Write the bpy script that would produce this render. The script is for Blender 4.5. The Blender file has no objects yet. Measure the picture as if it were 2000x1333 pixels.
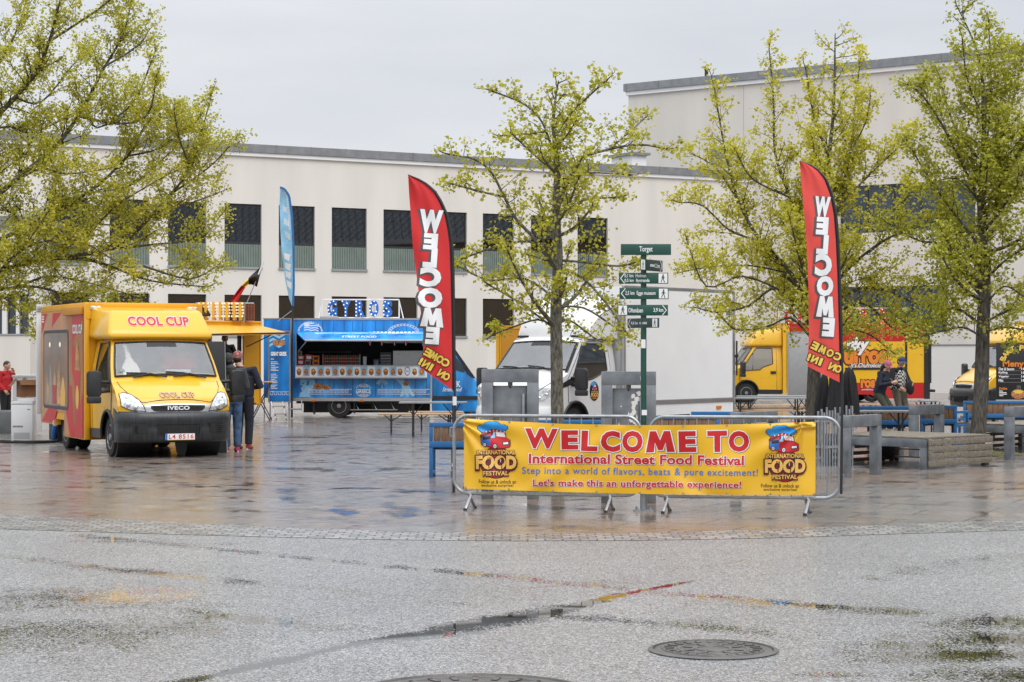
import bpy, bmesh, math, random
from mathutils import Vector, Matrix, noise
R = math.radians
sc = bpy.context.scene
col = sc.collection
# ------------------------------------------------------------ camera, sky, sun, exposure
F, H, YH = 3889.0, 1.83, 690.0          # focal length in photo pixels, eye height, horizon row (photo 2000x1333)
cam_d = bpy.data.cameras.new('camera'); cam = bpy.data.objects.new('camera', cam_d); col.objects.link(cam)
cam.location = (0, 0, H); cam.rotation_euler = (R(90), 0, 0)
cam_d.sensor_width = 36; cam_d.lens = F/2000*36; cam_d.shift_y = (YH-666.5)/2000
cam_d.clip_start = 0.1; cam_d.clip_end = 4000
sc.camera = cam
SUN_EL, SUN_AZ = 52, 150                # degrees; sun high behind the camera, veiled by cloud
w = bpy.data.worlds.new('World'); sc.world = w; w.use_nodes = True
nt = w.node_tree; nt.nodes.clear(); N = nt.nodes.new; L = nt.links.new
out = N('ShaderNodeOutputWorld'); bg = N('ShaderNodeBackground'); L(bg.outputs[0], out.inputs[0])
sky = N('ShaderNodeTexSky'); sky.sky_type = 'NISHITA'; sky.sun_disc = False
sky.sun_elevation = R(SUN_EL); sky.sun_rotation = R(SUN_AZ); sky.air_density = 1; sky.dust_density = 2
tc = N('ShaderNodeTexCoord'); sep = N('ShaderNodeSeparateXYZ'); L(tc.outputs['Generated'], sep.inputs[0])
ramp = N('ShaderNodeValToRGB'); L(sep.outputs[2], ramp.inputs[0])     # overcast sky: zenith brighter than horizon
cr = ramp.color_ramp; cr.elements[0].position = 0.0; cr.elements[0].color = (.80, .815, .84, 1)
cr.elements[1].position = 1.0; cr.elements[1].color = (2.35, 2.38, 2.46, 1)
e = cr.elements.new(.16); e.color = (.77, .79, .83, 1)
e = cr.elements.new(.40); e.color = (1.25, 1.27, 1.32, 1)
mp = N('ShaderNodeMapping'); mp.inputs['Scale'].default_value = (1.6, 1.6, 7); L(tc.outputs['Generated'], mp.inputs[0])
nz = N('ShaderNodeTexNoise'); nz.inputs['Scale'].default_value = 2.2; nz.inputs['Detail'].default_value = 5; nz.inputs['Roughness'].default_value = .5
L(mp.outputs[0], nz.inputs['Vector'])
cl = N('ShaderNodeValToRGB'); L(nz.outputs[0], cl.inputs[0])
cl.color_ramp.elements[0].position = .3; cl.color_ramp.elements[0].color = (.86, .885, .92, 1)
cl.color_ramp.elements[1].position = .7; cl.color_ramp.elements[1].color = (1.07, 1.065, 1.06, 1)
mul = N('ShaderNodeMixRGB'); mul.blend_type = 'MULTIPLY'; mul.inputs[0].default_value = 1
L(ramp.outputs[0], mul.inputs[1]); L(cl.outputs[0], mul.inputs[2])
sk = N('ShaderNodeMixRGB'); sk.blend_type = 'MULTIPLY'; sk.inputs[0].default_value = 1; sk.inputs[2].default_value = (.08, .08, .08, 1)
L(sky.outputs[0], sk.inputs[1])
mx = N('ShaderNodeMixRGB'); mx.inputs[0].default_value = .06; L(mul.outputs[0], mx.inputs[1]); L(sk.outputs[0], mx.inputs[2])
L(mx.outputs[0], bg.inputs[0]); bg.inputs[1].default_value = 1.0
sun_d = bpy.data.lights.new('sun', 'SUN'); sun_d.energy = 1.2; sun_d.angle = R(40); sun_d.color = (1, .96, .9)
sun = bpy.data.objects.new('sun', sun_d); col.objects.link(sun); sun.location = (0, 0, 30)
sun.rotation_euler = (R(90-SUN_EL), 0, R(30))
sc.view_settings.view_transform = 'Standard'; sc.view_settings.look = 'None'
sc.view_settings.exposure = 0.0; sc.view_settings.gamma = 1
sc.render.engine = 'CYCLES'
sc.cycles.use_denoising = True
sc.cycles.max_bounces = 8; sc.cycles.transparent_max_bounces = 16; sc.cycles.caustics_reflective = False; sc.cycles.caustics_refractive = False

# ------------------------------------------------------------ photo pixel -> world helpers
def at(px, py, Z):
    return Vector(((px-1000)/F*Z, Z, H-(py-YH)/F*Z))
def gnd(px, py):
    Z = F*H/(py-YH)
    return Vector(((px-1000)/F*Z, Z, 0))
class Plane:
    """vertical plane through point p with horizontal direction d: pixel -> (distance along d, height)"""
    def __init__(s, p, d):
        s.p = Vector((p[0], p[1])); s.d = Vector((d[0], d[1])).normalized()
    def __call__(s, px, py):
        a = (px-1000)/F
        u = (a*s.p.y-s.p.x)/(s.d.x-a*s.d.y)
        Z = s.p.y+u*s.d.y
        return u, H-(py-YH)/F*Z

# ------------------------------------------------------------ materials
M = {}
def mat(name, c, rough=.5, metal=0, var=.08, scale=6, bump=0, bscale=60, spec=.5, coat=0, c2=None, detail=4, emit=None, sheen=0, trans=0, stretch=None):
    m = bpy.data.materials.new(name); m.use_nodes = True
    t = m.node_tree; b = t.nodes['Principled BSDF']; n = t.nodes.new; l = t.links.new
    tc = n('ShaderNodeTexCoord'); vec = tc.outputs['Object']
    if stretch:
        mpn = n('ShaderNodeMapping'); mpn.inputs['Scale'].default_value = stretch; l(vec, mpn.inputs[0]); vec = mpn.outputs[0]
    nz = n('ShaderNodeTexNoise'); nz.inputs['Scale'].default_value = scale; nz.inputs['Detail'].default_value = detail
    l(vec, nz.inputs['Vector'])
    rp = n('ShaderNodeValToRGB'); l(nz.outputs[0], rp.inputs[0])
    rp.color_ramp.elements[0].position = .3; rp.color_ramp.elements[1].position = .7
    a = [max(0, x*(1-var)) for x in c]; z = [min(1, x*(1+var)) for x in (c2 or c)]
    rp.color_ramp.elements[0].color = (*a, 1); rp.color_ramp.elements[1].color = (*z, 1)
    l(rp.outputs[0], b.inputs['Base Color'])
    rr = n('ShaderNodeMapRange'); rr.inputs[3].default_value = max(0, rough-.08); rr.inputs[4].default_value = min(1, rough+.08)
    l(nz.outputs[0], rr.inputs[0]); l(rr.outputs[0], b.inputs['Roughness'])
    b.inputs['Metallic'].default_value = metal; b.inputs['Specular IOR Level'].default_value = spec
    b.inputs['Coat Weight'].default_value = coat; b.inputs['Coat Roughness'].default_value = .06
    if sheen: b.inputs['Sheen Weight'].default_value = sheen
    if emit: b.inputs['Emission Color'].default_value = (*emit[:3], 1); b.inputs['Emission Strength'].default_value = emit[3]
    if bump:
        n2 = n('ShaderNodeTexNoise'); n2.inputs['Scale'].default_value = bscale; n2.inputs['Detail'].default_value = 6
        l(vec, n2.inputs['Vector'])
        bp = n('ShaderNodeBump'); bp.inputs['Strength'].default_value = bump; bp.inputs['Distance'].default_value = .02
        l(n2.outputs[0], bp.inputs['Height']); l(bp.outputs[0], b.inputs['Normal'])
    M[name] = m
    return m
def glass(name, tint, refl, mist, mistc=(.5, .52, .53)):
    """window glass: partly see-through, partly mirror, a little misted"""
    m = bpy.data.materials.new(name); m.use_nodes = True
    t = m.node_tree; t.nodes.clear(); n = t.nodes.new; l = t.links.new
    o = n('ShaderNodeOutputMaterial'); tr = n('ShaderNodeBsdfTransparent'); tr.inputs[0].default_value = (*tint, 1)
    gl = n('ShaderNodeBsdfGlossy'); gl.inputs['Roughness'].default_value = .02
    df = n('ShaderNodeBsdfDiffuse'); df.inputs[0].default_value = (*mistc, 1)
    tc = n('ShaderNodeTexCoord'); nz = n('ShaderNodeTexNoise'); nz.inputs['Scale'].default_value = 4; l(tc.outputs['Object'], nz.inputs['Vector'])
    mr = n('ShaderNodeMapRange'); mr.inputs[3].default_value = mist*.6; mr.inputs[4].default_value = mist*1.4; l(nz.outputs[0], mr.inputs[0])
    m1 = n('ShaderNodeMixShader'); l(mr.outputs[0], m1.inputs[0]); l(tr.outputs[0], m1.inputs[1]); l(df.outputs[0], m1.inputs[2])
    lw = n('ShaderNodeFresnel'); lw.inputs[0].default_value = 1.5
    ad = n('ShaderNodeMath'); ad.operation = 'ADD'; ad.use_clamp = True; ad.inputs[1].default_value = refl; l(lw.outputs[0], ad.inputs[0])
    m2 = n('ShaderNodeMixShader'); l(ad.outputs[0], m2.inputs[0]); l(m1.outputs[0], m2.inputs[1]); l(gl.outputs[0], m2.inputs[2])
    l(m2.outputs[0], o.inputs[0]); M[name] = m
    return m
def leafmat(name, c, c2):
    m = bpy.data.materials.new(name); m.use_nodes = True
    t = m.node_tree; t.nodes.clear(); n = t.nodes.new; l = t.links.new
    o = n('ShaderNodeOutputMaterial'); df = n('ShaderNodeBsdfDiffuse'); ts = n('ShaderNodeBsdfTranslucent'); gl = n('ShaderNodeBsdfGlossy'); gl.inputs['Roughness'].default_value = .45
    at_ = n('ShaderNodeAttribute'); at_.attribute_name = 'tone'
    mxc = n('ShaderNodeMixRGB'); mxc.inputs[1].default_value = (*c, 1); mxc.inputs[2].default_value = (*c2, 1); l(at_.outputs['Fac'], mxc.inputs[0])
    l(mxc.outputs[0], df.inputs[0]); l(mxc.outputs[0], ts.inputs[0])
    m1 = n('ShaderNodeMixShader'); m1.inputs[0].default_value = .5; l(df.outputs[0], m1.inputs[1]); l(ts.outputs[0], m1.inputs[2])
    m2 = n('ShaderNodeMixShader'); m2.inputs[0].default_value = .05; l(m1.outputs[0], m2.inputs[1]); l(gl.outputs[0], m2.inputs[2])
    l(m2.outputs[0], o.inputs[0]); M[name] = m

mat('white_paint', (.74, .75, .76), .3, coat=.3, var=.03, scale=2)
mat('white_panel', (.84, .845, .85), .35, var=.03, scale=1.2)
mat('white_print', (.82, .82, .82), .5, var=.02)
mat('yellow_paint', (.78, .44, .018), .28, coat=.5, var=.04, scale=1.5)
mat('yellow_box', (.72, .36, .012), .4, var=.06, scale=1.3)
mat('orange_red_print', (.40, .115, .015), .35, var=.18, scale=1.4, c2=(.50, .19, .02), coat=.3)
mat('orange_box', (.55, .24, .012), .45, var=.08, scale=1.5)
mat('yellow_vinyl', (.80, .46, .012), .30, var=.03, scale=2, coat=.4)
mat('yellow_print', (.80, .55, .08), .5, var=.03)
mat('gold_print', (.78, .45, .10), .5, var=.06)
mat('red_print', (.55, .014, .018), .42, var=.05, scale=3)
mat('red_paint', (.48, .012, .012), .4, var=.06, scale=2)
mat('red_cloth', (.60, .024, .026), .75, var=.06, scale=3, bump=.08, bscale=14)
mat('faded_red_cloth', (.70, .07, .055), .75, var=.06, scale=3, bump=.08, bscale=14)
mat('dark_red_print', (.10, .006, .006), .5)
mat('blue_print', (.03, .16, .55), .5, var=.05)
mat('sky_blue_print', (.015, .20, .62), .4, var=.25, scale=2.2, c2=(.03, .36, .85))
mat('pale_blue_print', (.28, .58, .82), .4, var=.12, scale=6)
mat('deep_blue_print', (.008, .11, .38), .4, var=.35, scale=2.5, c2=(.012, .24, .66))
mat('blue_paint', (.02, .14, .36), .45, var=.1, scale=4)
mat('orange_print', (.75, .22, .02), .5, var=.06)
mat('food_brown', (.10, .03, .012), .6, var=.5, scale=30, c2=(.34, .13, .04))
mat('food_red', (.28, .06, .03), .6, var=.5, scale=26, c2=(.5, .22, .08))
mat('black_plastic', (.018, .019, .021), .42, var=.2, scale=5, bump=.03, bscale=300)
mat('bumper_plastic', (.028, .031, .035), .32, var=.4, scale=7, stretch=(1, 6, .6))
mat('black_print', (.012, .012, .013), .5, var=.05)
mat('grey_shadow_print', (.09, .08, .085), .6, var=.05)
mat('rubber', (.016, .016, .017), .7, var=.2, scale=20, bump=.1, bscale=80)
mat('rim_steel', (.34, .35, .36), .35, metal=.75, var=.2, scale=14)
mat('rim_dark', (.05, .05, .055), .5, metal=.4, var=.2)
mat('galvanised', (.36, .38, .40), .38, metal=.75, var=.16, scale=14)
mat('weathered_steel', (.135, .155, .175), .5, metal=.25, var=.22, scale=4, c2=(.20, .22, .24), bump=.05)
mat('concrete_grey', (.20, .21, .21), .7, var=.25, scale=3, bump=.15, bscale=40)
mat('aluminium', (.50, .51, .53), .32, metal=.85, var=.06, scale=4)
mat('chrome', (.75, .76, .78), .12, metal=1, var=.04)
mat('silver_trim', (.55, .56, .57), .28, metal=.7, var=.04)
mat('lamp_clear', (.60, .62, .64), .1, metal=.45, var=.45, scale=22, coat=1)
mat('lamp_amber', (.75, .20, .01), .2, coat=.5)
mat('lamp_red', (.5, .02, .01), .2, coat=.5)
mat('sign_green', (.006, .065, .045), .4, var=.12, scale=5, coat=.2)
mat('sign_dark', (.02, .05, .042), .4, var=.15, scale=5)
mat('dark_fabric', (.010, .010, .012), .8, var=.4, scale=8, bump=.25, bscale=18)
mat('wood_slat', (.20, .115, .065), .6, var=.35, scale=5, stretch=(12, 12, 1.2), bump=.1)
mat('wood_light', (.52, .34, .20), .5, var=.15, scale=4, stretch=(1, 14, 14))
mat('wood_grey', (.12, .105, .085), .6, var=.4, scale=4, stretch=(1.5, 12, 14), c2=(.215, .185, .145), bump=.15)
mat('table_grey', (.26, .27, .28), .35, var=.12, scale=3)
mat('cardboard', (.23, .105, .045), .8, var=.15, scale=5)
mat('dark_interior', (.04, .042, .045), .7, var=.3)
mat('grey_interior', (.16, .165, .17), .7, var=.15)
mat('steel_counter', (.42, .43, .44), .3, metal=.7, var=.08)
mat('skin', (.50, .29, .20), .5, var=.06, scale=30)
mat('skin_dark', (.16, .08, .05), .5, var=.06, scale=30)
mat('hair_black', (.010, .009, .009), .55, var=.3, scale=40)
mat('cloth_grey', (.045, .047, .05), .85, var=.3, scale=14, bump=.3, bscale=30)
mat('cloth_navy', (.014, .017, .032), .85, var=.3, scale=14, bump=.25, bscale=25)
mat('cloth_black', (.012, .012, .014), .85, var=.3, scale=14, bump=.25, bscale=25)
mat('cloth_red', (.42, .012, .018), .8, var=.15, scale=12, bump=.25, bscale=25)
mat('denim', (.035, .075, .16), .85, var=.45, scale=9, c2=(.06, .12, .23), bump=.2, bscale=40)
mat('cloth_olive', (.045, .05, .03), .85, var=.25, scale=12, bump=.2, bscale=25)
mat('cloth_brown', (.10, .085, .06), .85, var=.25, scale=12, bump=.2, bscale=25)
mat('cloth_pink', (.42, .10, .17), .8, var=.2, scale=20)
mat('shoe_pink', (.45, .04, .12), .6)
mat('shoe_red', (.30, .05, .04), .6)
mat('bulb_warm', (.9, .85, .7), .3, emit=(1, .9, .65, .35))
mat('bulb_white', (.9, .9, .9), .3, emit=(1, .97, .92, .35))
mat('bark', (.055, .048, .040), .85, var=.45, scale=9, c2=(.10, .09, .075), bump=.6, bscale=22, stretch=(3, 3, .8))
mat('lichen_bark', (.075, .068, .055), .85, var=.55, scale=14, c2=(.15, .14, .11), bump=.6, bscale=24, stretch=(2.5, 2.5, .9))
mat('twig', (.045, .030, .022), .8, var=.3, scale=12)
mat('plaster', (.72, .69, .64), .85, var=.045, scale=.9, stretch=(1, 1, .16), c2=(.74, .71, .66), bump=.04, bscale=120)
mat('plaster_beige', (.68, .645, .59), .85, var=.045, scale=.8, stretch=(1, 1, .16), c2=(.70, .665, .61), bump=.04, bscale=120)
mat('plaster_white', (.74, .73, .70), .85, var=.03, scale=.4, bump=.04, bscale=120)
mat('roof_metal', (.26, .27, .28), .45, metal=.4, var=.15, scale=3, bump=.08, bscale=8)
mat('frame_dark', (.03, .034, .036), .45, var=.1)
mat('sill_metal', (.35, .36, .37), .5, metal=.3, var=.05)
leafmat('lime_leaf', (.36, .36, .022), (.66, .62, .06))
leafmat('pale_lime_leaf', (.42, .41, .025), (.74, .68, .07))
leafmat('deep_lime_leaf', (.29, .31, .02), (.60, .58, .05))
glass('windscreen_glass', (.80, .84, .85), .10, .26, (.42, .45, .47))
glass('clear_pane', (.75, .78, .78), .06, .10)
glass('dark_pane', (.34, .37, .38), .17, .012, (.3, .33, .35))

# ------------------------------------------------------------ mesh builder
_txt = {}
def text2d(s, offset=0., spacing=1., res=3):
    """outline text as flat triangles; returns verts, faces and the un-thickened bounds"""
    k = (s, round(offset, 4), spacing, res)
    if s == 'M' and k not in _txt:      # splayed M drawn by hand, thickened by moving every edge outwards
        from mathutils.geometry import tessellate_polygon
        P = [(0, 0), (.12, .72), (.27, .72), (.40, .36), (.53, .72), (.68, .72), (.80, 0), (.61, 0), (.565, .38), (.45, .07), (.35, .07), (.235, .38), (.19, 0)]
        o = []; n = len(P); d = offset-.03
        for i in range(n):
            a, b, c = Vector(P[i-1]), Vector(P[i]), Vector(P[(i+1) % n]); e1, e2 = (b-a).normalized(), (c-b).normalized()
            n1, n2 = Vector((-e1.y, e1.x)), Vector((-e2.y, e2.x)); mt = (n1+n2).normalized(); o.append(tuple(b+mt*d/max(.45, mt.dot(n1))))
        _txt[k] = (o, [tuple(t) for t in tessellate_polygon([[Vector((*p, 0)) for p in o]])])
    if k not in _txt:
        cu = bpy.data.curves.new('lettering_curve', 'FONT'); cu.body = s; cu.resolution_u = res; cu.space_character = spacing
        cu.fill_mode = 'FRONT'; cu.offset = offset
        o = bpy.data.objects.new('lettering_curve', cu); m = o.to_mesh()
        vs = [(v.co.x, v.co.y) for v in m.vertices]; fs = [tuple(p.vertices) for p in m.polygons]
        o.to_mesh_clear(); bpy.data.objects.remove(o); bpy.data.curves.remove(cu)
        _txt[k] = (vs, fs)
    return _txt[k]
class MB:
    def __init__(s, cut=None): s.v = []; s.f = []; s.m = []; s.mats = []; s.X = None; s.cut = cut
    def cut2(s, pts, fs):
        """slice a flat drawing into small cells so it can follow a curved cloth"""
        if not s.cut: return pts, fs
        bm = bmesh.new(); vv = [bm.verts.new((p[0], p[1], 0)) for p in pts]
        for f in fs:
            try: bm.faces.new([vv[i] for i in f])
            except ValueError: pass
        for ax, st in ((0, s.cut[0]), (1, s.cut[1])):
            a, b = min(p[ax] for p in pts), max(p[ax] for p in pts); x = math.floor(a/st+1)*st
            while x < b:
                co = [0, 0, 0]; no = [0, 0, 0]; co[ax] = x; no[ax] = 1
                bmesh.ops.bisect_plane(bm, geom=bm.verts[:]+bm.edges[:]+bm.faces[:], plane_co=co, plane_no=no); x += st
        bm.verts.index_update(); o = [(v.co.x, v.co.y) for v in bm.verts], [tuple(v.index for v in f.verts) for f in bm.faces]
        bm.free(); return o
    def mi(s, m):
        m = M[m] if isinstance(m, str) else m
        if m not in s.mats: s.mats.append(m)
        return s.mats.index(m)
    def add(s, vs, fs, m):
        b = len(s.v); i = s.mi(m)
        if s.X is not None: vs = [s.X @ Vector(v) for v in vs]
        s.v += [tuple(v) for v in vs]; s.f += [tuple(b+k for k in f) for f in fs]; s.m += [i]*len(fs)
        return s
    def box(s, c, d, m, rz=0, ry=0, rx=0):
        Q = Matrix.Translation(c) @ Matrix.Rotation(rz, 4, 'Z') @ Matrix.Rotation(ry, 4, 'Y') @ Matrix.Rotation(rx, 4, 'X')
        vs = [Q @ Vector((x*d[0]/2, y*d[1]/2, z*d[2]/2)) for x in (-1, 1) for y in (-1, 1) for z in (-1, 1)]
        return s.add(vs, [(0, 1, 3, 2), (4, 6, 7, 5), (0, 4, 5, 1), (2, 3, 7, 6), (0, 2, 6, 4), (1, 5, 7, 3)], m)
    def b2(s, x0, x1, y0, y1, z0, z1, m):
        return s.box(((x0+x1)/2, (y0+y1)/2, (z0+z1)/2), (abs(x1-x0), abs(y1-y0), abs(z1-z0)), m)
    def prism(s, poly, a0, a1, axis, m):
        n = len(poly)
        def P(p, a):
            return (a, p[0], p[1]) if axis == 'x' else (p[0], a, p[1]) if axis == 'y' else (p[0], p[1], a)
        vs = [P(p, a0) for p in poly]+[P(p, a1) for p in poly]
        fs = [tuple(range(n)), tuple(range(2*n-1, n-1, -1))]+[(i, (i+1) % n, n+(i+1) % n, n+i) for i in range(n)]
        return s.add(vs, fs, m)
    def cyl(s, p0, p1, r0, m, r1=None, n=12):
        return s.tube([p0, p1], [r0, r0 if r1 is None else r1], m, n)
    def tube(s, pts, r, m, n=8, caps=True):
        pts = [Vector(p) for p in pts]; k = len(pts)
        rs = list(r) if isinstance(r, (list, tuple)) else [r]*k
        vs = []; up = None
        for i, p in enumerate(pts):
            t = (pts[min(i+1, k-1)]-pts[max(i-1, 0)])
            t = t.normalized() if t.length > 1e-9 else Vector((0, 0, 1))
            if up is None:
                a = Vector((0, 0, 1)) if abs(t.z) < .9 else Vector((1, 0, 0)); up = (a-t*a.dot(t)).normalized()
            else:
                up = up-t*up.dot(t); up = up.normalized() if up.length > 1e-6 else t.orthogonal().normalized()
            w_ = t.cross(up)
            for j in range(n):
                a = 2*math.pi*j/n; vs.append(p+(up*math.cos(a)+w_*math.sin(a))*rs[i])
        fs = [(i*n+j, i*n+(j+1) % n, (i+1)*n+(j+1) % n, (i+1)*n+j) for i in range(k-1) for j in range(n)]
        if caps: fs += [tuple(range(n-1, -1, -1)), tuple((k-1)*n+j for j in range(n))]
        return s.add(vs, fs, m)
    def lathe(s, prof, c, axis, m, n=24):
        """prof: (radius, position along axis)"""
        vs = []; k = len(prof); c = Vector(c)
        for r, h in prof:
            for j in range(n):
                a = 2*math.pi*j/n; x, y = r*math.cos(a), r*math.sin(a)
                vs.append(c+(Vector((x, y, h)) if axis == 'z' else Vector((x, h, y)) if axis == 'y' else Vector((h, x, y))))
        fs = [(i*n+j, i*n+(j+1) % n, (i+1)*n+(j+1) % n, (i+1)*n+j) for i in range(k-1) for j in range(n)]
        fs += [tuple(range(n-1, -1, -1)), tuple((k-1)*n+j for j in range(n))]
        return s.add(vs, fs, m)
    def grid(s, fn, nu, nv, m, skip=None):
        vs = [fn(i/nu, j/nv) for i in range(nu+1) for j in range(nv+1)]
        fs = [(i*(nv+1)+j, (i+1)*(nv+1)+j, (i+1)*(nv+1)+j+1, i*(nv+1)+j+1) for i in range(nu) for j in range(nv) if not (skip and skip((i+.5)/nu, (j+.5)/nv))]
        return s.add(vs, fs, m)
    def ball(s, c, r, m, n=12, k=8, fn=None):
        r = (r, r, r) if isinstance(r, (int, float)) else r; c = Vector(c); vs = []
        for i in range(k+1):
            th = math.pi*i/k
            for j in range(n):
                ph = 2*math.pi*j/n
                d = Vector((math.sin(th)*math.cos(ph), math.sin(th)*math.sin(ph), math.cos(th)))
                p = Vector((d.x*r[0], d.y*r[1], d.z*r[2]))
                if fn: p = fn(p)
                vs.append(c+p)
        return s.add(vs, [(i*n+j, (i+1)*n+j, (i+1)*n+(j+1) % n, i*n+(j+1) % n) for i in range(k) for j in range(n)], m)
    def flat(s, poly, fn, m, lay=0):
        """flat drawing: 2D polygon triangulated and mapped by fn(u, v, layer) -> 3D"""
        from mathutils.geometry import tessellate_polygon
        tri = tessellate_polygon([[Vector((p[0], p[1], 0)) for p in poly]])
        poly, tri = s.cut2(poly, [tuple(t) for t in tri])
        return s.add([fn(p[0], p[1], lay) for p in poly], tri, m)
    def text(s, t, rect, fn, m, off=0., lay=0, spacing=1., rot=0, mirror=False, shear=0, warp=None, res=3, fit=True, base=None):
        """text fitted in rect (u0, v0, u1, v1) of a 2D drawing mapped by fn"""
        vb, _ = text2d(t, base or 0., spacing, res); vs, fs = text2d(t, off, spacing, res)
        xs = [v[0] for v in vb]; ys = [v[1] for v in vb]
        x0, x1, y0, y1 = min(xs), max(xs), min(ys), max(ys); cx, cy = (x0+x1)/2, (y0+y1)/2
        su = (rect[2]-rect[0])/(x1-x0); sv = (rect[3]-rect[1])/(y1-y0)
        if not fit: su = sv
        rc, rs_ = math.cos(rot), math.sin(rot); mu, mv = (rect[0]+rect[2])/2, (rect[1]+rect[3])/2
        o = []
        for x, y in vs:
            a, b = (x-cx)*su, (y-cy)*sv
            a += shear*b
            if mirror: a = -a
            if warp: a, b = warp(a, b)
            o.append((mu+a*rc-b*rs_, mv+a*rs_+b*rc))
        o, fs = s.cut2(o, fs)
        return s.add([fn(u, v, lay) for u, v in o], fs, m)
    def build(s, name, parent=None, smooth=True, bevel=0, ang=35, recalc=True, label=None, **tags):
        me = bpy.data.meshes.new(name); me.from_pydata(s.v, [], s.f); me.validate()
        for m in s.mats: me.materials.append(m)
        if len(me.polygons) == len(s.m): me.polygons.foreach_set('material_index', s.m)
        if recalc or bevel:
            bm = bmesh.new(); bm.from_mesh(me)
            if bevel:
                bmesh.ops.remove_doubles(bm, verts=bm.verts, dist=1e-5)
            bmesh.ops.recalc_face_normals(bm, faces=bm.faces)
            if bevel:
                es = [e for e in bm.edges if len(e.link_faces) == 2 and e.calc_face_angle(0) > R(30)]
                bmesh.ops.bevel(bm, geom=es, offset=bevel, segments=2, profile=.5, affect='EDGES', clamp_overlap=True)
            bm.to_mesh(me); bm.free()
        if smooth:
            me.polygons.foreach_set('use_smooth', [True]*len(me.polygons)); me.set_sharp_from_angle(angle=R(ang))
        me.update()
        o = bpy.data.objects.new(name, me); col.objects.link(o)
        if parent: o.parent = parent
        if label: o['label'] = label
        for k, v in tags.items(): o[k] = v
        return o
def thing(name, label, cat, loc=(0, 0, 0), rz=0, group=None):
    o = bpy.data.objects.new(name, None); col.objects.link(o); o.location = loc; o.rotation_euler = (0, 0, rz)
    o.empty_display_size = .2
    o['label'] = label; o['category'] = cat
    if group: o['group'] = group
    return o
def tag(o, label, cat, group=None):
    o['label'] = label; o['category'] = cat
    if group: o['group'] = group
    return o
def dup(root, loc, rz, label=None):
    def cp(o, par):
        c = o.copy(); col.objects.link(c)
        if par: c.parent = par
        for ch in o.children: cp(ch, c)
        return c
    r = cp(root, None); r.location = loc; r.rotation_euler = (0, 0, rz)
    if label: r['label'] = label
    return r
def rrect(u0, v0, u1, v1, r, n=5):
    o = []
    for cx, cy, a0 in ((u1-r, v1-r, 0), (u0+r, v1-r, 90), (u0+r, v0+r, 180), (u1-r, v0+r, 270)):
        for k in range(n+1):
            a = R(a0+90*k/n); o.append((cx+r*math.cos(a), cy+r*math.sin(a)))
    return o
def ellipse(cu, cv, a, b, n=28): return [(cu+a*math.cos(2*math.pi*k/n), cv+b*math.sin(2*math.pi*k/n)) for k in range(n)]
def lerp(a, b, t): return a+(b-a)*t
def interp(tab, x):
    if x <= tab[0][0]: return tab[0][1]
    for (x0, y0), (x1, y1) in zip(tab, tab[1:]):
        if x <= x1: return y0+(y1-y0)*(x-x0)/(x1-x0)
    return tab[-1][1]
# ============================================================ THE SETTING
def gmat_base(name):
    m = bpy.data.materials.new(name); m.use_nodes = True; t = m.node_tree
    return m, t, t.nodes['Principled BSDF'], t.nodes.new, t.links.new
def nnoise(n, l, vec, scale, detail=4, rough=.5):
    z = n('ShaderNodeTexNoise'); z.inputs['Scale'].default_value = scale; z.inputs['Detail'].default_value = detail; z.inputs['Roughness'].default_value = rough
    l(vec, z.inputs['Vector']); return z.outputs[0]
def nramp(n, l, fac, *els):
    r = n('ShaderNodeValToRGB'); l(fac, r.inputs[0]); c = r.color_ramp
    for i, (p, q) in enumerate(els):
        q = (q, q, q, 1) if isinstance(q, (int, float)) else (*q, 1)
        if i < 2: c.elements[i].position = p; c.elements[i].color = q
        else: e = c.elements.new(p); e.color = q
    return r.outputs[0]
def nmath(n, l, op, a, b=None, clamp=False):
    q = n('ShaderNodeMath'); q.operation = op; q.use_clamp = clamp
    for i, x in enumerate((a, b)):
        if x is None: continue
        if isinstance(x, (int, float)): q.inputs[i].default_value = x
        else: l(x, q.inputs[i])
    return q.outputs[0]
def nmix(n, l, fac, a, b, blend='MIX'):
    q = n('ShaderNodeMixRGB'); q.blend_type = blend
    for i, x in enumerate((fac, a, b)):
        if isinstance(x, (int, float)): q.inputs[i].default_value = x
        elif isinstance(x, tuple): q.inputs[i].default_value = (*x, 1)
        else: l(x, q.inputs[i])
    return q.outputs[0]
def nmap(n, l, vec, scale=(1, 1, 1), rot=0, loc=(0, 0, 0)):
    q = n('ShaderNodeMapping'); q.inputs['Scale'].default_value = scale; q.inputs['Rotation'].default_value = (0, 0, rot); q.inputs['Location'].default_value = loc
    l(vec, q.inputs[0]); return q.outputs[0]

# wet coarse asphalt: bright wet stone grains, water standing where the 'wet' attribute is high
m, t, b, n, l = gmat_base('wet_asphalt')
v = n('ShaderNodeTexCoord').outputs['Object']
vo = n('ShaderNodeTexVoronoi'); vo.inputs['Scale'].default_value = 92; l(v, vo.inputs['Vector'])
grain = vo.outputs['Distance']
gcol = n('ShaderNodeSeparateColor'); l(vo.outputs['Color'], gcol.inputs[0])
base = nramp(n, l, gcol.outputs[0], (0, .08), (1., .50), (.35, .18), (.75, .33))
big = nnoise(n, l, v, .55, 5)
base = nmix(n, l, 1, base, nramp(n, l, big, (.3, .85), (.7, 1.05)), 'MULTIPLY')
wat = n('ShaderNodeAttribute'); wat.attribute_name = 'wet'
fine = nnoise(n, l, v, 26, 3, .6); mid = nnoise(n, l, nmap(n, l, v, (1, .55, 1)), 3.5, 5, .62)
lvl = nmath(n, l, 'SUBTRACT', wat.outputs['Fac'], nmath(n, l, 'MULTIPLY', nmath(n, l, 'SUBTRACT', gcol.outputs[1], .5), .62))
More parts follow.
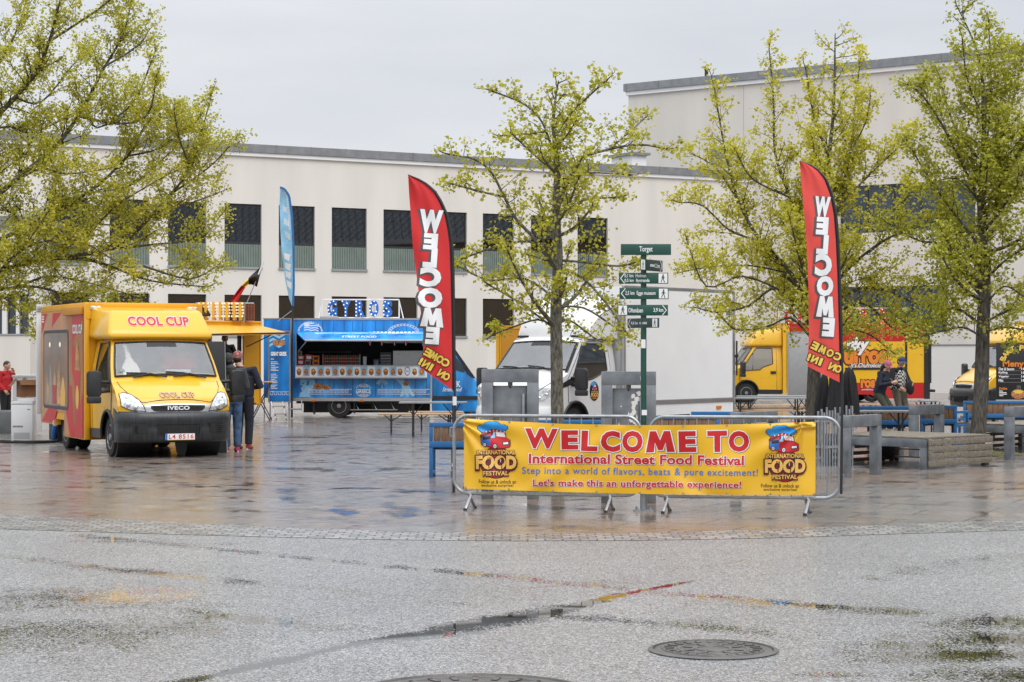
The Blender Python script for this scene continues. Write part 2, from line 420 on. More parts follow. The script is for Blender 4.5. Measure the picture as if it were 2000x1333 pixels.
lvl = nmath(n, l, 'ADD', lvl, nmath(n, l, 'MULTIPLY', nmath(n, l, 'SUBTRACT', mid, .5), .85))
pud = nramp(n, l, lvl, (.47, 0), (.56, 1))
l(nmix(n, l, pud, base, (.022, .022, .02)), b.inputs['Base Color'])
rgh = nramp(n, l, gcol.outputs[1], (0, .16), (1, .42))
l(nmix(n, l, pud, rgh, (.015, .015, .015)), b.inputs['Roughness'])
b.inputs['IOR'].default_value = 1.5
bp = n('ShaderNodeBump'); bp.inputs['Distance'].default_value = .006
hgt = nmath(n, l, 'ADD', nmath(n, l, 'MULTIPLY', grain, -1.6), nmath(n, l, 'MULTIPLY', gcol.outputs[2], .8))
l(hgt, bp.inputs['Height'])
st = nmath(n, l, 'SUBTRACT', 1, pud); st = nmath(n, l, 'MULTIPLY', st, .62); l(st, bp.inputs['Strength'])
l(bp.outputs[0], b.inputs['Normal']); M['wet_asphalt'] = m

# wet stone slabs of the square
m, t, b, n, l = gmat_base('wet_slabs')
v = n('ShaderNodeTexCoord').outputs['Object']
vr = nmap(n, l, v, (1, 1, 1), R(24))
br = n('ShaderNodeTexBrick'); br.inputs['Scale'].default_value = 1; br.inputs['Brick Width'].default_value = 1.25; br.inputs['Row Height'].default_value = .72
br.inputs['Mortar Size'].default_value = .012; br.inputs['Mortar Smooth'].default_value = .2; br.offset = .43
br.inputs['Color1'].default_value = (0, 0, 0, 1); br.inputs['Color2'].default_value = (1, 1, 1, 1); br.inputs['Mortar'].default_value = (.5, .5, .5, 1); l(vr, br.inputs['Vector'])
slab = nramp(n, l, br.outputs['Color'], (0, (.20, .193, .19)), (1, (.25, .212, .188)), (.35, (.235, .22, .21)), (.6, (.185, .18, .178)), (.8, (.265, .24, .22)))
warm = nnoise(n, l, nmap(n, l, v, (.5, .22, 1), 0, (3.1, .7, 0)), .8, 4)
slab = nmix(n, l, nramp(n, l, warm, (.45, 0), (.68, .75)), slab, (.25, .165, .11))
spk = nnoise(n, l, v, 90, 3, .7); slab = nmix(n, l, .55, slab, nramp(n, l, spk, (.3, .5), (.7, 1.25)), 'MULTIPLY')
slab = nmix(n, l, br.outputs['Fac'], slab, (.030, .027, .025))
rain = nnoise(n, l, nmap(n, l, v, (.8, .62, 1), R(24)), 1.9, 7, .66)
ptw = nmath(n, l, 'ADD', rain, nmath(n, l, 'MULTIPLY', nmath(n, l, 'SUBTRACT', br.outputs['Color'], .5), .10))
pud = nramp(n, l, ptw, (.53, 0), (.66, 1))
l(nmix(n, l, nmath(n, l, 'MULTIPLY', pud, .75), slab, (.03, .027, .025)), b.inputs['Base Color'])
rg = nramp(n, l, nnoise(n, l, v, 5, 5), (.3, .13), (.7, .27))
l(nmix(n, l, pud, rg, (.045, .045, .045)), b.inputs['Roughness'])
b.inputs['IOR'].default_value = 1.48
bp = n('ShaderNodeBump'); bp.inputs['Distance'].default_value = .006
hh = nmath(n, l, 'SUBTRACT', nmath(n, l, 'MULTIPLY', nnoise(n, l, v, 38, 4), .9), nmath(n, l, 'MULTIPLY', br.outputs['Fac'], 1.2))
l(hh, bp.inputs['Height'])
st = nmath(n, l, 'MULTIPLY', nmath(n, l, 'SUBTRACT', 1.10, pud), .26); l(st, bp.inputs['Strength'])
l(bp.outputs[0], b.inputs['Normal']); M['wet_slabs'] = m

# granite setts
m, t, b, n, l = gmat_base('granite_setts')
uv = n('ShaderNodeUVMap').outputs[0]; v = n('ShaderNodeTexCoord').outputs['Object']
br = n('ShaderNodeTexBrick'); br.inputs['Scale'].default_value = 1; br.inputs['Brick Width'].default_value = .17; br.inputs['Row Height'].default_value = .13
br.inputs['Mortar Size'].default_value = .010; br.inputs['Mortar Smooth'].default_value = .5
br.inputs['Color1'].default_value = (.17, .17, .17, 1); br.inputs['Color2'].default_value = (.33, .325, .32, 1); br.inputs['Mortar'].default_value = (.06, .057, .053, 1)
l(uv, br.inputs['Vector'])
c = nmix(n, l, .6, br.outputs['Color'], nramp(n, l, nnoise(n, l, v, 60, 4), (.3, .6), (.7, 1.3)), 'MULTIPLY')
l(c, b.inputs['Base Color']); l(nramp(n, l, nnoise(n, l, v, 9, 4), (.3, .14), (.7, .45)), b.inputs['Roughness']); b.inputs['IOR'].default_value = 1.4
bp = n('ShaderNodeBump'); bp.inputs['Distance'].default_value = .02; bp.inputs['Strength'].default_value = .7
l(nmath(n, l, 'SUBTRACT', nmath(n, l, 'MULTIPLY', nnoise(n, l, v, 20, 4), .5), br.outputs['Fac']), bp.inputs['Height'])
l(bp.outputs[0], b.inputs['Normal']); M['granite_setts'] = m
mat('far_ground', (.12, .115, .11), .6, var=.2, scale=.1)

# kerb curves, from the photo's rows: lower edge (asphalt) and upper edge (slabs)
def edge(tab):
    pts = sorted((gnd(px, py).x, gnd(px, py).y) for px, py in tab)
    return lambda x: (interp(pts, x) if pts[0][0] <= x <= pts[-1][0] else
                      pts[0][1]+(x-pts[0][0])*-.18 if x < pts[0][0] else pts[-1][1]+(x-pts[-1][0])*.22)
low = edge([(-300, 1024), (0, 1034), (250, 1042), (500, 1049), (750, 1055), (1000, 1057.5), (1250, 1056.5), (1500, 1052), (1750, 1044), (2000, 1036), (2300, 1025)])
upp = edge([(-300, 998), (0, 1008), (250, 1018), (500, 1030), (750, 1040), (1000, 1045), (1250, 1043.5), (1500, 1036), (1750, 1027), (2000, 1017), (2300, 1005)])
gb = MB(); gb.add([(-1500, -800, -.16), (1500, -800, -.16), (1500, 2500, -.16), (-1500, 2500, -.16)], [(0, 1, 2, 3)], 'far_ground')
gb.build('ground', smooth=False, recalc=False, kind='structure')
# road: dense strip where the camera sees it, with puddle depth stored as an attribute
gutter = [gnd(*p) for p in ((250, 1352), (370, 1330), (480, 1306), (570, 1286), (660, 1266), (740, 1249), (830, 1239), (930, 1220), (1010, 1206), (1085, 1196), (1150, 1180), (1210, 1162), (1270, 1151), (1350, 1136))]
pools = [((1790, 1262), .50, .30), ((1900, 1280), .75, .35), ((1965, 1215), .60, .45), ((1760, 1290), .42, .2), ((1640, 1318), .3, .12), ((1715, 1196), .42, .14), ((2040, 1320), .7, .4), ((1990, 1250), .8, .4),
         ((170, 1170), 1.3, 1.0), ((60, 1240), 1.4, 1.1), ((300, 1230), 1.0, .8), ((230, 1058), .5, .22), ((345, 1063), .75, .20), ((90, 1035), .6, .1), ((1320, 1215), .75, .26), ((1480, 1180), .75, .30), ((1560, 1240), .5, .28), ((1100, 1140), .9, .22), ((980, 1125), .6, .2), ((900, 1182), .3, .15),
         ((850, 1262), .35, .1), ((1790, 1110), .6, .5), ((1920, 1090), .7, .5), ((980, 1275), .5, .15), ((480, 1242), .5, .25)]
pstr = [.66, .80, .72, .55, .50, .55, .80, .82, .47, .49, .47, .46, .44, .42, .34, .36, .30, .33, .30, .38, .3, .24, .24, .32, .30]
pools = [(gnd(*p), a, c_) for p, a, c_ in pools]
def seg_d(p, a, c_):
    d = c_-a; tt = max(0, min(1, (p-a).dot(d)/d.length_squared)); return (p-(a+d*tt)).length
def wet(x, y):
    p = Vector((x, y, 0)); d = min(seg_d(p, gutter[i], gutter[i+1]) for i in range(len(gutter)-1))
    k = noise.noise(Vector((x*1.3, y*1.3, 3)))
    gw = interp([(-2.2, .12), (-1.1, .10), (-.75, .16), (-.3, .30), (.2, .28), (.5, .12), (1.4, .05)], x)*(1+.5*k+.35*noise.noise(Vector((x*4, y*4, 9))))
    r = .95*max(0, 1-d/gw)**.5 if d < gw else 0
    for (c_, a, bb), s in zip(pools, pstr):
        q = ((x-c_.x)/a)**2+((y-c_.y)/bb)**2
        if q < 3.5: r = max(r, s*math.exp(-q*.85))
    for tr, wd, s in tracks:      # wheel tracks that hold a film of water
        if tr[0].x-1 < x < tr[-1].x+1:
            d = min(seg_d(p, tr[i], tr[i+1]) for i in range(len(tr)-1)); r = max(r, s*(.8+.5*k)*math.exp(-(d/wd)**2))
    return min(1, max(0, r))
tracks = [([gnd(*q) for q in pts], wd, s) for pts, wd, s in (([(150, 1046), (410, 1072), (640, 1095), (880, 1118), (1000, 1128), (1220, 1150)], .19, .62), ([(0, 1085), (200, 1110), (410, 1131), (620, 1148), (880, 1180)], .21, .58),
    ([(60, 1160), (400, 1200), (700, 1232)], .28, .60), ([(1240, 1154), (1420, 1170), (1600, 1184), (1780, 1197)], .22, .66), ([(1090, 1204), (1250, 1216), (1450, 1231), (1590, 1247)], .22, .62), ([(1000, 1150), (1150, 1140), (1300, 1115), (1500, 1090)], .10, .36), ([(1700, 1130), (1900, 1095), (2050, 1075)], .3, .42))]
XS = [-13+26*i/400 for i in range(401)]; NYR = 190
rb = MB(); vs = []; wv = []
for x in XS:
    y1 = low(x)
    for j in range(NYR+1):
        y = 9.0+(y1-9.0)*(j/NYR); vs.append((x, y, 0)); wv.append(wet(x, y) if abs(x) < 7 else .1)
rb.add(vs, [(i*(NYR+1)+j, (i+1)*(NYR+1)+j, (i+1)*(NYR+1)+j+1, i*(NYR+1)+j+1) for i in range(400) for j in range(NYR)], 'wet_asphalt')
ro = rb.build('road', smooth=True, recalc=False, kind='structure')
a = ro.data.attributes.new('wet', 'FLOAT', 'POINT'); a.data.foreach_set('value', wv)
rb2 = MB()   # the road's rest, beside and behind the camera
rb2.add([(-60, -40, -.004), (60, -40, -.004), (60, 9.0, -.004), (-60, 9.0, -.004)], [(0, 1, 2, 3)], 'wet_asphalt')
for s in (-1, 1):
    rb2.add([(s*13, 9, -.004), (s*60, 9, -.004), (s*60, low(s*60), -.004), (s*13, low(s*13), -.004)], [(0, 1, 2, 3)], 'wet_asphalt')
rb2.build('road', smooth=False, kind='structure')
# sett strip and square
sb = MB(); vs = []; uvs = []; xs = [-60+120*i/360 for i in range(361)]; s_ = 0
for i, x in enumerate(xs):
    if i: s_ += math.hypot(x-xs[i-1], low(x)-low(xs[i-1]))
    y0, y1 = low(x), upp(x)
    for j in range(5):
        vs.append((x, y0+(y1-y0)*j/4, (.004, .010, .012, .012, .012)[j])); uvs.append((s_, (y1-y0)*j/4))
sb.add(vs, [(i*5+j, (i+1)*5+j, (i+1)*5+j+1, i*5+j+1) for i in range(360) for j in range(4)], 'granite_setts')
# small upstand facing the road
vv = [(x, low(x), zz) for x in xs for zz in (-.01, .004)]
sb.add(vv, [(2*i, 2*i+2, 2*i+3, 2*i+1) for i in range(360)], 'granite_setts')
so = sb.build('cobbled_edge', recalc=False, kind='structure')
ul = so.data.uv_layers.new(name='UVMap')
for lp in so.data.loops: ul.data[lp.index].uv = uvs[lp.vertex_index] if lp.vertex_index < len(uvs) else (0, 0)
pb = MB()
xs = [-70+140*i/200 for i in range(201)]
pb.add([p for x in xs for p in ((x, upp(x), .012), (x, 140, .012))], [(2*i, 2*i+2, 2*i+3, 2*i+1) for i in range(200)], 'wet_slabs')
pb.build('square', smooth=False, recalc=False, kind='structure')

# manhole covers: cast rings and a pattern of raised ribs
mat('cast_iron', (.10, .092, .088), .38, metal=.35, var=.25, scale=9, bump=.15, bscale=40)
def manhole(px, py, r, label):
    c = gnd(px, py); c.z = .004 if py > 1050 else .016
    t = thing('manhole_cover', label, 'manhole cover', c)
    f = MB(); f.lathe([(r*.98, -.02), (r, .004), (r*.93, .012), (r*.92, .002), (r*.90, -.02)], (0, 0, 0), 'z', 'cast_iron', 56); f.build('frame', t)
    k = MB(); k.lathe([(r*.905, -.02), (r*.905, .003), (r*.86, .006), (0.001, .006)], (0, 0, 0), 'z', 'cast_iron', 56)
    for rr, h in ((.80, .012), (.56, .011), (.30, .012)):
        k.lathe([(r*rr, .005), (r*(rr-.01), h), (r*(rr-.05), h), (r*(rr-.06), .005)], (0, 0, 0), 'z', 'cast_iron', 56)
    for i in range(24):
        a_ = 2*math.pi*i/24; k.box((r*.69*math.cos(a_), r*.69*math.sin(a_), .008), (r*.16, r*.05, .008), 'cast_iron', a_)
    for i in range(8):
        a_ = 2*math.pi*(i+.5)/8; k.box((r*.41*math.cos(a_), r*.41*math.sin(a_), .008), (r*.14, r*.06, .008), 'cast_iron', a_)
    k.build('lid', t)
manhole(1393, 1271, .40, 'round cast iron manhole cover in the bright asphalt, lower right')
manhole(925, 1357, .66, 'wide manhole cover at the bottom edge of the photo, only its far rim in view')
c = gnd(596, 855)
t = thing('drain_cover', 'flat dark iron drain cover far off in the slabs beside the blue truck', 'drain cover', (c.x, c.y, .014))
k = MB(); k.prism(rrect(-.5, -.35, .5, .35, .06), 0, .008, 'z', 'cast_iron'); k.build('frame', t)
k = MB()
for i in range(9): k.b2(-.42+i*.1, -.36+i*.1, -.28, .28, .008, .014, 'black_plastic')
k.build('grating', t)
# planted square of soil and moss round the centre tree, paving frame round it
mat('moss', (.05, .055, .02), .9, var=.6, scale=18, c2=(.12, .11, .03), bump=.6, bscale=60)
def tree_pit(c, r, seed):
    rnd = random.Random(seed); k = MB()
    ring = [(c.x+r*(1+.25*rnd.uniform(-1, 1))*math.cos(2*math.pi*i/28), c.y+r*.9*(1+.2*rnd.uniform(-1, 1))*math.sin(2*math.pi*i/28), .018) for i in range(28)]
    mid = [(c.x+.5*(p[0]-c.x), c.y+.5*(p[1]-c.y), .045+.02*rnd.random()) for p in ring]
    k.add(ring+mid+[(c.x, c.y, .06)], [(i, (i+1) % 28, 28+(i+1) % 28, 28+i) for i in range(28)]+[(28+i, 28+(i+1) % 28, 56) for i in range(28)], 'moss')
    for i in range(90):
        a_ = rnd.uniform(0, 6.28); q = r*rnd.uniform(.1, .95); x, y = c.x+q*math.cos(a_), c.y+q*math.sin(a_)
        hh = rnd.uniform(.02, .06); d = rnd.uniform(0, 3.1); dx, dy = .03*math.cos(d), .03*math.sin(d)
        k.add([(x-dx, y-dy, .03), (x+dx, y+dy, .03), (x+rnd.uniform(-.03, .03), y, .04+hh)], [(0, 1, 2)], 'lime_leaf')
    return k.build('mossy_soil', kind='stuff')

# ------------------------------------------------------------ long cream building
FB = Vector((-11.95, 83.0)); FD = Vector((1, .57)).normalized()
PF = Plane(FB, FD)
def fpt(u, z, dep=0):      # dep > 0: behind the wall face
    nx, ny = -FD.y, FD.x
    return (FB.x+u*FD.x+dep*nx, FB.y+u*FD.y+dep*ny, z)
U0, U1 = -14.0, 27.5
ztop = PF(440, 303)[1]
bld = thing('long_building', 'long cream plastered building with two rows of dark windows behind the food trucks', 'building', (FB.x, FB.y, 0), math.atan2(FD.y, FD.x))
# building local frame: x along the facade, y into the building, z up
zu1 = PF(476, 398.5)[1]; zus = PF(476, 522)[1]; zup = PF(476, 477)[1]; zl1 = PF(476, 576.5)[1]; zl0 = PF(900, 657)[1]
cols = [(95, 172), (214, 292), (328, 403), (438.5, 511), (544.5, 615), (648, 716.5), (749, 815.5), (847, 912), (943, 1004), (1037, 1096), (1128, 1187)]
cols = [(PF(a_, 450)[0], PF(b_, 450)[0]) for a_, b_ in cols]
wins = [(a_, b_, zus, zu1) for a_, b_ in cols]+[(a_, b_, zl0, zl1) for a_, b_ in cols]
def wall_with_holes(mb, u0, u1, z0, z1, holes, mtl, dep=.16):
    us = sorted({u0, u1, *[h[0] for h in holes], *[h[1] for h in holes]}); zs = sorted({z0, z1, *[h[2] for h in holes], *[h[3] for h in holes]})
    for i in range(len(us)-1):
        for j in range(len(zs)-1):
            cu, cz = (us[i]+us[i+1])/2, (zs[j]+zs[j+1])/2
            if any(h[0] < cu < h[1] and h[2] < cz < h[3] for h in holes): continue
            mb.add([(us[i], 0, zs[j]), (us[i+1], 0, zs[j]), (us[i+1], 0, zs[j+1]), (us[i], 0, zs[j+1])], [(0, 1, 2, 3)], mtl)
    for a_, b_, c_, d_ in holes:
        mb.add([(a_, 0, c_), (b_, 0, c_), (b_, 0, d_), (a_, 0, d_), (a_, dep, c_), (b_, dep, c_), (b_, dep, d_), (a_, dep, d_)], [(0, 1, 5, 4), (1, 2, 6, 5), (2, 3, 7, 6), (3, 0, 4, 7)], mtl)
k = MB(); wall_with_holes(k, U0, U1, -.1, ztop, wins, 'plaster', .2)
k.add([(U0, 0, -.1), (U0, 14, -.1), (U0, 14, ztop), (U0, 0, ztop), (U1, 14, -.1), (U1, 14, ztop)], [(0, 3, 2, 1), (1, 2, 5, 4)], 'plaster')
k.build('wall', bld, smooth=False, recalc=False)
k = MB(); k.b2(U0-.15, U1, -.16, 14.2, ztop+.16, ztop+.50, 'roof_metal')
for i in range(26): k.b2(U0+i*1.62, U0+i*1.62+.03, -.175, -.1601, ztop+.17, ztop+.51, 'roof_metal')
k.build('roof', bld, smooth=False)
k = MB(); k.b2(U0-.1, U1, -.10, .3, ztop-.003, ztop+.157, 'white_panel'); k.build('roof_edge', bld, smooth=False)
mat('panel_green', (.20, .25, .225), .5, var=.08, scale=3, metal=.1)
mat('blind_dark', (.035, .05, .048), .7, var=.2, scale=2)
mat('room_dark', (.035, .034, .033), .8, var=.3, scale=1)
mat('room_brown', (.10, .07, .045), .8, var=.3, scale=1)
rnd = random.Random(5)
for wi, (a_, b_, c_, d_) in enumerate(wins):
    up = wi < len(cols); ft = .055
    f = MB(); y0, y1 = .10, .17; zb = zup if up else c_
    f.b2(a_+.004, a_+ft, y0, y1, zb, d_-.004, 'frame_dark'); f.b2(b_-ft, b_-.004, y0, y1, zb, d_-.004, 'frame_dark')
    f.b2(a_+ft, b_-ft, y0, y1, d_-ft, d_-.004, 'frame_dark'); f.b2(a_+ft, b_-ft, y0, y1, zb, zb+.09, 'frame_dark')
    wo = f.build('window', bld, smooth=False)
    g = MB(); g.b2(a_+ft, b_-ft, .125, .135, zb+.09, d_-ft, 'dark_pane'); g.build('pane', wo, smooth=False)
    g = MB(); g.b2(a_-.02, b_+.02, -.06, .16, c_-.08, c_+.004, 'sill_metal'); g.build('sill', wo, smooth=False)
    # room behind the glass: closed dark box, blinds or a lamp strip
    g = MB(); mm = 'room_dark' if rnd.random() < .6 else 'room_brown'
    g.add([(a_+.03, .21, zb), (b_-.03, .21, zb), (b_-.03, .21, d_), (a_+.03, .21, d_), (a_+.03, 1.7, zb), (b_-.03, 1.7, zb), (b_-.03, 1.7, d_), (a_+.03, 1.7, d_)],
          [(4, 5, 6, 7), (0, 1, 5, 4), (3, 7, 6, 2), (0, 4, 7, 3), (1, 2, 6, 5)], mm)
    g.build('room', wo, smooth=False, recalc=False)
    if up:
        g = MB(); nn = 15; ww = (b_-a_)/nn
        for i in range(nn):
            g.prism([(a_+i*ww+.002, .07), (a_+i*ww+ww*.55, .07), (a_+i*ww+ww*.7, .10), (a_+(i+1)*ww, .10), (a_+(i+1)*ww, .14), (a_+i*ww+.002, .14)], c_+.006, zup-.005, 'z', 'panel_green')
        g.build('panel', wo, smooth=False)
    elif wi % 3 != 1 or wi > 17:
        g = MB(); nn = 16; ww = (b_-a_-.14)/nn
        for i in range(nn): g.box((a_+.07+(i+.5)*ww, .32, (zb+d_)/2), (ww*.85, .012, d_-zb-.15), 'blind_dark', R(25))
        g.build('blind', wo, smooth=False)
    if up and wi % 2:
        g = MB(); g.lathe([(.02, 0), (.09, 0), (.11, .14), (.10, .15)], (b_-.5, .24, zb+.10), 'z', 'white_panel', 12)
        for q in range(14): g.tube([(b_-.5, .24, zb+.2), (b_-.5+rnd.uniform(-.15, .15), .26+rnd.uniform(-.05, .05), zb+.2+rnd.uniform(.1, .28))], .012, 'moss', 4)
        g.build('flowerpot', wo)
# roof ventilator hut on the long building's roof end
k = MB(); p0, z0 = PF(1262, 340); p1, z1 = PF(1290, 300)
k.b2(p0, p1, 1.2, 3, ztop+.49, z1, 'white_panel'); k.b2(p0-.15, p1+.15, 1.05, 3.1, z1, z1+.12, 'roof_metal'); k.build('roof_hatch', bld, smooth=False)

# ------------------------------------------------------------ tall beige block on the right
TB = Vector((5.9, 100.9)); TD = Vector((1, -.745)).normalized(); PT = Plane(TB, TD)
tall = thing('tall_block', 'tall windowless beige block with sloping roof line rising behind the right trees', 'building', (TB.x, TB.y, 0), math.atan2(TD.y, TD.x))
zt = PT(1240, 186)[1]; U2 = PT(2250, 300)[0]
hw = [(PT(1640, 600)[0], PT(1850, 600)[0], PT(1700, 650)[1], PT(1700, 560)[1]), (PT(1640, 400)[0], PT(1905, 400)[0], PT(1700, 455)[1], PT(1700, 362)[1])]
k = MB(); wall_with_holes(k, 0, U2, -.1, zt, hw, 'plaster_beige', .25)
k.add([(0, 0, -.1), (0, 16, -.1), (0, 16, zt), (0, 0, zt)], [(0, 3, 2, 1)], 'plaster_beige'); k.build('wall', tall, smooth=False, recalc=False)
k = MB(); k.b2(-.18, U2, -.2, 16, zt+.20, zt+.58, 'roof_metal')
for i in range(20): k.b2(i*1.9, i*1.9+.03, -.215, -.2001, zt+.21, zt+.59, 'roof_metal')
k.build('roof', tall, smooth=False)
k = MB(); k.b2(-.1, U2, -.12, .3, zt-.003, zt+.197, 'white_panel'); k.build('roof_edge', tall, smooth=False)
k = MB(); uu = PT(1349, 150)[0]; k.cyl((uu, 1.5, zt+.5), (uu, 1.5, zt+1.15), .09, 'black_plastic'); k.cyl((uu, 1.5, zt+1.15), (uu, 1.5, zt+1.2), .11, 'black_plastic'); k.build('vent_pipe', tall)
k = MB(); ua, za = PT(1388, 322); ub, zb = PT(1420, 285)
k.b2(ua, ub, -.06, .02, za, zb, 'sill_metal')
for i in range(7): k.box(((ua+ub)/2, -.07, za+(zb-za)*(i+.5)/7), (ub-ua-.06, .09, .012), 'roof_metal', 0, 0, R(35))
k.build('louvre', tall, smooth=False)
mat('ribbon_glass', (.02, .07, .11), .08, var=.7, scale=.9, c2=(.02, .03, .04), spec=.9)
for i, (a_, b_, c_, d_) in enumerate(hw):
    f = MB(); nn = 5 if i else 6
    for q in range(nn+1):
        uq = a_+(b_-a_)*q/nn; f.b2(max(a_+.01, uq-.05), min(b_-.01, uq+.05), .12, .2, c_+.01, d_-.01, 'frame_dark')
    wo = f.build('window', tall, smooth=False)
    g = MB(); g.b2(a_, b_, .16, .18, c_, d_, 'ribbon_glass'); g.build('pane', wo, smooth=False)
k = MB(); u_a = PT(1460, 600)[0]; za = PT(1700, 676)[1]
k.b2(u_a, U2, -.35, -.003, -.1, za, 'plaster_white'); k.b2(u_a-.02, U2, -.38, -.01, za, za+.06, 'roof_metal')
for q in range(1, 7): k.b2(u_a+q*3.1, u_a+q*3.1+.015, -.353, -.35, 0, za, 'sill_metal')
k.build('plinth', tall, smooth=False)
k = MB(); uq = PT(1452, 200)[0]; k.b2(uq, uq+.02, -.003, .01, 4, zt-.01, 'sill_metal'); k.build('wall_joint', tall, smooth=False)

# ------------------------------------------------------------ building across the square: it shows only as the mirror image in the windows
mat('slate', (.10, .12, .15), .5, var=.3, scale=2); mat('brown_render', (.30, .22, .15), .8, var=.1, scale=.5)
opp = thing('slate_roofed_building', 'brown building with slate roof across the square, mirrored in the dark windows', 'building', (46, 40, 0))
k = MB(); k.b2(0, 14, -32, 42, 0, 10.2, 'brown_render'); k.build('wall', opp, smooth=False)
k = MB(); k.prism([(-.5, 10.25), (7, 19), (14.5, 10.25)], -32.5, 42.5, 'y', 'slate')
for i in range(110):
    for s in (-1, 1): k.tube([(-.52, -32+i*.68, 10.3), (6.9, -32+i*.68+s*6, 19.05)], .022, 'frame_dark', 4)
k.build('roof', opp, smooth=False)
k = MB(); k.b2(-.6, -.3, -32.5, 42.5, 9.9, 10.24, 'sill_metal'); k.build('gutter', opp, smooth=False)

# ------------------------------------------------------------ front wing at the far left
wing = thing('side_wing', 'pale wing with narrow upright windows over a plain wall at the left edge', 'building', (0, 0, 0))
WZ = 76.5; xa, xb = at(-260, 0, WZ).x, at(59, 0, WZ).x; zr = at(0, 440, WZ).z; zl = at(0, 655, WZ).z
k = MB(); hs = []
for pa, pb_ in ((-75, -38), (-28, 4), (13, 31), (37, 56)):
    hs.append((at(pa, 0, WZ+.8).x, at(pb_, 0, WZ+.8).x, at(0, 654, WZ+.8).z, at(0, 575, WZ+.8).z))
k.X = Matrix.Translation((0, WZ+.8, 0)); wall_with_holes(k, xa, at(75, 0, WZ+.8).x, zl-.02, zr, hs, 'plaster_white', .35); k.X = None
k.add([(at(75, 0, WZ+.8).x, WZ+.8, -.1), (at(75, 0, WZ+.8).x, WZ+3.2, -.1), (at(75, 0, WZ+.8).x, WZ+3.2, zr), (at(75, 0, WZ+.8).x, WZ+.8, zr)], [(0, 1, 2, 3)], 'plaster_white')
k.b2(xb, at(75, 0, WZ+.8).x, WZ+.79, WZ+1.0, -.1, zl-.02, 'plaster_white')
k.build('wall', wing, smooth=False)
k = MB(); k.b2(xa, xb, WZ, WZ+.785, -.1, zl, 'plaster_beige'); k.b2(xa, xb+.03, WZ-.04, WZ+.78, zl, zl+.05, 'sill_metal'); k.build('lower_wall', wing, smooth=False)
k = MB(); k.b2(xa, at(75, 0, WZ).x+.2, WZ+.6, WZ+3.2, zr, zr+.4, 'roof_metal'); k.build('roof', wing, smooth=False)
for a_, b_, c_, d_ in hs:
    f = MB(); f.b2(a_+.003, a_+.06, WZ+1.0, WZ+1.08, c_, d_-.003, 'frame_dark'); f.b2(b_-.06, b_-.003, WZ+1.0, WZ+1.08, c_, d_-.003, 'frame_dark'); f.b2(a_+.06, b_-.06, WZ+1., WZ+1.08, d_-.08, d_-.003, 'frame_dark')
    wo = f.build('window', wing, smooth=False)
    g = MB(); g.b2(a_+.06, b_-.06, WZ+1.03, WZ+1.05, c_, d_-.08, 'ribbon_glass'); g.build('pane', wo, smooth=False)
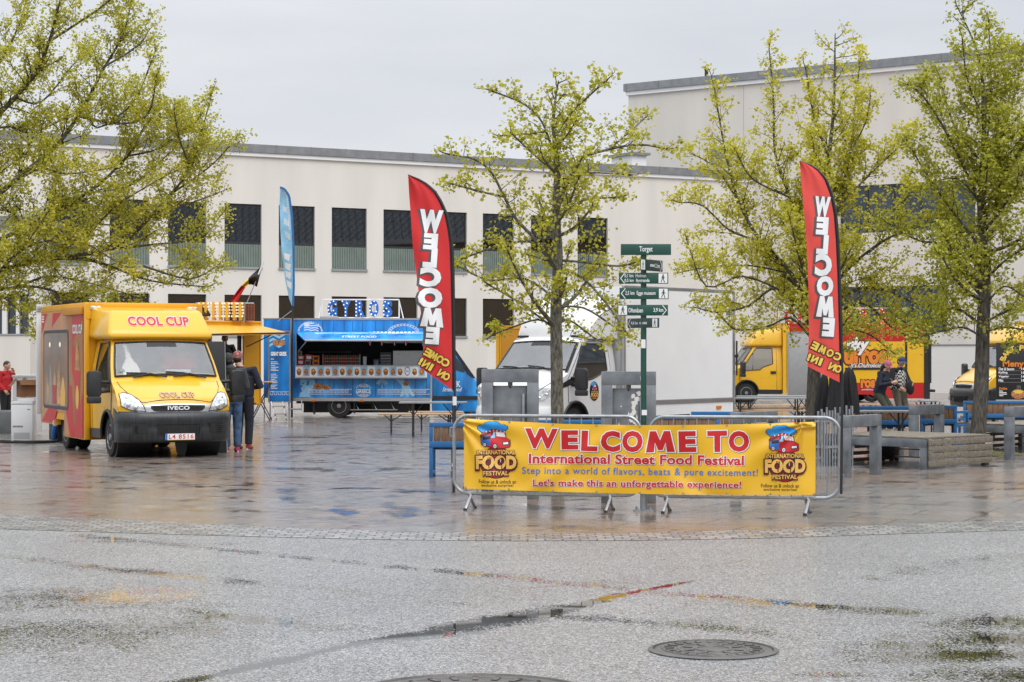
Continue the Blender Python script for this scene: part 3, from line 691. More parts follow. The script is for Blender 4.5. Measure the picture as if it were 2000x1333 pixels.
# ============================================================ VEHICLES  (local: x forward, y left, z up, origin on the ground under the front axle)
def catmull(pts, n=6):
    o = []
    for i in range(len(pts)-1):
        p0, p1, p2, p3 = pts[max(i-1, 0)], pts[i], pts[i+1], pts[min(i+2, len(pts)-1)]
        for k in range(n):
            t = k/n
            o.append(tuple(.5*((2*b)+(-a+c)*t*.6+(2*a*.6-(2+.8)*b+(2+.8)*c*1-(.6*2)*0*d-2*.6*c*0-.6*d*0)*0) if False else b+(c-b)*t for a, b, c, d in zip(p0, p1, p2, p3)))
    o.append(pts[-1]); return o
class Cab:
    def __init__(s, prof, wtab, nose=.26, ws=(4, 5), rear=-1.33, sill=.34, arch=.45, wheel=.345):
        s.prof = prof; s.wtab = wtab; s.nose = nose; s.ws = ws; s.rear = rear; s.sill = sill; s.arch = arch; s.wheel = wheel
        s.T = []
        for i in range(len(prof)-1):
            for k in range(6): s.T.append(i+k/6)
        s.T.append(len(prof)-1)
    def w(s, z): return interp(s.wtab, z)
    def px(s, t):
        i = min(int(t), len(s.prof)-2); f = t-i
        # rounded joints
        a, b = s.prof[i], s.prof[i+1]
        return lerp(a[0], b[0], f), lerp(a[1], b[1], f)
    def kf(s, t): return s.nose*max(0, 1-t/(s.ws[0]+1.2))+.05*(t < s.ws[1]+1)
    def surf(s, t, q, off=0):
        x, z = s.px(t); wz = s.w(z); k = s.kf(t)
        p = Vector((x-k*abs(q)**3.2, q*wz, z+.035*(1-q*q)*(t > 1.5)))
        if off:
            x2, z2 = s.px(min(t+.05, len(s.prof)-1.001)); x1, z1 = s.px(max(t-.05, 0))
            d = Vector((x2-x1, 0, z2-z1)).normalized(); nn = Vector((-d.z, 0, d.x)) if False else Vector((d.z, 0, -d.x))
            if nn.x < 0 and nn.z < 0: nn = -nn
            if abs(nn.z) > abs(nn.x) and nn.z < 0: nn = -nn
            if abs(nn.x) >= abs(nn.z) and nn.x < 0: nn = -nn
            p += nn*off
        return p
    def tz(s, z):     # profile parameter at height z on the nose / bonnet / screen
        for i in range(len(s.prof)-1):
            z0, z1 = s.prof[i][1], s.prof[i+1][1]
            if z0 <= z <= z1: return i+(z-z0)/(z1-z0)
        return len(s.prof)-1
    def front(s, y, z, off=0):
        t = s.tz(z); return s.surf(t, max(-1, min(1, y/s.w(z))), off)
    def bottom(s, x):
        if abs(x) < s.arch: return max(s.sill, s.wheel+.02+math.sqrt(s.arch**2-x*x))
        return s.sill
    def roofz(s, x):  # upper edge of the side at x
        best = s.prof[-1][1]
        for k in range(len(s.T)-1):
            t0, t1 = s.T[k], s.T[k+1]
            x0 = s.px(t0)[0]-s.kf(t0); x1 = s.px(t1)[0]-s.kf(t1)
            if x1 <= x <= x0: return lerp(s.px(t0)[1], s.px(t1)[1], (x0-x)/max(1e-6, x0-x1))
        return best if x < 0 else s.prof[0][1]
    def side(s, x, z, sg, off=0):
        return Vector((x, sg*(s.w(z)+off), z))
    def body(s, paint, root):
        k = MB(); nq = 20; t0, t1 = s.ws
        nt = len(s.T)-1
        def fn(u, v): return s.surf(s.T[round(u*nt)], v*2-1)
        def skip(u, v):
            t = s.T[min(int(u*nt), nt-1)]+.01
            return t0+.1 < t < t1-.1 and abs(v*2-1) < .9
        k.grid(fn, nt, nq, paint, skip)
        for sg in (-1, 1):
            cols = []
            xs = [(s.px(t)[0]-s.kf(t), s.px(t)[1]) for t in s.T]
            xx = [s.arch*math.cos(math.pi*i/16) for i in range(17)]
            allx = sorted({round(x, 4) for x, _ in xs}|{round(x, 4) for x in xx if x < xs[0][0]}, reverse=True)
            for x in allx:
                zt = s.roofz(x); zb = min(s.bottom(x), zt-.02)
                cols.append([s.side(x, lerp(zt, zb, j/10), sg) for j in range(11)])
            n = len(cols); k.add([p for c in cols for p in c], [(i*11+j, (i+1)*11+j, (i+1)*11+j+1, i*11+j+1) for i in range(n-1) for j in range(10)], paint)
        zr = s.prof[-1][1]
        rear = [s.side(s.rear, lerp(s.sill, zr, j/8), 1) for j in range(9)]+[s.side(s.rear, lerp(zr, s.sill, j/8), -1) for j in range(9)]
        k.add(rear, [tuple(range(18))], 'dark_interior')
        k.b2(s.rear+.02, s.px(t0)[0]-.15, -.92, .92, s.sill, .9, 'dark_interior')
        # arches and floor are dark inside
        o = k.build('cab', root, ang=40, recalc=True)
        return o
    def patch(s, kind, lo, hi, a0, a1, off, m, nu=14, nv=8, sg=1, mb=None):
        k = mb or MB()
        def fn(u, v):
            a = lerp(a0, a1, u); z = lerp(interp(lo, a), interp(hi, a), v)
            return s.side(a, z, sg, off) if kind == 'side' else s.front(a, z, off)
        k.grid(fn, nu, nv, m)
        return k
    def outline(s, kind, poly, off, r, m, sg=1, mb=None, n=6):
        k = mb or MB(); pts = []
        for i in range(len(poly)):
            a, b = poly[i], poly[(i+1) % len(poly)]
            for q in range(n):
                y, z = lerp(a[0], b[0], q/n), lerp(a[1], b[1], q/n)
                pts.append(s.side(y, z, sg, off) if kind == 'side' else s.front(y, z, off))
        pts.append(pts[0]); k.tube(pts, r, m, 5, caps=False)
        return k
def wheel(root, x, y, sg, r=.345, wdt=.21, rim='rim_steel', hubcap=False):
    k = MB(); y0 = y
    a = sg
    k.lathe([(r*.62, y0-a*wdt/2), (r*.93, y0-a*wdt/2), (r, y0-a*wdt*.38), (r, y0+a*wdt*.38), (r*.95, y0+a*wdt*.48), (r*.66, y0+a*wdt/2), (r*.62, y0+a*wdt*.42)], (x, 0, r), 'y', 'rubber', 36)
    o = k.build('wheel', root)
    k = MB(); ro = r*.63
    k.lathe([(ro, y0-a*wdt*.3), (ro, y0+a*wdt*.47), (ro*.93, y0+a*wdt*.48), (ro*.88, y0+a*wdt*.25), (ro*.60, y0+a*wdt*.18), (ro*.50, y0+a*wdt*.34), (ro*.30, y0+a*wdt*.36), (ro*.27, y0+a*wdt*.52), (.001, y0+a*wdt*.54)], (x, 0, r), 'y', rim, 36)
    for i in range(10):
        q = 2*math.pi*i/10; k.cyl((x+ro*.72*math.cos(q), y0+a*wdt*.15, r+ro*.72*math.sin(q)), (x+ro*.72*math.cos(q), y0+a*wdt*.245, r+ro*.72*math.sin(q)), ro*.105, 'black_print', n=8)
    for i in range(5):
        q = 2*math.pi*i/5+.3; k.cyl((x+ro*.40*math.cos(q), y0+a*wdt*.3, r+ro*.40*math.sin(q)), (x+ro*.40*math.cos(q), y0+a*wdt*.40, r+ro*.40*math.sin(q)), ro*.05, 'chrome', n=6)
    k.build('rim', o)
    return o
OLD = dict(prof=[(.985, .76), (.965, .90), (.88, 1.01), (.60, 1.19), (.30, 1.33), (-.20, 2.00), (-.30, 2.08), (-.75, 2.14), (-1.33, 2.15)],
           wtab=[(0, .985), (.9, 1.0), (1.3, .985), (1.6, .95), (2.0, .87), (2.1, .83), (2.3, .80)], ws=(4, 5))
NEW = dict(prof=[(1.03, .62), (1.02, .88), (.97, 1.10), (.66, 1.29), (.36, 1.40), (-.26, 2.04), (-.38, 2.12), (-.8, 2.18), (-1.5, 2.20)],
           wtab=[(0, .985), (.9, 1.0), (1.35, .985), (1.6, .95), (2.05, .87), (2.15, .83), (2.3, .80)], ws=(4, 5), rear=-1.5, nose=.30)
def cab_common(root, cb, paint, new=False, screen_items=True, mirrors=(-1, 1), winmat='dark_pane'):
    body = cb.body(paint, root)
    t0, t1 = cb.ws
    g = MB(); g.grid(lambda u, v: cb.surf(lerp(t0+.12, t1-.05, u), (v*2-1)*.925, .012), 10, 16, 'windscreen_glass'); ws = g.build('windscreen', root)
    g = MB(); q = .935
    loop = [cb.surf(t0+.10, lerp(-q, q, i/14), .014) for i in range(15)]+[cb.surf(lerp(t0+.1, t1-.03, i/8), q, .014) for i in range(1, 9)]+[cb.surf(t1-.03, lerp(q, -q, i/14), .014) for i in range(1, 15)]+[cb.surf(lerp(t1-.03, t0+.1, i/8), -q, .014) for i in range(1, 9)]
    g.tube(loop, .020, 'black_plastic', 6); g.build('seal', ws)
    g = MB(); g.grid(lambda u, v: cb.surf(lerp(t1-.16, t1-.06, u), (v*2-1)*.30, .018), 2, 8, 'black_print'); g.build('sun_strip', ws)
    for y0, y1 in ((-.62, -.02), (.10, .72)):
        g = MB(); p = [cb.surf(t0+.04, y0/.98 if y0 > 0 else y0/.98, .03), cb.surf(t0+.10, lerp(y0, y1, .5), .045), cb.surf(t0+.02, y1, .03)]
        g.tube(p, [.014, .016, .012], 'black_plastic', 6); g.tube([cb.surf(t0+.16, y0-.12, .03), cb.surf(t0+.13, y0+.2, .035), cb.surf(t0+.03, y1-.02, .035)], .012, 'black_plastic', 6)
        g.build('wiper', root)
    for pts in ([(-.60, .955), (-.70, 1.01), (-.80, 1.10), (-.88, 1.22), (-.90, 1.31)], [(.60, .955), (.70, 1.01), (.80, 1.10), (.88, 1.22), (.90, 1.31)], [(-.60, .955), (-.3, .97), (0, .975), (.3, .97), (.60, .955)]):
        g = MB(); g.tube([cb.front(y, z, .004) for y, z in pts], .006, 'black_print', 5); g.build('bonnet_seam', body)
    # inside: dashboard, wheel, seats, papers behind the glass
    xw = cb.px(t0)[0]; zw = cb.px(t0)[1]
    g = MB(); g.prism([(xw-.02, zw-.25), (xw-.05, zw-.03), (xw-.42, zw+.02), (xw-.62, zw-.12), (xw-.62, zw-.4)], -.88, .88, 'y', 'grey_interior'); g.build('dashboard', root, bevel=.02)
    g = MB(); pts = [(xw-.66+.10*math.sin(a)*.6, .42+.2*math.cos(a), zw+.03+.2*math.sin(a)*.85) for a in [2*math.pi*i/20 for i in range(21)]]
    g.tube(pts, .016, 'black_plastic', 6); g.box((xw-.66, .42, zw+.03), (.05, .16, .10), 'black_plastic', 0, R(-30)); g.build('steering_wheel', root)
    for y in (-.45, .45):
        g = MB(); g.prism(rrect(-.24, 0, .24, .62, .08), -.06, .06, 'x', 'grey_interior'); g.prism(rrect(-.13, .64, .13, .86, .06), -.04, .04, 'x', 'grey_interior')
        so = g.build('seat', root, bevel=.015); so.location = (-.98, y, 1.12)
    for sg in (-1, 1):
        x_f, x_b = .26, cb.rear+.20
        hi = [(x_b, cb.prof[-1][1]-.09), (-.45, cb.prof[-1][1]-.10)]+[(x, cb.roofz(x)-.10) for x in (-.35, -.2, -.05, .1, .26)]; hi.sort()
        lo = [(x_b, .46), (-.47, .46), (-.45, .47), (-.40, .58), (-.28, .72), (0, .84), (.26, .80)]
        d = cb.patch('side', lo, hi, x_b, x_f, .007, paint, 26, 14, sg)
        dpoly = [(x_b, .46), (x_b, hi[0][1]), (-.4, interp(hi, -.4)), (-.1, interp(hi, -.1)), (.26, interp(hi, .26)), (.26, .80), (0, .84), (-.28, .72), (-.45, .47)]
        cb.outline('side', dpoly, .006, .006, 'black_plastic', sg, d)
        do = d.build('door', root)
        if new: wl, wh = [(-1.16, 1.46), (-.6, 1.28), (-.35, 1.25), (.06, 1.27)], [(-1.16, 2.00), (-.55, 2.02), (-.36, 1.97), (.06, 1.36)]; x0, x1 = -1.16, .06
        else: wl, wh = [(-.98, 1.42), (-.62, 1.30), (-.5, 1.20), (.14, 1.17)], [(-.98, 1.99), (-.42, 2.00), (-.34, 1.96), (.14, 1.26)]; x0, x1 = -.98, .14
        g = cb.patch('side', wl, wh, x0, x1, .012, winmat, 16, 8, sg)
        wo = g.build('window', do)
        g = cb.outline('side', [(x0, wl[0][1]), (x0, wh[0][1]), (wh[1][0], wh[1][1]), (wh[2][0], wh[2][1]), (x1, wh[-1][1]), (x1, wl[-1][1]), (wl[2][0], wl[2][1]), (wl[1][0], wl[1][1])], .013, .016, 'black_plastic', sg)
        if not new: g.tube([cb.side(-.22, 1.20, sg, .013), cb.side(-.26, 1.84, sg, .013)], .012, 'black_plastic', 6)
        g.build('window_seal', do)
        g = MB(); g.box(cb.side(x_b+.13, 1.10, sg, .02), (.20, .05, .10), 'black_plastic'); g.build('handle', do, bevel=.012)
        if sg in mirrors:
            g = MB(); yy = sg*(cb.w(1.3)+.02)
            g.tube([(.12, yy-.04*sg, 1.30), (.20, yy+.20*sg, 1.32)], .032, 'black_plastic', 8); g.tube([(.12, yy-.04*sg, 1.16), (.20, yy+.20*sg, 1.14)], .032, 'black_plastic', 8)
            g.build('mirror_arm', do)
            g = MB(); g.prism(rrect(-.13, -.24, .13, .22, .07), -.08, .05, 'x', 'black_plastic')
            mo = g.build('mirror', do, bevel=.02); mo.location = (.22, yy+.29*sg, 1.29); mo.rotation_euler = (0, 0, sg*R(12))
            g = MB(); g.prism(rrect(-.125, -.06, .125, .06, .03), -.084, .054, 'x', 'black_plastic')
            m2 = g.build('mirror', do, bevel=.012); m2.location = (.22, yy+.29*sg, 1.00); m2.rotation_euler = (0, 0, sg*R(12))
        # black sill and arch trim
        g = MB(); y = cb.w(.4)
        g.prism([(-.47, .30), (-.47, .46), (cb.rear, .46), (cb.rear, .30)], sg*(y-.02), sg*(y+.012), 'y', 'black_plastic'); g.build('sill_trim', root, smooth=False)
        g = MB(); arc = [(cb.arch*.99*math.cos(R(a)), sg*(cb.w(.8)+.012), cb.wheel+.02+cb.arch*.99*math.sin(R(a))) for a in range(-8, 189, 7)]
        g.tube(arc, .028, 'black_plastic', 6); g.build('arch_trim', root)
        g = MB(); g.lathe([(cb.arch*.98, -.3), (cb.arch*.98, .3), (.001, .3)], (0, sg*.62, cb.wheel+.02), 'y', 'black_print', 24); g.build('wheel_well', root)
        wheel(root, 0, sg*.86, sg, cb.wheel)
    return body
def bumper_old(root, cb, col_m='bumper_plastic'):
    k = MB(); pl = [(0, 1.07), (.35, 1.06), (.65, 1.02), (.86, .93), (.98, .80), (1.02, .62), (1.015, .44)]
    pl = [(-y, x) for y, x in reversed(pl[1:])]+pl
    secs = [(.27, -.07), (.32, -.01), (.50, .0), (.58, -.015), (.62, .015), (.76, .0), (.80, -.05)]
    n = len(pl); vs = [(x+dx*(1 if x > .6 else .3), y*(1+dx*.3), z+(.07*max(0, (.75-x))/.3 if z > .7 else 0)) for z, dx in secs for y, x in pl]
    fs = [(i*n+j, i*n+j+1, (i+1)*n+j+1, (i+1)*n+j) for i in range(len(secs)-1) for j in range(n-1)]
    b_ = (len(secs)-1)*n
    fs += [tuple(range(n)), tuple(b_+j for j in range(n-1, -1, -1))]+[tuple([i*n for i in range(len(secs))]+[i*n+n-1 for i in range(len(secs)-1, -1, -1)])]
    k.add(vs, fs, col_m); o = k.build('bumper', root, ang=50)
    def bx(y): return interp([(a, b) for a, b in pl], y)
    g = MB(); g.grid(lambda u, v: (bx(lerp(-.40, .40, u))+.014, lerp(-.40, .40, u)*(.82+.18*v), lerp(.40, .57, v)), 10, 3, 'black_print')
    for i in range(16): g.box((bx(-.36+.048*i)+.018, -.36+.048*i, .49), (.012, .008, .15), 'black_plastic')
    for i in range(4): g.box((1.075, 0, .43+.035*i), (.012, .66, .006), 'black_plastic')
    g.build('lower_grille', o, smooth=False)
    for sg in (-1, 1):
        g = MB(); g.grid(lambda u, v: (bx(sg*lerp(.55, .80, u))+.010, sg*lerp(.55, .80, u), lerp(.44, .60, v)), 5, 2, 'black_print')
        for i in range(4): g.box((bx(sg*.74)+.004, sg*.72, .46+.035*i), (.03, .15, .012), 'black_plastic', sg*R(-28))
        g.build('fog_light_recess', o, smooth=False)
    return o
def headlight_old(root, cb, sg):
    lo = [(.56, .80), (.66, .80), (.80, .83), (.95, .90)]; hi = [(.56, .82), (.60, .90), (.68, 1.00), (.78, 1.085), (.87, 1.115), (.95, 1.10)]
    k = MB()
    k.grid(lambda u, v: cb.front(sg*lerp(.56, .95, u), lerp(interp(lo, lerp(.56, .95, u)), interp(hi, lerp(.56, .95, u)), v), .014), 12, 8, 'lamp_clear')
    o = k.build('headlight', root)
    g = MB()
    for y, z, r in ((.72, .885, .052), (.83, .92, .055), (.84, 1.03, .036)):
        c = cb.front(sg*y, z, .004); g.ball(c, (.028, r, r), 'chrome', 14, 8); g.ball(c+Vector((.022, 0, 0)), (.012, r*.5, r*.5), 'lamp_clear', 10, 6)
    g.build('reflector', o)
    g = cb.outline('front', [(sg*a, z) for a, z in ((.56, .81), (.80, .83), (.95, .90), (.95, 1.10), (.87, 1.115), (.78, 1.085), (.68, 1.0), (.60, .9))], .012, .008, 'black_plastic'); g.build('rim_seal', o)
def grille_old(root, cb, letters=True, lo_part='IVECO'):
    k = cb.patch('front', [(-.62, .775), (-.3, .765), (.3, .765), (.62, .775)], [(-.62, .90), (-.5, .925), (0, .935), (.5, .925), (.62, .90)], -.62, .62, .010, 'silver_trim', 20, 5); o = k.build('grille', root)
    k = cb.patch('front', [(-.48, .86), (-.42, .805), (.42, .805), (.48, .86)], [(-.48, .90), (0, .912), (.48, .90)], -.48, .48, .018, 'black_print', 20, 4)
    for i in range(40): k.box(cb.front(-.42+.0215*i, .86, .02), (.008, .006, .08), 'black_plastic', 0, 0, R(30))
    k.build('mesh', o)
    if letters:
        k = MB(); k.text(lo_part, (-.19, .832, .19, .893), lambda u, v, l_: cb.front(u, v, .030), 'white_paint', off=.035, spacing=1.06); k.build('lettering', o, smooth=False)
def fairing_old(root, paint, rear=-1.33, z1=2.62):
    k = MB(); zb = 2.06
    k.add([(-.17, -.93, zb), (-.17, .93, zb), (rear-.005, 1.0, zb), (rear-.005, -1.0, zb),
           (-.15, -.95, zb+.10), (-.15, .95, zb+.10), (rear-.005, 1.03, zb+.10), (rear-.005, -1.03, zb+.10),
           (-.50, -.82, z1-.04), (-.50, .82, z1-.04), (rear-.005, .98, z1+.04), (rear-.005, -.98, z1+.04)],
          [(0, 3, 2, 1), (0, 1, 5, 4), (1, 2, 6, 5), (2, 3, 7, 6), (3, 0, 4, 7), (4, 5, 9, 8), (5, 6, 10, 9), (6, 7, 11, 10), (7, 4, 8, 11), (8, 9, 10, 11)], paint)
    me = k.build('roof_fairing', root, bevel=.075, ang=60)
    return me
def fair_front(y, z, z1=2.62): return -.15-.35*(z-2.16)/(z1-.04-2.16)
def chassis(root, x0, x1, xr, duals=True, r=.345, rim='rim_steel'):
    k = MB()
    for y in (-.42, .42): k.b2(x1, x0, y-.04, y+.04, .50, .62, 'black_plastic')
    for i in range(6): k.b2(lerp(x0, x1, (i+.5)/6)-.04, lerp(x0, x1, (i+.5)/6)+.04, -.42, .42, .50, .6, 'black_plastic')
    k.cyl((xr, -.75, r), (xr, .75, r), .06, 'black_plastic'); k.ball((xr, 0, r), (.16, .16, .15), 'black_plastic')
    k.b2(xr+1.0, xr+1.7, -.9, -.5, .34, .58, 'black_plastic')
    k.build('chassis', root, smooth=False)
    for sg in (-1, 1):
        wheel(root, xr, sg*.90, sg, r, .20, rim)
        if duals: wheel(root, xr, sg*.66, sg, r, .19, rim)
def side_fn(y, sg):   # drawing on a vehicle's side: u to the viewer's right, v up
    return (lambda u, v, l_: (u, -(y+.003+.0015*l_), v)) if sg < 0 else (lambda u, v, l_: (-u, y+.003+.0015*l_, v))

# ---------------------------------------------------------------- yellow food truck on the left
fw = Vector((.424, -.906)); px0 = Vector((-6.20, 35.42))
yt = thing('food_truck', 'yellow food truck with red writing above its windscreen, nearest vehicle on the left', 'food truck', (px0.x, px0.y, .012), math.atan2(fw.y, fw.x))
cb = Cab(**OLD)
cab_common(yt, cb, 'yellow_paint'); bo = bumper_old(yt, cb); grille_old(yt, cb)
for sg in (-1, 1): headlight_old(yt, cb, sg)
fo = fairing_old(yt, 'yellow_paint')
g = MB(); ff = lambda u, v, l_: (fair_front(u, v)+.006+.0025*l_, u, v)
g.text('COOL CUP', (-.56, 2.305, .56, 2.475), ff, 'grey_shadow_print', off=.098, base=.045, lay=0, spacing=1.05)
g.text('COOL CUP', (-.56, 2.305, .56, 2.475), ff, 'white_print', off=.085, base=.045, lay=1, spacing=1.05)
g.text('COOL CUP', (-.56, 2.305, .56, 2.475), ff, 'red_print', off=.045, base=.045, lay=2, spacing=1.05)
g.build('lettering', fo, smooth=False)
g = MB((.05, .03)); hf = lambda u, v, l_: cb.front(u, v, .008+.003*l_)
for off, m_, l_ in ((.13, 'white_print', 0), (.085, 'dark_red_print', 1), (.012, 'gold_print', 2)): g.text('COOL CUP', (-.29, 1.01, .33, 1.09), hf, m_, off=off, lay=l_, spacing=1.06, res=2)
g.build('lettering', yt, smooth=False)
# papers and red cushion seen through the misted windscreen
for nm, m_, c_, d_ in (('paper', 'white_print', (-.02, -.35, 1.40), (.02, .72, .09)), ('paper', 'white_print', (-.10, .30, 1.47), (.02, .46, .12)), ('red_cushion', 'red_cloth', (-.60, .42, 1.66), (.18, .62, .34))):
    g = MB(); g.box(c_, d_, m_, 0, R(-25), 0); g.build(nm, yt, bevel=.005)
g = MB(); g.box(cb.surf(4.24, -.80, .016), (.004, .10, .06), 'panel_green', 0, R(-37)); g.build('sticker', yt, smooth=False)
# number plate
g = MB(); g.b2(1.082, 1.094, -.26, .26, .315, .425, 'white_print'); po = g.build('number_plate', bo, smooth=False)
g = MB(); nf = lambda u, v, l_: (1.0955+.001*l_, u, v)
g.flat([(-.26, .315), (-.225, .315), (-.225, .425), (-.26, .425)], nf, 'blue_print'); g.flat([(-.225, .315), (.26, .315), (.26, .327), (-.225, .327)], nf, 'yellow_print')
g.build('plate_band', bo, smooth=False)
g = MB(); g.text('L4 8516', (-.20, .337, .235, .412), nf, 'red_print', off=.012, lay=1, spacing=1.15); g.build('plate_lettering', bo, smooth=False)
# the box body
BX0, BX1, BW, BT = -1.33, -5.1, 1.10, 2.74
k = MB(); k.b2(BX1+.03, BX0-.03, -BW+.01, BW-.01, .55, BT-.02, 'yellow_box')
k.b2(-3.0, BX0-.03, -BW+.01, -BW+.10, .24, .55, 'yellow_box'); k.b2(-3.0, BX0-.03, BW-.10, BW-.01, .24, .55, 'yellow_box')
k.b2(BX1+.03, -3.74, -BW+.01, -BW+.10, .44, .55, 'yellow_box'); k.b2(BX1+.03, -3.74, BW-.10, BW-.01, .44, .55, 'yellow_box')
k.b2(BX0-.09, BX0-.03, -BW+.01, BW-.01, .24, .55, 'orange_box')
bx_ = k.build('box_body', yt, smooth=False)
k = MB()
for sg in (-1, 1):
    k.b2(BX0-.10, BX0, sg*(BW-.10), sg*BW, .24, BT, 'yellow_box'); k.b2(BX1, BX0-.10, sg*(BW-.07), sg*(BW+.004), BT-.12, BT, 'yellow_box')
k.b2(BX0-.08, BX0+.004, -BW+.10, BW-.10, BT-.14, BT, 'yellow_box'); k.b2(BX1-.02, BX1+.08, -BW, BW, .44, BT, 'orange_box')
k.build('edge_trim', bx_, bevel=.02)
for sg in (-1, 1):
    k = MB(); k.prism(rrect(-.10, -.035, .10, .035, .03), 0, .03, 'x', 'lamp_clear'); o = k.build('marker_lamp', bx_, bevel=.008); o.location = (BX0+.003, sg*.90, BT-.10)
    k = MB(); k.prism(rrect(-.16, -.14, .16, .14, .04), 0, .008, 'x', 'yellow_box'); o = k.build('corner_plate', bx_); o.location = (BX0+.001, sg*.92, BT-.16)
k = MB(); k.b2(-2.9, BX0-.12, -BW-.06, -BW+.004, BT-.22, BT-.07, 'orange_box'); k.build('awning_case', bx_, bevel=.015)
# printed side: rays of red and orange, a dim picture panel, a tall cup column
k = MB(); S = side_fn(BW, -1)
k.flat([(BX1+.10, .46), (-3.76, .46), (-3.76, .70), (-3.0, .70), (-3.0, .26), (BX0-.13, .26), (BX0-.13, BT-.14), (BX1+.10, BT-.14)], S, 'orange_red_print', 0)
pic = [(-5.0, .62), (-2.35, .62), (-2.35, BT-.2), (-5.0, BT-.2)]
for pl in ([(-5.0, .47), (-3.9, .47), (-3.3, 1.0), (-3.9, 1.0)], [(-3.05, .95), (-2.5, .26), (-2.2, .26), (-2.35, 1.2), (-3.0, 1.3)], [(-5.0, 2.2), (-4.5, BT-.15), (-5.0, BT-.15)], [(-4.1, 2.32), (-3.2, BT-.15), (-4.0, BT-.15)], [(-2.35, 2.0), (-1.46, BT-.3), (-1.46, BT-.15), (-2.35, BT-.15)], [(-2.35, .27), (-1.46, .27), (-1.46, 1.1)], [(-2.35, 1.5), (-2.1, 1.2), (-2.1, 1.9), (-2.35, 2.0)]):
    k.flat(pl, S, 'red_print', 1)
k.build('side_print', bx_, smooth=False)
mat('picture_dark', (.035, .022, .008), .3, var=.5, scale=1.6, c2=(.17, .075, .018), coat=.3)
mat('picture_warm', (.30, .13, .015), .35, var=.5, scale=5, c2=(.52, .26, .05), coat=.3)
k = MB(); k.flat(rrect(-4.86, .74, -2.62, 2.26, .12), S, 'frame_dark', 2); k.flat(rrect(-4.78, .80, -2.70, 2.20, .10), S, 'picture_dark', 3)
for u in (-4.25, -3.35):
    k.flat(ellipse(u, 1.98, .075, .05, 20), S, 'bulb_warm', 5); k.flat([(u-.015, 2.02), (u+.015, 2.02), (u+.015, 2.2), (u-.015, 2.2)], S, 'picture_warm', 4)
for u, w_, h0, h1, m_ in ((-4.5, .14, .84, 1.45, 'picture_warm'), (-4.2, .13, .82, 1.62, 'sill_metal'), (-3.82, .17, .9, 1.5, 'picture_warm'), (-3.45, .15, .84, 1.72, 'picture_warm'), (-3.1, .2, .82, 1.38, 'gold_print')):
    k.flat([(u-w_, h0), (u+w_, h0), (u+w_*1.05, lerp(h0, h1, .5)), (u+w_*.5, lerp(h0, h1, .85)), (u+w_*.1, h1), (u-w_*.3, lerp(h0, h1, .9)), (u-w_, lerp(h0, h1, .45))], S, m_, 4)
k.flat([(-3.95, .84), (-3.7, .84), (-3.66, 1.2), (-4.0, 1.2)], S, 'red_print', 5)
k.build('picture', bx_, smooth=False)
k = MB(); k.flat([(-2.02, .5), (-1.78, .5), (-1.66, 1.5), (-2.14, 1.5)], S, 'red_print', 2); k.flat([(-2.12, 1.5), (-1.68, 1.5), (-1.8, 1.95), (-1.9, 2.08), (-2.0, 1.9)], S, 'picture_warm', 2); k.flat(ellipse(-1.9, 1.0, .13, .22), S, 'gold_print', 3)
k.build('cup_picture', bx_, smooth=False)
k = MB()
for o_, m_, l_ in ((.06, 'grey_shadow_print', 3), (.035, 'white_print', 4)): k.text('COOL CUP', (-2.28, 2.18, -1.50, 2.34), S, m_, off=o_, lay=l_)
k.build('lettering', bx_, smooth=False)
k = MB()
for i in range(3): k.b2(BX1+.14, BX1+.30, -BW-.012, -BW-.006, 2.42+i*.05, 2.45+i*.05, 'white_panel')
k.build('vent', bx_, smooth=False)
k = MB(); k.b2(BX1-.42, BX1-.34, -BW-.02, -BW+.08, .60, BT+.02, 'white_paint'); k.b2(BX1-.44, BX1-.30, -BW-.03, -BW+.10, BT-.08, BT+.05, 'aluminium'); k.b2(BX1-.36, BX1-.28, -.95, .95, .62, BT-.03, 'white_panel'); k.build('rear_door', yt, bevel=.01)
chassis(yt, -.6, -5.0, -3.38)
k = MB(); k.b2(-4.95, -4.2, -.98, -.55, .10, .56, 'black_plastic'); k.build('battery_box', yt, bevel=.02)
k = MB(); k.tube([(-4.3, -1.02, .16), (-4.12, -1.05, .30), (-4.0, -1.05, .44)], .05, 'blue_print', 10); k.tube([(-4.0, -1.05, .44), (-3.93, -1.05, .51)], .06, 'white_paint', 10); k.build('power_plug', yt)

# ---------------------------------------------------------------- white box truck behind the barriers
fw = Vector((-.606, -.795)); 
wt = thing('box_truck', 'white box truck with rounded roof dome parked behind the centre tree', 'truck', (.52, 41.75, .012), math.atan2(fw.y, fw.x))
cb = Cab(**NEW); cab_common(wt, cb, 'white_paint', new=True)
k = MB(); pl = [(0, 1.12), (.4, 1.10), (.7, 1.04), (.9, .92), (1.0, .76), (1.02, .50)]; pl = [(-y, x) for y, x in reversed(pl[1:])]+pl; n_ = len(pl)
secs = [(.28, -.06), (.34, 0), (.62, .0), (.72, -.05)]
k.add([(x+dx, y, z) for z, dx in secs for y, x in pl], [(i*n_+j, i*n_+j+1, (i+1)*n_+j+1, (i+1)*n_+j) for i in range(3) for j in range(n_-1)]+[tuple(range(n_)), tuple(3*n_+j for j in range(n_-1, -1, -1)), tuple([i*n_ for i in range(4)]+[i*n_+n_-1 for i in range(3, -1, -1)])], 'white_paint')
bo = k.build('bumper', wt, ang=50)
k = MB(); k.grid(lambda u, v: (interp(pl, lerp(-.7, .7, u))+.012, lerp(-.7, .7, u), lerp(.34, .46, v)), 14, 2, 'black_plastic'); k.build('lower_grille', bo)
k = cb.patch('front', [(-.62, .66), (0, .64), (.62, .66)], [(-.62, .92), (-.3, .96), (.3, .96), (.62, .92)], -.62, .62, .012, 'black_print', 20, 6)
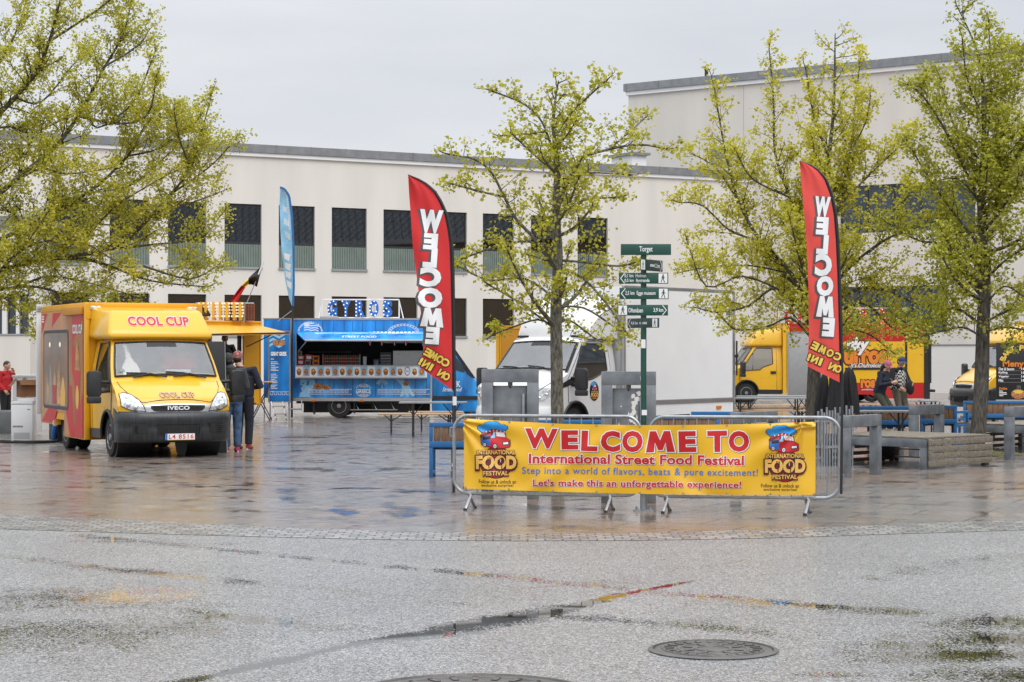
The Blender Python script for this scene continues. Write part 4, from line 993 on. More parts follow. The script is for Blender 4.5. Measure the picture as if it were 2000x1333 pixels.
for i in range(5): k.box(cb.front(0, .70+.05*i, .02), (.02, 1.1, .010), 'black_plastic')
k.build('grille', wt)
for sg in (-1, 1):
    lo = [(.60, .86), (.80, .84), (.985, .98)]; hi = [(.60, .89), (.75, 1.0), (.985, 1.16)]
    k = MB(); k.grid(lambda u, v: cb.front(sg*lerp(.60, .985, u), lerp(interp(lo, lerp(.60, .985, u)), interp(hi, lerp(.60, .985, u)), v), .014), 12, 6, 'lamp_clear'); o = k.build('headlight', wt)
    g = MB()
    for y, z, r in ((.74, .90, .045), (.86, .97, .048)): g.ball(cb.front(sg*y, z, .01), (.025, r, r*.8), 'chrome', 12, 6)
    g.build('reflector', o)
    k = MB(); k.grid(lambda u, v: cb.side(lerp(.45, -.02, u), lerp(1.10+.10*u, 1.20+.16*u, v), sg, .010), 6, 3, 'black_plastic'); k.build('pillar_trim', wt)
    k = MB(); k.grid(lambda u, v: cb.surf(lerp(4.02, 5.0, u), sg*lerp(.93, .995, v), .008), 10, 2, 'black_print'); k.build('pillar', wt)
k = MB()     # rounded wind deflector dome
def dome(u, v):
    q = v*2-1; a = u*math.pi/2
    x = -.42-1.08*math.sin(a)**.85*1.0; z = 2.13+.95*(1-math.cos(a)**1.6)**.62 if False else 2.13+.90*math.sin(min(1, u*1.15)*math.pi/2)**.9
    x = -.40-1.1*(1-math.cos(a))**.8
    w_ = .90+.12*u
    return (x-.16*abs(q)**2.5*(1-u), q*w_, 2.13+(z-2.13)*(1-abs(q)**5*.55*(1-.6*u)))
k.grid(dome, 14, 20, 'white_paint')
k.add([dome(i/14, 0) for i in range(15)]+[(dome(i/14, 0)[0], dome(i/14, 0)[1], 2.12) for i in range(15)], [(i, i+1, 16+i, 15+i) for i in range(14)], 'white_paint')
k.add([dome(i/14, 1) for i in range(15)]+[(dome(i/14, 1)[0], dome(i/14, 1)[1], 2.12) for i in range(15)], [(i, i+1, 16+i, 15+i) for i in range(14)], 'white_paint')
k.build('roof_fairing', wt, ang=60)
k = MB(); k.box((-.9, .0, 2.17), (.9, 1.7, .05), 'black_plastic'); k.build('fairing_mount', wt, bevel=.01)
WB0, WB1, WW, WTOP = -1.62, -6.1, 1.12, 3.24
k = MB(); k.b2(WB1, WB0, -WW, WW, .72, WTOP, 'white_panel'); bx_ = k.build('box_body', wt, smooth=False)
k = MB()
for sg in (-1, 1):
    k.b2(WB1-.02, WB0+.02, sg*(WW-.06), sg*(WW+.012), WTOP-.05, WTOP+.03, 'aluminium'); k.b2(WB1-.02, WB0+.02, sg*(WW-.06), sg*(WW+.012), .70, .80, 'aluminium')
    k.b2(WB1-.03, WB1+.05, sg*(WW-.06), sg*(WW+.014), .801, WTOP-.051, 'aluminium'); k.b2(WB0-.05, WB0+.02, sg*(WW-.06), sg*(WW+.012), .801, WTOP-.051, 'white_paint')
k.build('edge_trim', bx_, bevel=.012)
k = MB(); k.b2(WB1+.10, WB1+.34, WW+.001, WW+.012, WTOP-.55, WTOP-.40, 'sill_metal')
for i in range(4): k.b2(WB1+.12, WB1+.32, WW+.012, WW+.02, WTOP-.53+.035*i, WTOP-.515+.035*i, 'roof_metal')
k.build('vent', bx_, smooth=False)
k = MB(); k.b2(WB1, WB0, WW-.06, WW-.01, .46, .70, 'white_panel'); k.b2(WB1, WB0, -WW+.01, -WW+.06, .46, .70, 'white_panel'); k.build('side_skirt', wt, smooth=False)
k = MB(); k.b2(WB1+.55, WB1+.75, WW-.009, WW+.02, .55, .62, 'lamp_amber'); k.build('marker_lamp', wt, bevel=.008)
k = MB(); k.b2(WB1-.08, WB1-.035, -WW, WW, .5, WTOP, 'sill_metal'); k.cyl((WB1-.06, WW+.05, 1.3), (WB1-.06, WW+.05, 2.1), .02, 'black_plastic'); k.box((WB1-.06, WW+.05, 1.75), (.06, .06, .06), 'black_plastic'); k.build('rear_door', wt, smooth=False)
k = MB(); k.cyl((WB0+.05, WW+.0, .9), (WB0+.05, WW+.0, 2.75), .055, 'aluminium'); k.build('exhaust_pipe', wt)
chassis(wt, -.6, -6.0, -4.1)

# ---------------------------------------------------------------- red and yellow food truck, right, side on
cz = at(1500, 785, 75.0)
fw = Vector((-.995, -.10)).normalized()
ct = thing('food_truck', 'yellow and red food truck seen side on behind the right feather flag', 'food truck', (at(1447, 0, 74.5).x, 74.5, .012), math.atan2(fw.y, fw.x))
cb = Cab(**OLD); cab_common(ct, cb, 'yellow_paint', winmat='windscreen_glass'); bumper_old(ct, cb); grille_old(ct, cb, False)
for sg in (-1, 1): headlight_old(ct, cb, sg)
fairing_old(ct, 'yellow_paint', z1=2.70)
X1 = -6.9; T = 2.86
k = MB(); k.b2(X1, -1.34, -1.09, 1.09, .50, T, 'yellow_vinyl'); k.b2(-1.48, -1.34, -1.12, 1.12, .3, T+.07, 'yellow_paint'); bx_ = k.build('box_body', ct, smooth=False)
S = side_fn(1.09, 1); q = lambda px, py: ((px-1447)/(F/74.4)*1.0, H-(py-690)/(F/74.4))   # u = -x on the left side
k = MB()
k.flat([q(1530, 636), q(1799, 636), q(1799, 668), q(1530, 668)], S, 'red_paint', 0)
k.flat([q(1640, 748), q(1799, 748), q(1799, 779), q(1706, 779), q(1690, 771), q(1640, 771)], S, 'red_paint', 0)
k.build('red_band', bx_, smooth=False)
k = MB(); k.prism([q(1532, 649), q(1606, 649), q(1606, 771), q(1532, 771)], 0, .02, 'y', 'white_panel')
k2 = MB(); a0, b0 = q(1526, 650), q(1600, 772)
k2.b2(-b0[0], -a0[0], 1.10, 1.13, b0[1], a0[1], 'sill_metal'); fl = k2.build('grey_panel', bx_, bevel=.01)
k2 = MB()
for sx in (a0[0], b0[0]): k2.b2(-sx-.025, -sx+.025, 1.131, 1.15, b0[1], a0[1], 'aluminium')
k2.b2(-b0[0], -a0[0], 1.1311, 1.149, a0[1]-.03, a0[1]+.01, 'aluminium'); k2.build('panel_frame', bx_, smooth=False)
k2 = MB()
for px in (1760.5, 1802): u = q(px, 0)[0]; k2.b2(-u-(.05 if px < 1790 else .12), -u+(.03 if px < 1790 else .1), 1.092, 1.112, q(0, 779)[1]-.02, q(0, 640)[1], 'black_plastic')
a1, b1 = q(1640, 719), q(1760, 723); k2.b2(-b1[0], -a1[0], 1.093, 1.113, b1[1], a1[1], 'black_plastic'); k2.build('hatch_frame', bx_, smooth=False)
k = MB()
def tx(k, t, px0, py0, px1, py1, layers, **kw):
    a_, b_ = q(px0, py1), q(px1, py0)
    for off, m_, l_ in layers: k.text(t, (a_[0], a_[1], b_[0], b_[1]), S, m_, off=off, lay=l_, **kw)
tx(k, 'urros', 1640, 688, 1721, 710, [(.12, 'dark_red_print', 1), (.055, 'orange_print', 2)], spacing=.98)
tx(k, 'nky', 1644, 661, 1684, 693, [(.10, 'dark_red_print', 3), (.05, 'white_print', 4)], shear=.25, spacing=.9)
tx(k, "It's Churrolicious", 1652, 710, 1720, 718.5, [(.09, 'dark_red_print', 3), (.02, 'white_print', 4)], shear=.25)
tx(k, 'ros', 1672, 744, 1698, 757, [(.12, 'dark_red_print', 1), (.055, 'orange_print', 2)])
tx(k, 'urrolicious', 1673, 759, 1698, 763, [(.0, 'white_print', 3)], shear=.25)
k.build('lettering', bx_, smooth=False)
k = MB(); k.b2(-6.86, -2.2, -.9, .9, .34, .5, 'black_plastic'); k.build('underframe', ct, smooth=False)
wheel(ct, -4.75, .90, 1); wheel(ct, -4.75, -.90, -1)
k = MB(); k.b2(X1-.25, X1+.02, -1.0, 1.0, .36, .46, 'black_plastic'); k.b2(X1-.06, X1+.02, .9, 1.14, .7, 2.3, 'black_plastic'); k.b2(X1-.04, X1-.001, -1.05, 1.05, .5, T, 'sill_metal'); k.build('rear_frame', ct, smooth=False)
k = MB(); k.b2(X1, -1.5, -1.05, 1.1, T+.005, T+.05, 'red_paint'); k.build('roof_rail', bx_, smooth=False)

_bm = {}
def bulb_at(p, r, m_, parent):
    if (r, m_) not in _bm:
        k = MB(); k.ball((0, 0, 0), r, m_, 8, 6); o = k.build('bulb', parent); _bm[(r, m_)] = o.data
    else: o = bpy.data.objects.new('bulb', _bm[(r, m_)]); col.objects.link(o); o.parent = parent
    o.location = p; return o
def marquee(name, label, word, spots, x0, zz0, zz1, yy, m_, bulb, root_loc, rz=0, frame=True, wletter=.25):
    """row of big bulb letters on a light frame; spots are letter centres (local x)"""
    t = thing(name, label, 'light sign', root_loc, rz)
    for ch, cx in zip(word, spots):
        k = MB(); vs, fs = text2d(ch, .055); hx = [v[0] for v in vs]; hy = [v[1] for v in vs]
        ax, ay = min(hx), min(hy); sx = wletter/(max(hx)-ax); sy = (zz1-zz0)/(max(hy)-ay)
        P2 = [((v[0]-ax)*sx+cx-wletter/2, (v[1]-ay)*sy+zz0) for v in vs]
        k.add([(p[0], yy, p[1]) for p in P2]+[(p[0], yy+.09, p[1]) for p in P2], fs+[tuple(len(vs)+i for i in reversed(f)) for f in fs], m_)
        ed = {}
        for f in fs:
            for i in range(3): a_, b_ = f[i], f[(i+1) % 3]; ed[(a_, b_)] = 1
        k.add([(p[0], yy, p[1]) for p in P2]+[(p[0], yy+.09, p[1]) for p in P2], [(a_, b_, len(vs)+b_, len(vs)+a_) for a_, b_ in ed if (b_, a_) not in ed], m_)
        lo_ = k.build('letter', t, smooth=False)
        # bulbs along the strokes: sample a grid and keep points inside the glyph
        b_ = MB(); tris = [[P2[i] for i in f] for f in fs]; thin, _ = text2d(ch, -.02)
        def inside(p):
            for a1, b1, c1 in tris:
                d1 = (p[0]-b1[0])*(a1[1]-b1[1])-(a1[0]-b1[0])*(p[1]-b1[1]); d2 = (p[0]-c1[0])*(b1[1]-c1[1])-(b1[0]-c1[0])*(p[1]-c1[1]); d3 = (p[0]-a1[0])*(c1[1]-a1[1])-(c1[0]-a1[0])*(p[1]-a1[1])
                if not ((d1 < 0 or d2 < 0 or d3 < 0) and (d1 > 0 or d2 > 0 or d3 > 0)): return True
            return False
        st = max(.12, (zz1-zz0)/4.3); kept = []
        for i in range(29):
            for j in range(33):
                p = (cx-wletter/2+wletter*i/28, zz0+(zz1-zz0)*j/32)
                if all(inside((p[0]+dx, p[1]+dz)) for dx, dz in ((.02, 0), (-.02, 0), (0, .02), (0, -.02))) and all((p[0]-o[0])**2+(p[1]-o[1])**2 > st*st*.72 for o in kept): kept.append(p)
        for p in kept: bulb_at((p[0], yy-.01, p[1]), .021, bulb, lo_)
    if frame:
        k = MB(); a_, b_ = min(spots)-wletter*1.1, max(spots)+wletter*1.2
        for z in (zz0-.03, zz1+.02): k.cyl((a_, yy+.12, z), (b_, yy+.12, z), .018, 'white_paint', n=6)
        for x in (a_, b_): k.cyl((x, yy+.12, zz0-.16), (x, yy+.12, zz1+.02), .018, 'white_paint', n=6); k.cyl((x, yy+.12, zz1), (x+(-.18 if x == a_ else .12), yy+.7, zz0-.16), .016, 'white_paint', n=6)
        for x in spots: k.cyl((x, yy+.12, zz0-.16), (x, yy+.12, zz1), .012, 'white_paint', n=6)
        k.build('frame', t)
    return t
zc = 1.83+(690-634)/(F/74.4)
marquee('bulb_letter_sign', 'row of red bulb letters half hidden by leaves above the churro truck roof', 'CHURROS', [at(px, 0, 74).x-at(1660, 0, 74).x for px in (1543, 1570, 1612, 1657, 1690, 1725, 1752)], 0, zc-.0, zc+.58, 0, 'red_paint', 'bulb_white', (at(1660, 0, 74).x, 74.2, 0), wletter=.36)

# ---------------------------------------------------------------- yellow van at the right edge with its black menu board
fw = Vector((-.96, -.28)).normalized(); vx = at(1940, 0, 57.5)
pv = thing('food_van', 'yellow van with dark bumper behind a blue bench, cut off by the right edge', 'van', (vx.x, 57.5, .012), math.atan2(fw.y, fw.x))
cb = Cab(**OLD); cab_common(pv, cb, 'yellow_paint'); bumper_old(pv, cb); grille_old(pv, cb, False)
for sg in (-1, 1): headlight_old(pv, cb, sg)
fairing_old(pv, 'yellow_paint')
k = MB(); k.b2(-5.2, -1.34, -1.08, 1.08, .5, 2.75, 'yellow_box'); k.build('box_body', pv, smooth=False); chassis(pv, -.6, -5.0, -3.4)
bz = 54.8; s_ = F/bz; bxl = at(1946, 0, bz).x
mb_ = thing('menu_board', 'black upright menu board headed by orange lettering at the right edge', 'menu board', (bxl, bz, .012))
g_ = lambda px, py: ((px-1946)/s_, H-.012-(py-690)/s_)
a0 = g_(1946, 670); b0 = g_(2036, 781)
k = MB(); k.b2(a0[0], b0[0], 0, .04, b0[1], a0[1], 'black_print'); k.build('board', mb_, bevel=.006)
k = MB(); k.b2(a0[0]-.0, b0[0], -.004, .05, b0[1]-.05, b0[1], 'aluminium')
for x in (.1, b0[0]-.1): k.b2(x-.02, x+.02, .01, .04, 0, b0[1]-.05, 'aluminium'); k.b2(x-.02, x+.02, -.25, .3, 0, .03, 'aluminium')
k.build('stand', mb_, smooth=False)
fn = lambda u, v, l_: (u, -.003-.001*l_, v)
k = MB()
# heading on an arc
head = 'BAKT POTET'; ca, cb_ = g_(1991, 712); rad = 34/s_
for i, ch in enumerate(head):
    if ch == ' ': continue
    a = R(160-140*i/9); u, v = ca+rad*math.cos(a), cb_+rad*math.sin(a)*.95
    k.text(ch, (u-.055, v-.07, u+.055, v+.07), fn, 'yellow_print', off=.045, rot=a-R(90))
def T2(t, x0, y0, x1, y1, m_, off=.01, **kw):
    a_, b_ = g_(x0, y1), g_(x1, y0); k.text(t, (a_[0], a_[1], b_[0], b_[1]), fn, m_, off=off, **kw)
T2('Meny', 1959, 705, 1999, 720, 'orange_print', .03)
for t, y, w_, pr in (('Ost & bacon', 718.5, 30, '16'), ('Kylling', 726, 17, '16'), ('Vegetar', 733.5, 20, '14'), ('Mix', 741, 9, '18')):
    T2(t, 1950.5, y, 1950.5+w_, y+5, 'white_print', .03); T2(pr, 1995, y, 2001, y+4.5, 'white_print', .03)
    p_ = g_(1951, y+6); p2 = g_(1995, y+6.4); k.flat([(p_[0], p2[1]), (p2[0], p2[1]), (p2[0], p_[1]), (p_[0], p_[1])], fn, 'sill_metal', 1)
T2('Drikke', 1951.5, 757, 1967, 761.5, 'orange_print', .03)
for i, w_ in enumerate((7, 14, 15, 8)):
    p_ = g_(1951.5, 763.5+i*3); p2 = g_(1951.5+w_, 765+i*3); k.flat([(p_[0], p2[1]), (p2[0], p2[1]), (p2[0], p_[1]), (p_[0], p_[1])], fn, 'white_print', 1)
k.build('lettering', mb_, smooth=False)
k = MB(); c_ = g_(1989, 770); k.flat(ellipse(c_[0], c_[1], .20, .135, 24), fn, 'food_red', 1); k.flat([(c_[0]+.13*math.cos(a)*(1+.25*math.sin(5*a)), c_[1]+.06+.05*math.sin(a)) for a in [2*math.pi*i/30 for i in range(30)]], fn, 'yellow_print', 2)
for i in (-1, 0, 1): k.flat([(c_[0]+i*.04, c_[1]+.15), (c_[0]+i*.04+.008, c_[1]+.15), (c_[0]+i*.04+.018, c_[1]+.2), (c_[0]+i*.04+.005, c_[1]+.24), (c_[0]+i*.04-.004, c_[1]+.24), (c_[0]+i*.04+.008, c_[1]+.2)], fn, 'sill_metal', 1)
k.build('picture', mb_, smooth=False)
# ============================================================ BLUE FOOD TRUCK
BZ = 55.8; BS = F/BZ; bx0 = at(706, 0, BZ).x
bt = thing('food_truck', 'blue food truck with open hatch and printed blue planks, centre left', 'food truck', (bx0, BZ, .012))
g_ = lambda px, py: ((px-706)/BS, H-.012-(py-YH)/BS)
def gr(px0, py0, px1, py1): a, b = g_(px0, py1), g_(px1, py0); return a[0], b[0], a[1], b[1]
mat('plank_blue', (.012, .17, .56), .3, var=.4, scale=1.6, c2=(.02, .30, .78), stretch=(1.6, 1, .5), coat=.25)
mat('plank_blue_dark', (.008, .10, .36), .3, var=.4, scale=1.6, c2=(.012, .22, .62), stretch=(1.6, 1, .5), coat=.25)
x0, x1, z0, z1 = gr(570, 624, 842, 779); hx0, hx1, hz0, hz1 = gr(578.5, 649, 831, 713.5)
k = MB(); wall_with_holes(k, x0, x1, z0, z1, [(hx0, hx1, hz0, hz1)], 'plank_blue', .06)
k.b2(x0, x1, 2.1, 2.16, z0, z1, 'plank_blue_dark'); k.b2(x0, x0+.05, .06, 2.1, z0, z1, 'plank_blue_dark'); k.b2(x1-.05, x1, .06, 2.1, z0, z1, 'plank_blue_dark')
k.b2(x0+.05, x1-.05, .06, 2.1, z1-.06, z1-.002, 'white_panel'); k.b2(x0+.05, x1-.05, .06, 2.1, z0+.001, z0+.08, 'grey_interior')
bd = k.build('box_body', bt, smooth=False, recalc=False)
k = MB(); k.b2(x0+.052, x1-.052, 2.02, 2.095, z0+.085, z1-.07, 'dark_interior'); k.b2(hx1-1.5, hx1-.1, 1.5, 2.0, hz0-.9, hz0+.02, 'steel_counter'); k.b2(hx0+.05, hx1-.05, .10, .6, hz0-.06, hz0-.004, 'steel_counter')
k.b2(x0+.3, hx0+1.4, 1.6, 2.0, hz0+.35, hz0+.38, 'grey_interior'); k.b2(hx1-1.3, hx1-.05, 1.3, 2.0, hz1-.30, hz1-.05, 'steel_counter'); k.b2(hx1-.95, hx1-.1, .7, 1.3, hz0-.05, hz0+.40, 'steel_counter'); k.b2(hx1-1.32, hx1-1.0, .75, 1.2, hz0-.05, hz0+.36, 'grey_interior')
for i in range(4): k.b2(hx1-1.30, hx1-1.02, .735, .75, hz0+.02+.08*i, hz0+.03+.08*i, 'aluminium')
k.build('interior', bt, smooth=False)
k = MB()
k.b2(x0-.04, x0+.03, -.025, .05, z0-.02, z1+.03, 'aluminium'); k.b2(x1-.02, x1+.03, -.02, .05, z0-.02, z1+.03, 'aluminium')
k.b2(x0+.031, x1-.021, -.02, .05, z1-.02, z1+.03, 'aluminium'); k.b2(x0+.031, x1-.021, -.02, .05, z0-.07, z0+.02, 'aluminium')
k.b2(hx0-.02, hx0+.01, -.012, .05, hz0, hz1, 'aluminium'); k.b2(hx1-.01, hx1+.02, -.012, .05, hz0, hz1, 'aluminium')
k.build('edge_trim', bd, smooth=False)
# plank joints are printed lines; meanders, badge, flag, olive sprig, statue, arm and wraps are printed too
fn = lambda u, v, l_: (u, -.004-.0012*l_, v)
mat('print_line', (.004, .03, .12), .4, var=.1)
k = MB(); rr = random.Random(3)
def pk(poly, m_, l_): k.flat([g_(*p) for p in poly], fn, m_, l_)
for px in range(591, 842, 20):
    j = rr.uniform(-3, 3)
    pk([(px+j, 628), (px+j+.7, 628), (px+j+.7, 647), (px+j, 647)], 'print_line', 0); pk([(px+j, 741), (px+j+.8, 741), (px+j+.8, 775), (px+j, 775)], 'print_line', 0)
k.build('plank_print', bd, smooth=False)
def meander(k, px0, px1, py0, py1, m_, step=8, lw=.8, lay=2):
    def bar(a, b, c, d): k.flat([g_(a, d), g_(b, d), g_(b, c), g_(a, c)], fn, m_, lay)
    bar(px0, px1, py0-1.5, py0-1.5+lw); bar(px0, px1, py1+1, py1+1+lw); h = py1-py0
    n = int((px1-px0)/step)
    for i in range(n):
        a = px0+i*step
        bar(a, a+lw, py0, py1); bar(a+lw, a+step-1.6, py0, py0+lw); bar(a+step-2.4, a+step-1.6, py0+lw, py1-1.6); bar(a+2.4, a+step-2.4, py1-2.4, py1-1.6); bar(a+2.4, a+3.2, py0+2.4, py1-2.4)
k = MB()
meander(k, 602, 687, 762, 769, 'white_print'); meander(k, 738, 840, 762, 769, 'white_print')
def tg(t, a, b, c, d, m_='white_print', off=.02, lay=3, **kw):
    p, q = g_(a, d), g_(c, b); k.text(t, (p[0], p[1], q[0], q[1]), fn, m_, off=off, lay=lay, **kw)
tg('GREECE', 696, 761, 724, 768, off=.03); tg('MADE IN', 702, 753, 718, 756.5); tg('MADE IN', 703, 770, 718, 773.5)
for r in (15.2, 14.4):
    pass
ring = [(710+14.8*math.cos(2*math.pi*i/40), 763+12.5*math.sin(2*math.pi*i/40)) for i in range(41)]
for i in range(40):
    if i % 20 in (0, 19, 1, 18): continue
    a, b = ring[i], ring[i+1]; n_ = Vector((b[1]-a[1], a[0]-b[0])).normalized()*.45
    k.flat([g_(a[0]-n_.x, a[1]-n_.y), g_(b[0]-n_.x, b[1]-n_.y), g_(b[0]+n_.x, b[1]+n_.y), g_(a[0]+n_.x, a[1]+n_.y)], fn, 'white_print', 2)
# sprig
for i in range(9):
    a = R(200+160*i/8) if False else R(-160+140*i/8); L_ = 11-.8*abs(i-4)
    cx, cy = 746+L_*math.cos(a), 752+L_*.75*math.sin(a)
    el = [(cx+4.2*math.cos(q)*math.cos(a)-1.4*math.sin(q)*math.sin(a), cy+4.2*math.cos(q)*math.sin(a)+1.4*math.sin(q)*math.cos(a)) for q in [2*math.pi*j/12 for j in range(12)]]
    k.flat([g_(*p) for p in el], fn, 'pale_blue_print', 2)
k.flat([g_(745.5, 763), g_(746.7, 763), g_(747, 744), g_(746.2, 744)], fn, 'pale_blue_print', 2)
# badge with a striped flag at the upper left, half rosette at the upper right
c_ = (606, 648); k.flat([g_(c_[0]+25*math.cos(math.pi*i/20), c_[1]-20*math.sin(math.pi*i/20)) for i in range(21)], fn, 'sky_blue_print', 1)
for i in range(4):
    y = 631+i*4.4; k.flat([g_(594, y), g_(600, y-1.5), g_(607, y+.5), g_(616, y-.5), g_(622, y+1.5), g_(622, y+3.6), g_(616, y+1.6), g_(607, y+2.6), g_(600, y+.8), g_(594, y+2.2)], fn, 'white_print', 2)
k.flat([g_(594, 630), g_(604, 630), g_(604, 638), g_(594, 638)], fn, 'white_print', 3)
for i in range(18):
    a = math.pi*(i+.5)/18; k.flat([g_(c_[0]+r*math.cos(a+da), c_[1]-r*.8*math.sin(a+da)) for r, da in ((21, -.05), (24.5, -.05), (24.5, .05), (21, .05))], fn, 'white_print', 2)
    q_ = (788, 649)
for r0, r1 in ((30, 31.2), (24, 25), (26.2, 28.4)):
    for i in range(26):
        if r0 == 26.2 and i % 2: continue
        a, b = math.pi*i/26, math.pi*(i+1)/26
        k.flat([g_(788+r*math.cos(t), 650-r*.55*math.sin(t)) for r, t in ((r0, a), (r1, a), (r1, b), (r0, b))], fn, 'white_print', 2)
k.build('lettering', bd, smooth=False)
k = MB()     # statue head, reaching arm and two wraps
pk([(586, 741), (614, 741), (616, 750), (613, 757), (606, 764), (603, 771), (608, 776), (584, 776), (586, 768), (590, 765), (588, 758), (592, 755), (587, 752)], 'pale_blue_print', 1)
pk([(600, 744), (604, 744), (603, 752), (598, 754)], 'deep_blue_print', 2); pk([(590, 748), (595, 747), (594, 750), (590, 751)], 'deep_blue_print', 2); pk([(591, 759), (596, 759), (594, 761)], 'deep_blue_print', 2)
pk([(772, 741), (786, 741), (798, 752), (804, 764), (811, 774), (805, 775), (800, 768), (797, 770), (799, 775), (793, 775), (791, 767), (786, 775), (781, 775), (786, 762), (784, 753)], 'pale_blue_print', 1)
for cx, cy, a, b in ((622, 755, 10, 6.5), (638, 757, 8, 5), (793, 749, 6, 5.5)): k.flat([g_(cx+a*math.cos(t), cy+b*math.sin(t)) for t in [2*math.pi*i/20 for i in range(20)]], fn, 'food_red', 3); k.flat([g_(cx-a*.2+a*.5*math.cos(t), cy+b*.2+b*.5*math.sin(t)) for t in [2*math.pi*i/14 for i in range(14)]], fn, 'food_brown', 4)
k.build('picture', bd, smooth=False)
# counter front with food cards
cx0, cx1, cz0, cz1 = gr(578, 714, 835, 737)
k = MB(); k.b2(cx0, cx1, -.26, -.01, cz0-.03, cz0, 'aluminium'); k.b2(cx0, cx1, -.25, -.02, cz1-.03, cz1, 'steel_counter'); k.b2(cx0+.01, cx1-.01, -.24, -.03, cz0+.001, cz1-.031, 'white_print'); sh = k.build('counter', bt, smooth=False)
k = MB(); fc = lambda u, v, l_: (u, -.243-.0012*l_, v)
for i in range(18):
    a, b, c, d = gr(579.5+14.05*i, 715.5, 579.5+14.05*i+12.6, 735)
    if i == 15:
        k.flat(ellipse((a+b)/2, (c+d)/2, (b-a)*.42, (d-c)*.45), fc, 'blue_print', 1); k.flat(ellipse((a+b)/2, (c+d)/2, (b-a)*.33, (d-c)*.36), fc, 'white_print', 2); k.text('GYROS', (a+.05, (c+d)/2-.02, b-.05, (c+d)/2+.02), fc, 'blue_print', off=.02, lay=3); continue
    k.flat([(a, c), (b, c), (b, d), (a, d)], fc, 'pale_blue_print' if i % 2 else 'white_panel', 1)
    w_ = (b-a)*.36; cxx, cyy = (a+b)/2, lerp(c, d, .42)
    k.flat([(cxx+w_*math.cos(t)*(1+.1*math.sin(5*t+i)), cyy+(d-c)*.34*math.sin(t)) for t in [2*math.pi*j/20 for j in range(20)]], fc, 'food_brown' if i % 2 == 0 else 'food_red', 2)
    k.flat([(cxx+w_*.5*math.cos(t), cyy+(d-c)*(.14+.12*math.sin(t))) for t in [2*math.pi*j/12 for j in range(12)]], fc, 'orange_print' if i % 2 else 'gold_print', 3)
k.build('food_cards', sh, smooth=False)
# awning flap sloping down to the viewer, printed above, struts
k = MB(); a0 = g_(578, 648); b0 = g_(831, 648); dz = -.26; dy = -1.2
A = [Vector((a0[0], -.01, a0[1])), Vector((b0[0], -.01, b0[1])), Vector((b0[0], dy, b0[1]+dz)), Vector((a0[0]+.38, dy, a0[1]+dz))]
k.add(A+[p+Vector((0, 0, -.03)) for p in A], [(0, 1, 2, 3), (7, 6, 5, 4), (0, 3, 7, 4), (1, 5, 6, 2), (0, 4, 5, 1), (3, 2, 6, 7)], 'plank_blue'); aw = k.build('awning', bt, smooth=False)
k = MB(); fa = lambda u, v, l_: A[0]+Vector((u, (dy+.01)*v, dz*v+.004+.001*l_))
k.text('STREET FOOD', (1.35, .42, 2.3, .62), lambda u, v, l_: fa(u, 1.1-v, l_), 'white_print', off=.01)
for i in range(7):
    u = .5+.5*i; k.flat([(u, .1), (u+.5, .12), (u+.75, .3), (u+.4, .26), (u+.1, .34)], fa, 'pale_blue_print', 1)
for i in range(14): k.flat([(2.05+.11*i, .02), (2.12+.11*i, .02), (2.12+.11*i, .02+.2*math.sin(math.pi*(i+.5)/14)), (2.05+.11*i, .02+.2*math.sin(math.pi*(i+.5)/14))], fa, 'white_print', 2)
k.build('awning_print', aw, smooth=False)
k = MB(); k.cyl((hx0+.05, -.02, hz1-.55), (hx0+.45, dy+.35, a0[1]+dz*.75), .014, 'aluminium', n=6); k.cyl((hx1-.05, -.02, hz1-.55), (hx1-.05, dy+.35, a0[1]+dz*.75), .014, 'aluminium', n=6)
k.tube([A[3], A[2]], .022, 'aluminium', 6); k.build('awning_strut', aw)
# wheels, undercarriage with a black sheet added as shade, step, cab at the right end
k = MB(); k.b2(x0+.1, x1-.1, .25, 1.9, .40, z0-.07, 'black_plastic'); k.b2(x0+.15, x1-.1, 1.72, 1.76, .10, .40, 'black_plastic'); k.b2(x0+.5, x0+1.0, .6, 1.5, .16, .40, 'black_plastic'); k.b2(x1-1.7, x1-.5, .5, 1.5, .14, .40, 'black_plastic')  # thin full-length sheet at the back is added, standing for the shade underneath
for px in (612, 706): u = g_(px, 0)[0]; k.b2(u-.06, u+.06, -.03, .02, .46, .51, 'lamp_amber')
k.b2(g_(632, 0)[0]-.3, g_(632, 0)[0]-.26, .1, .3, .1, .5, 'black_plastic'); k.b2(g_(690, 0)[0], g_(690, 0)[0]+.04, .1, .3, .12, .5, 'black_plastic')
k.build('underframe', bt, smooth=False)
k = MB(); a_, b_ = g_(683, 801), g_(776, 801); k.cyl((a_[0], .1, a_[1]), (b_[0], .1, b_[1]), .018, 'aluminium', n=6)
for px in (700, 735, 770): u = g_(px, 0)[0]; k.cyl((u, .1, a_[1]), (u-.1, .2, .42), .012, 'aluminium', n=6)
k.build('side_guard', bt)
wheel(bt, g_(661.5, 0)[0], .16, -1, .335, .2); wheel(bt, g_(661.5, 0)[0], 1.9, 1, .335, .2)
k = MB(); c = lambda px, py: g_(px, py)
prof = [c(843, 641), c(872, 641), c(884, 681), c(900, 703), c(926, 740), c(944, 752), c(952, 770), c(952, 806), c(843, 806)]
for y0, y1, ins in ((.06, 2.0, 0),):
    k.prism(prof, y0, y1, 'y', 'plank_blue')
cabo = k.build('cab', bt, bevel=.06, ang=40)
k = MB(); k.prism([c(886, 693), c(896, 705), c(908, 724), c(906, 727), c(886, 722)], .04, .075, 'y', 'ribbon_glass'); k.build('window', cabo, smooth=False)
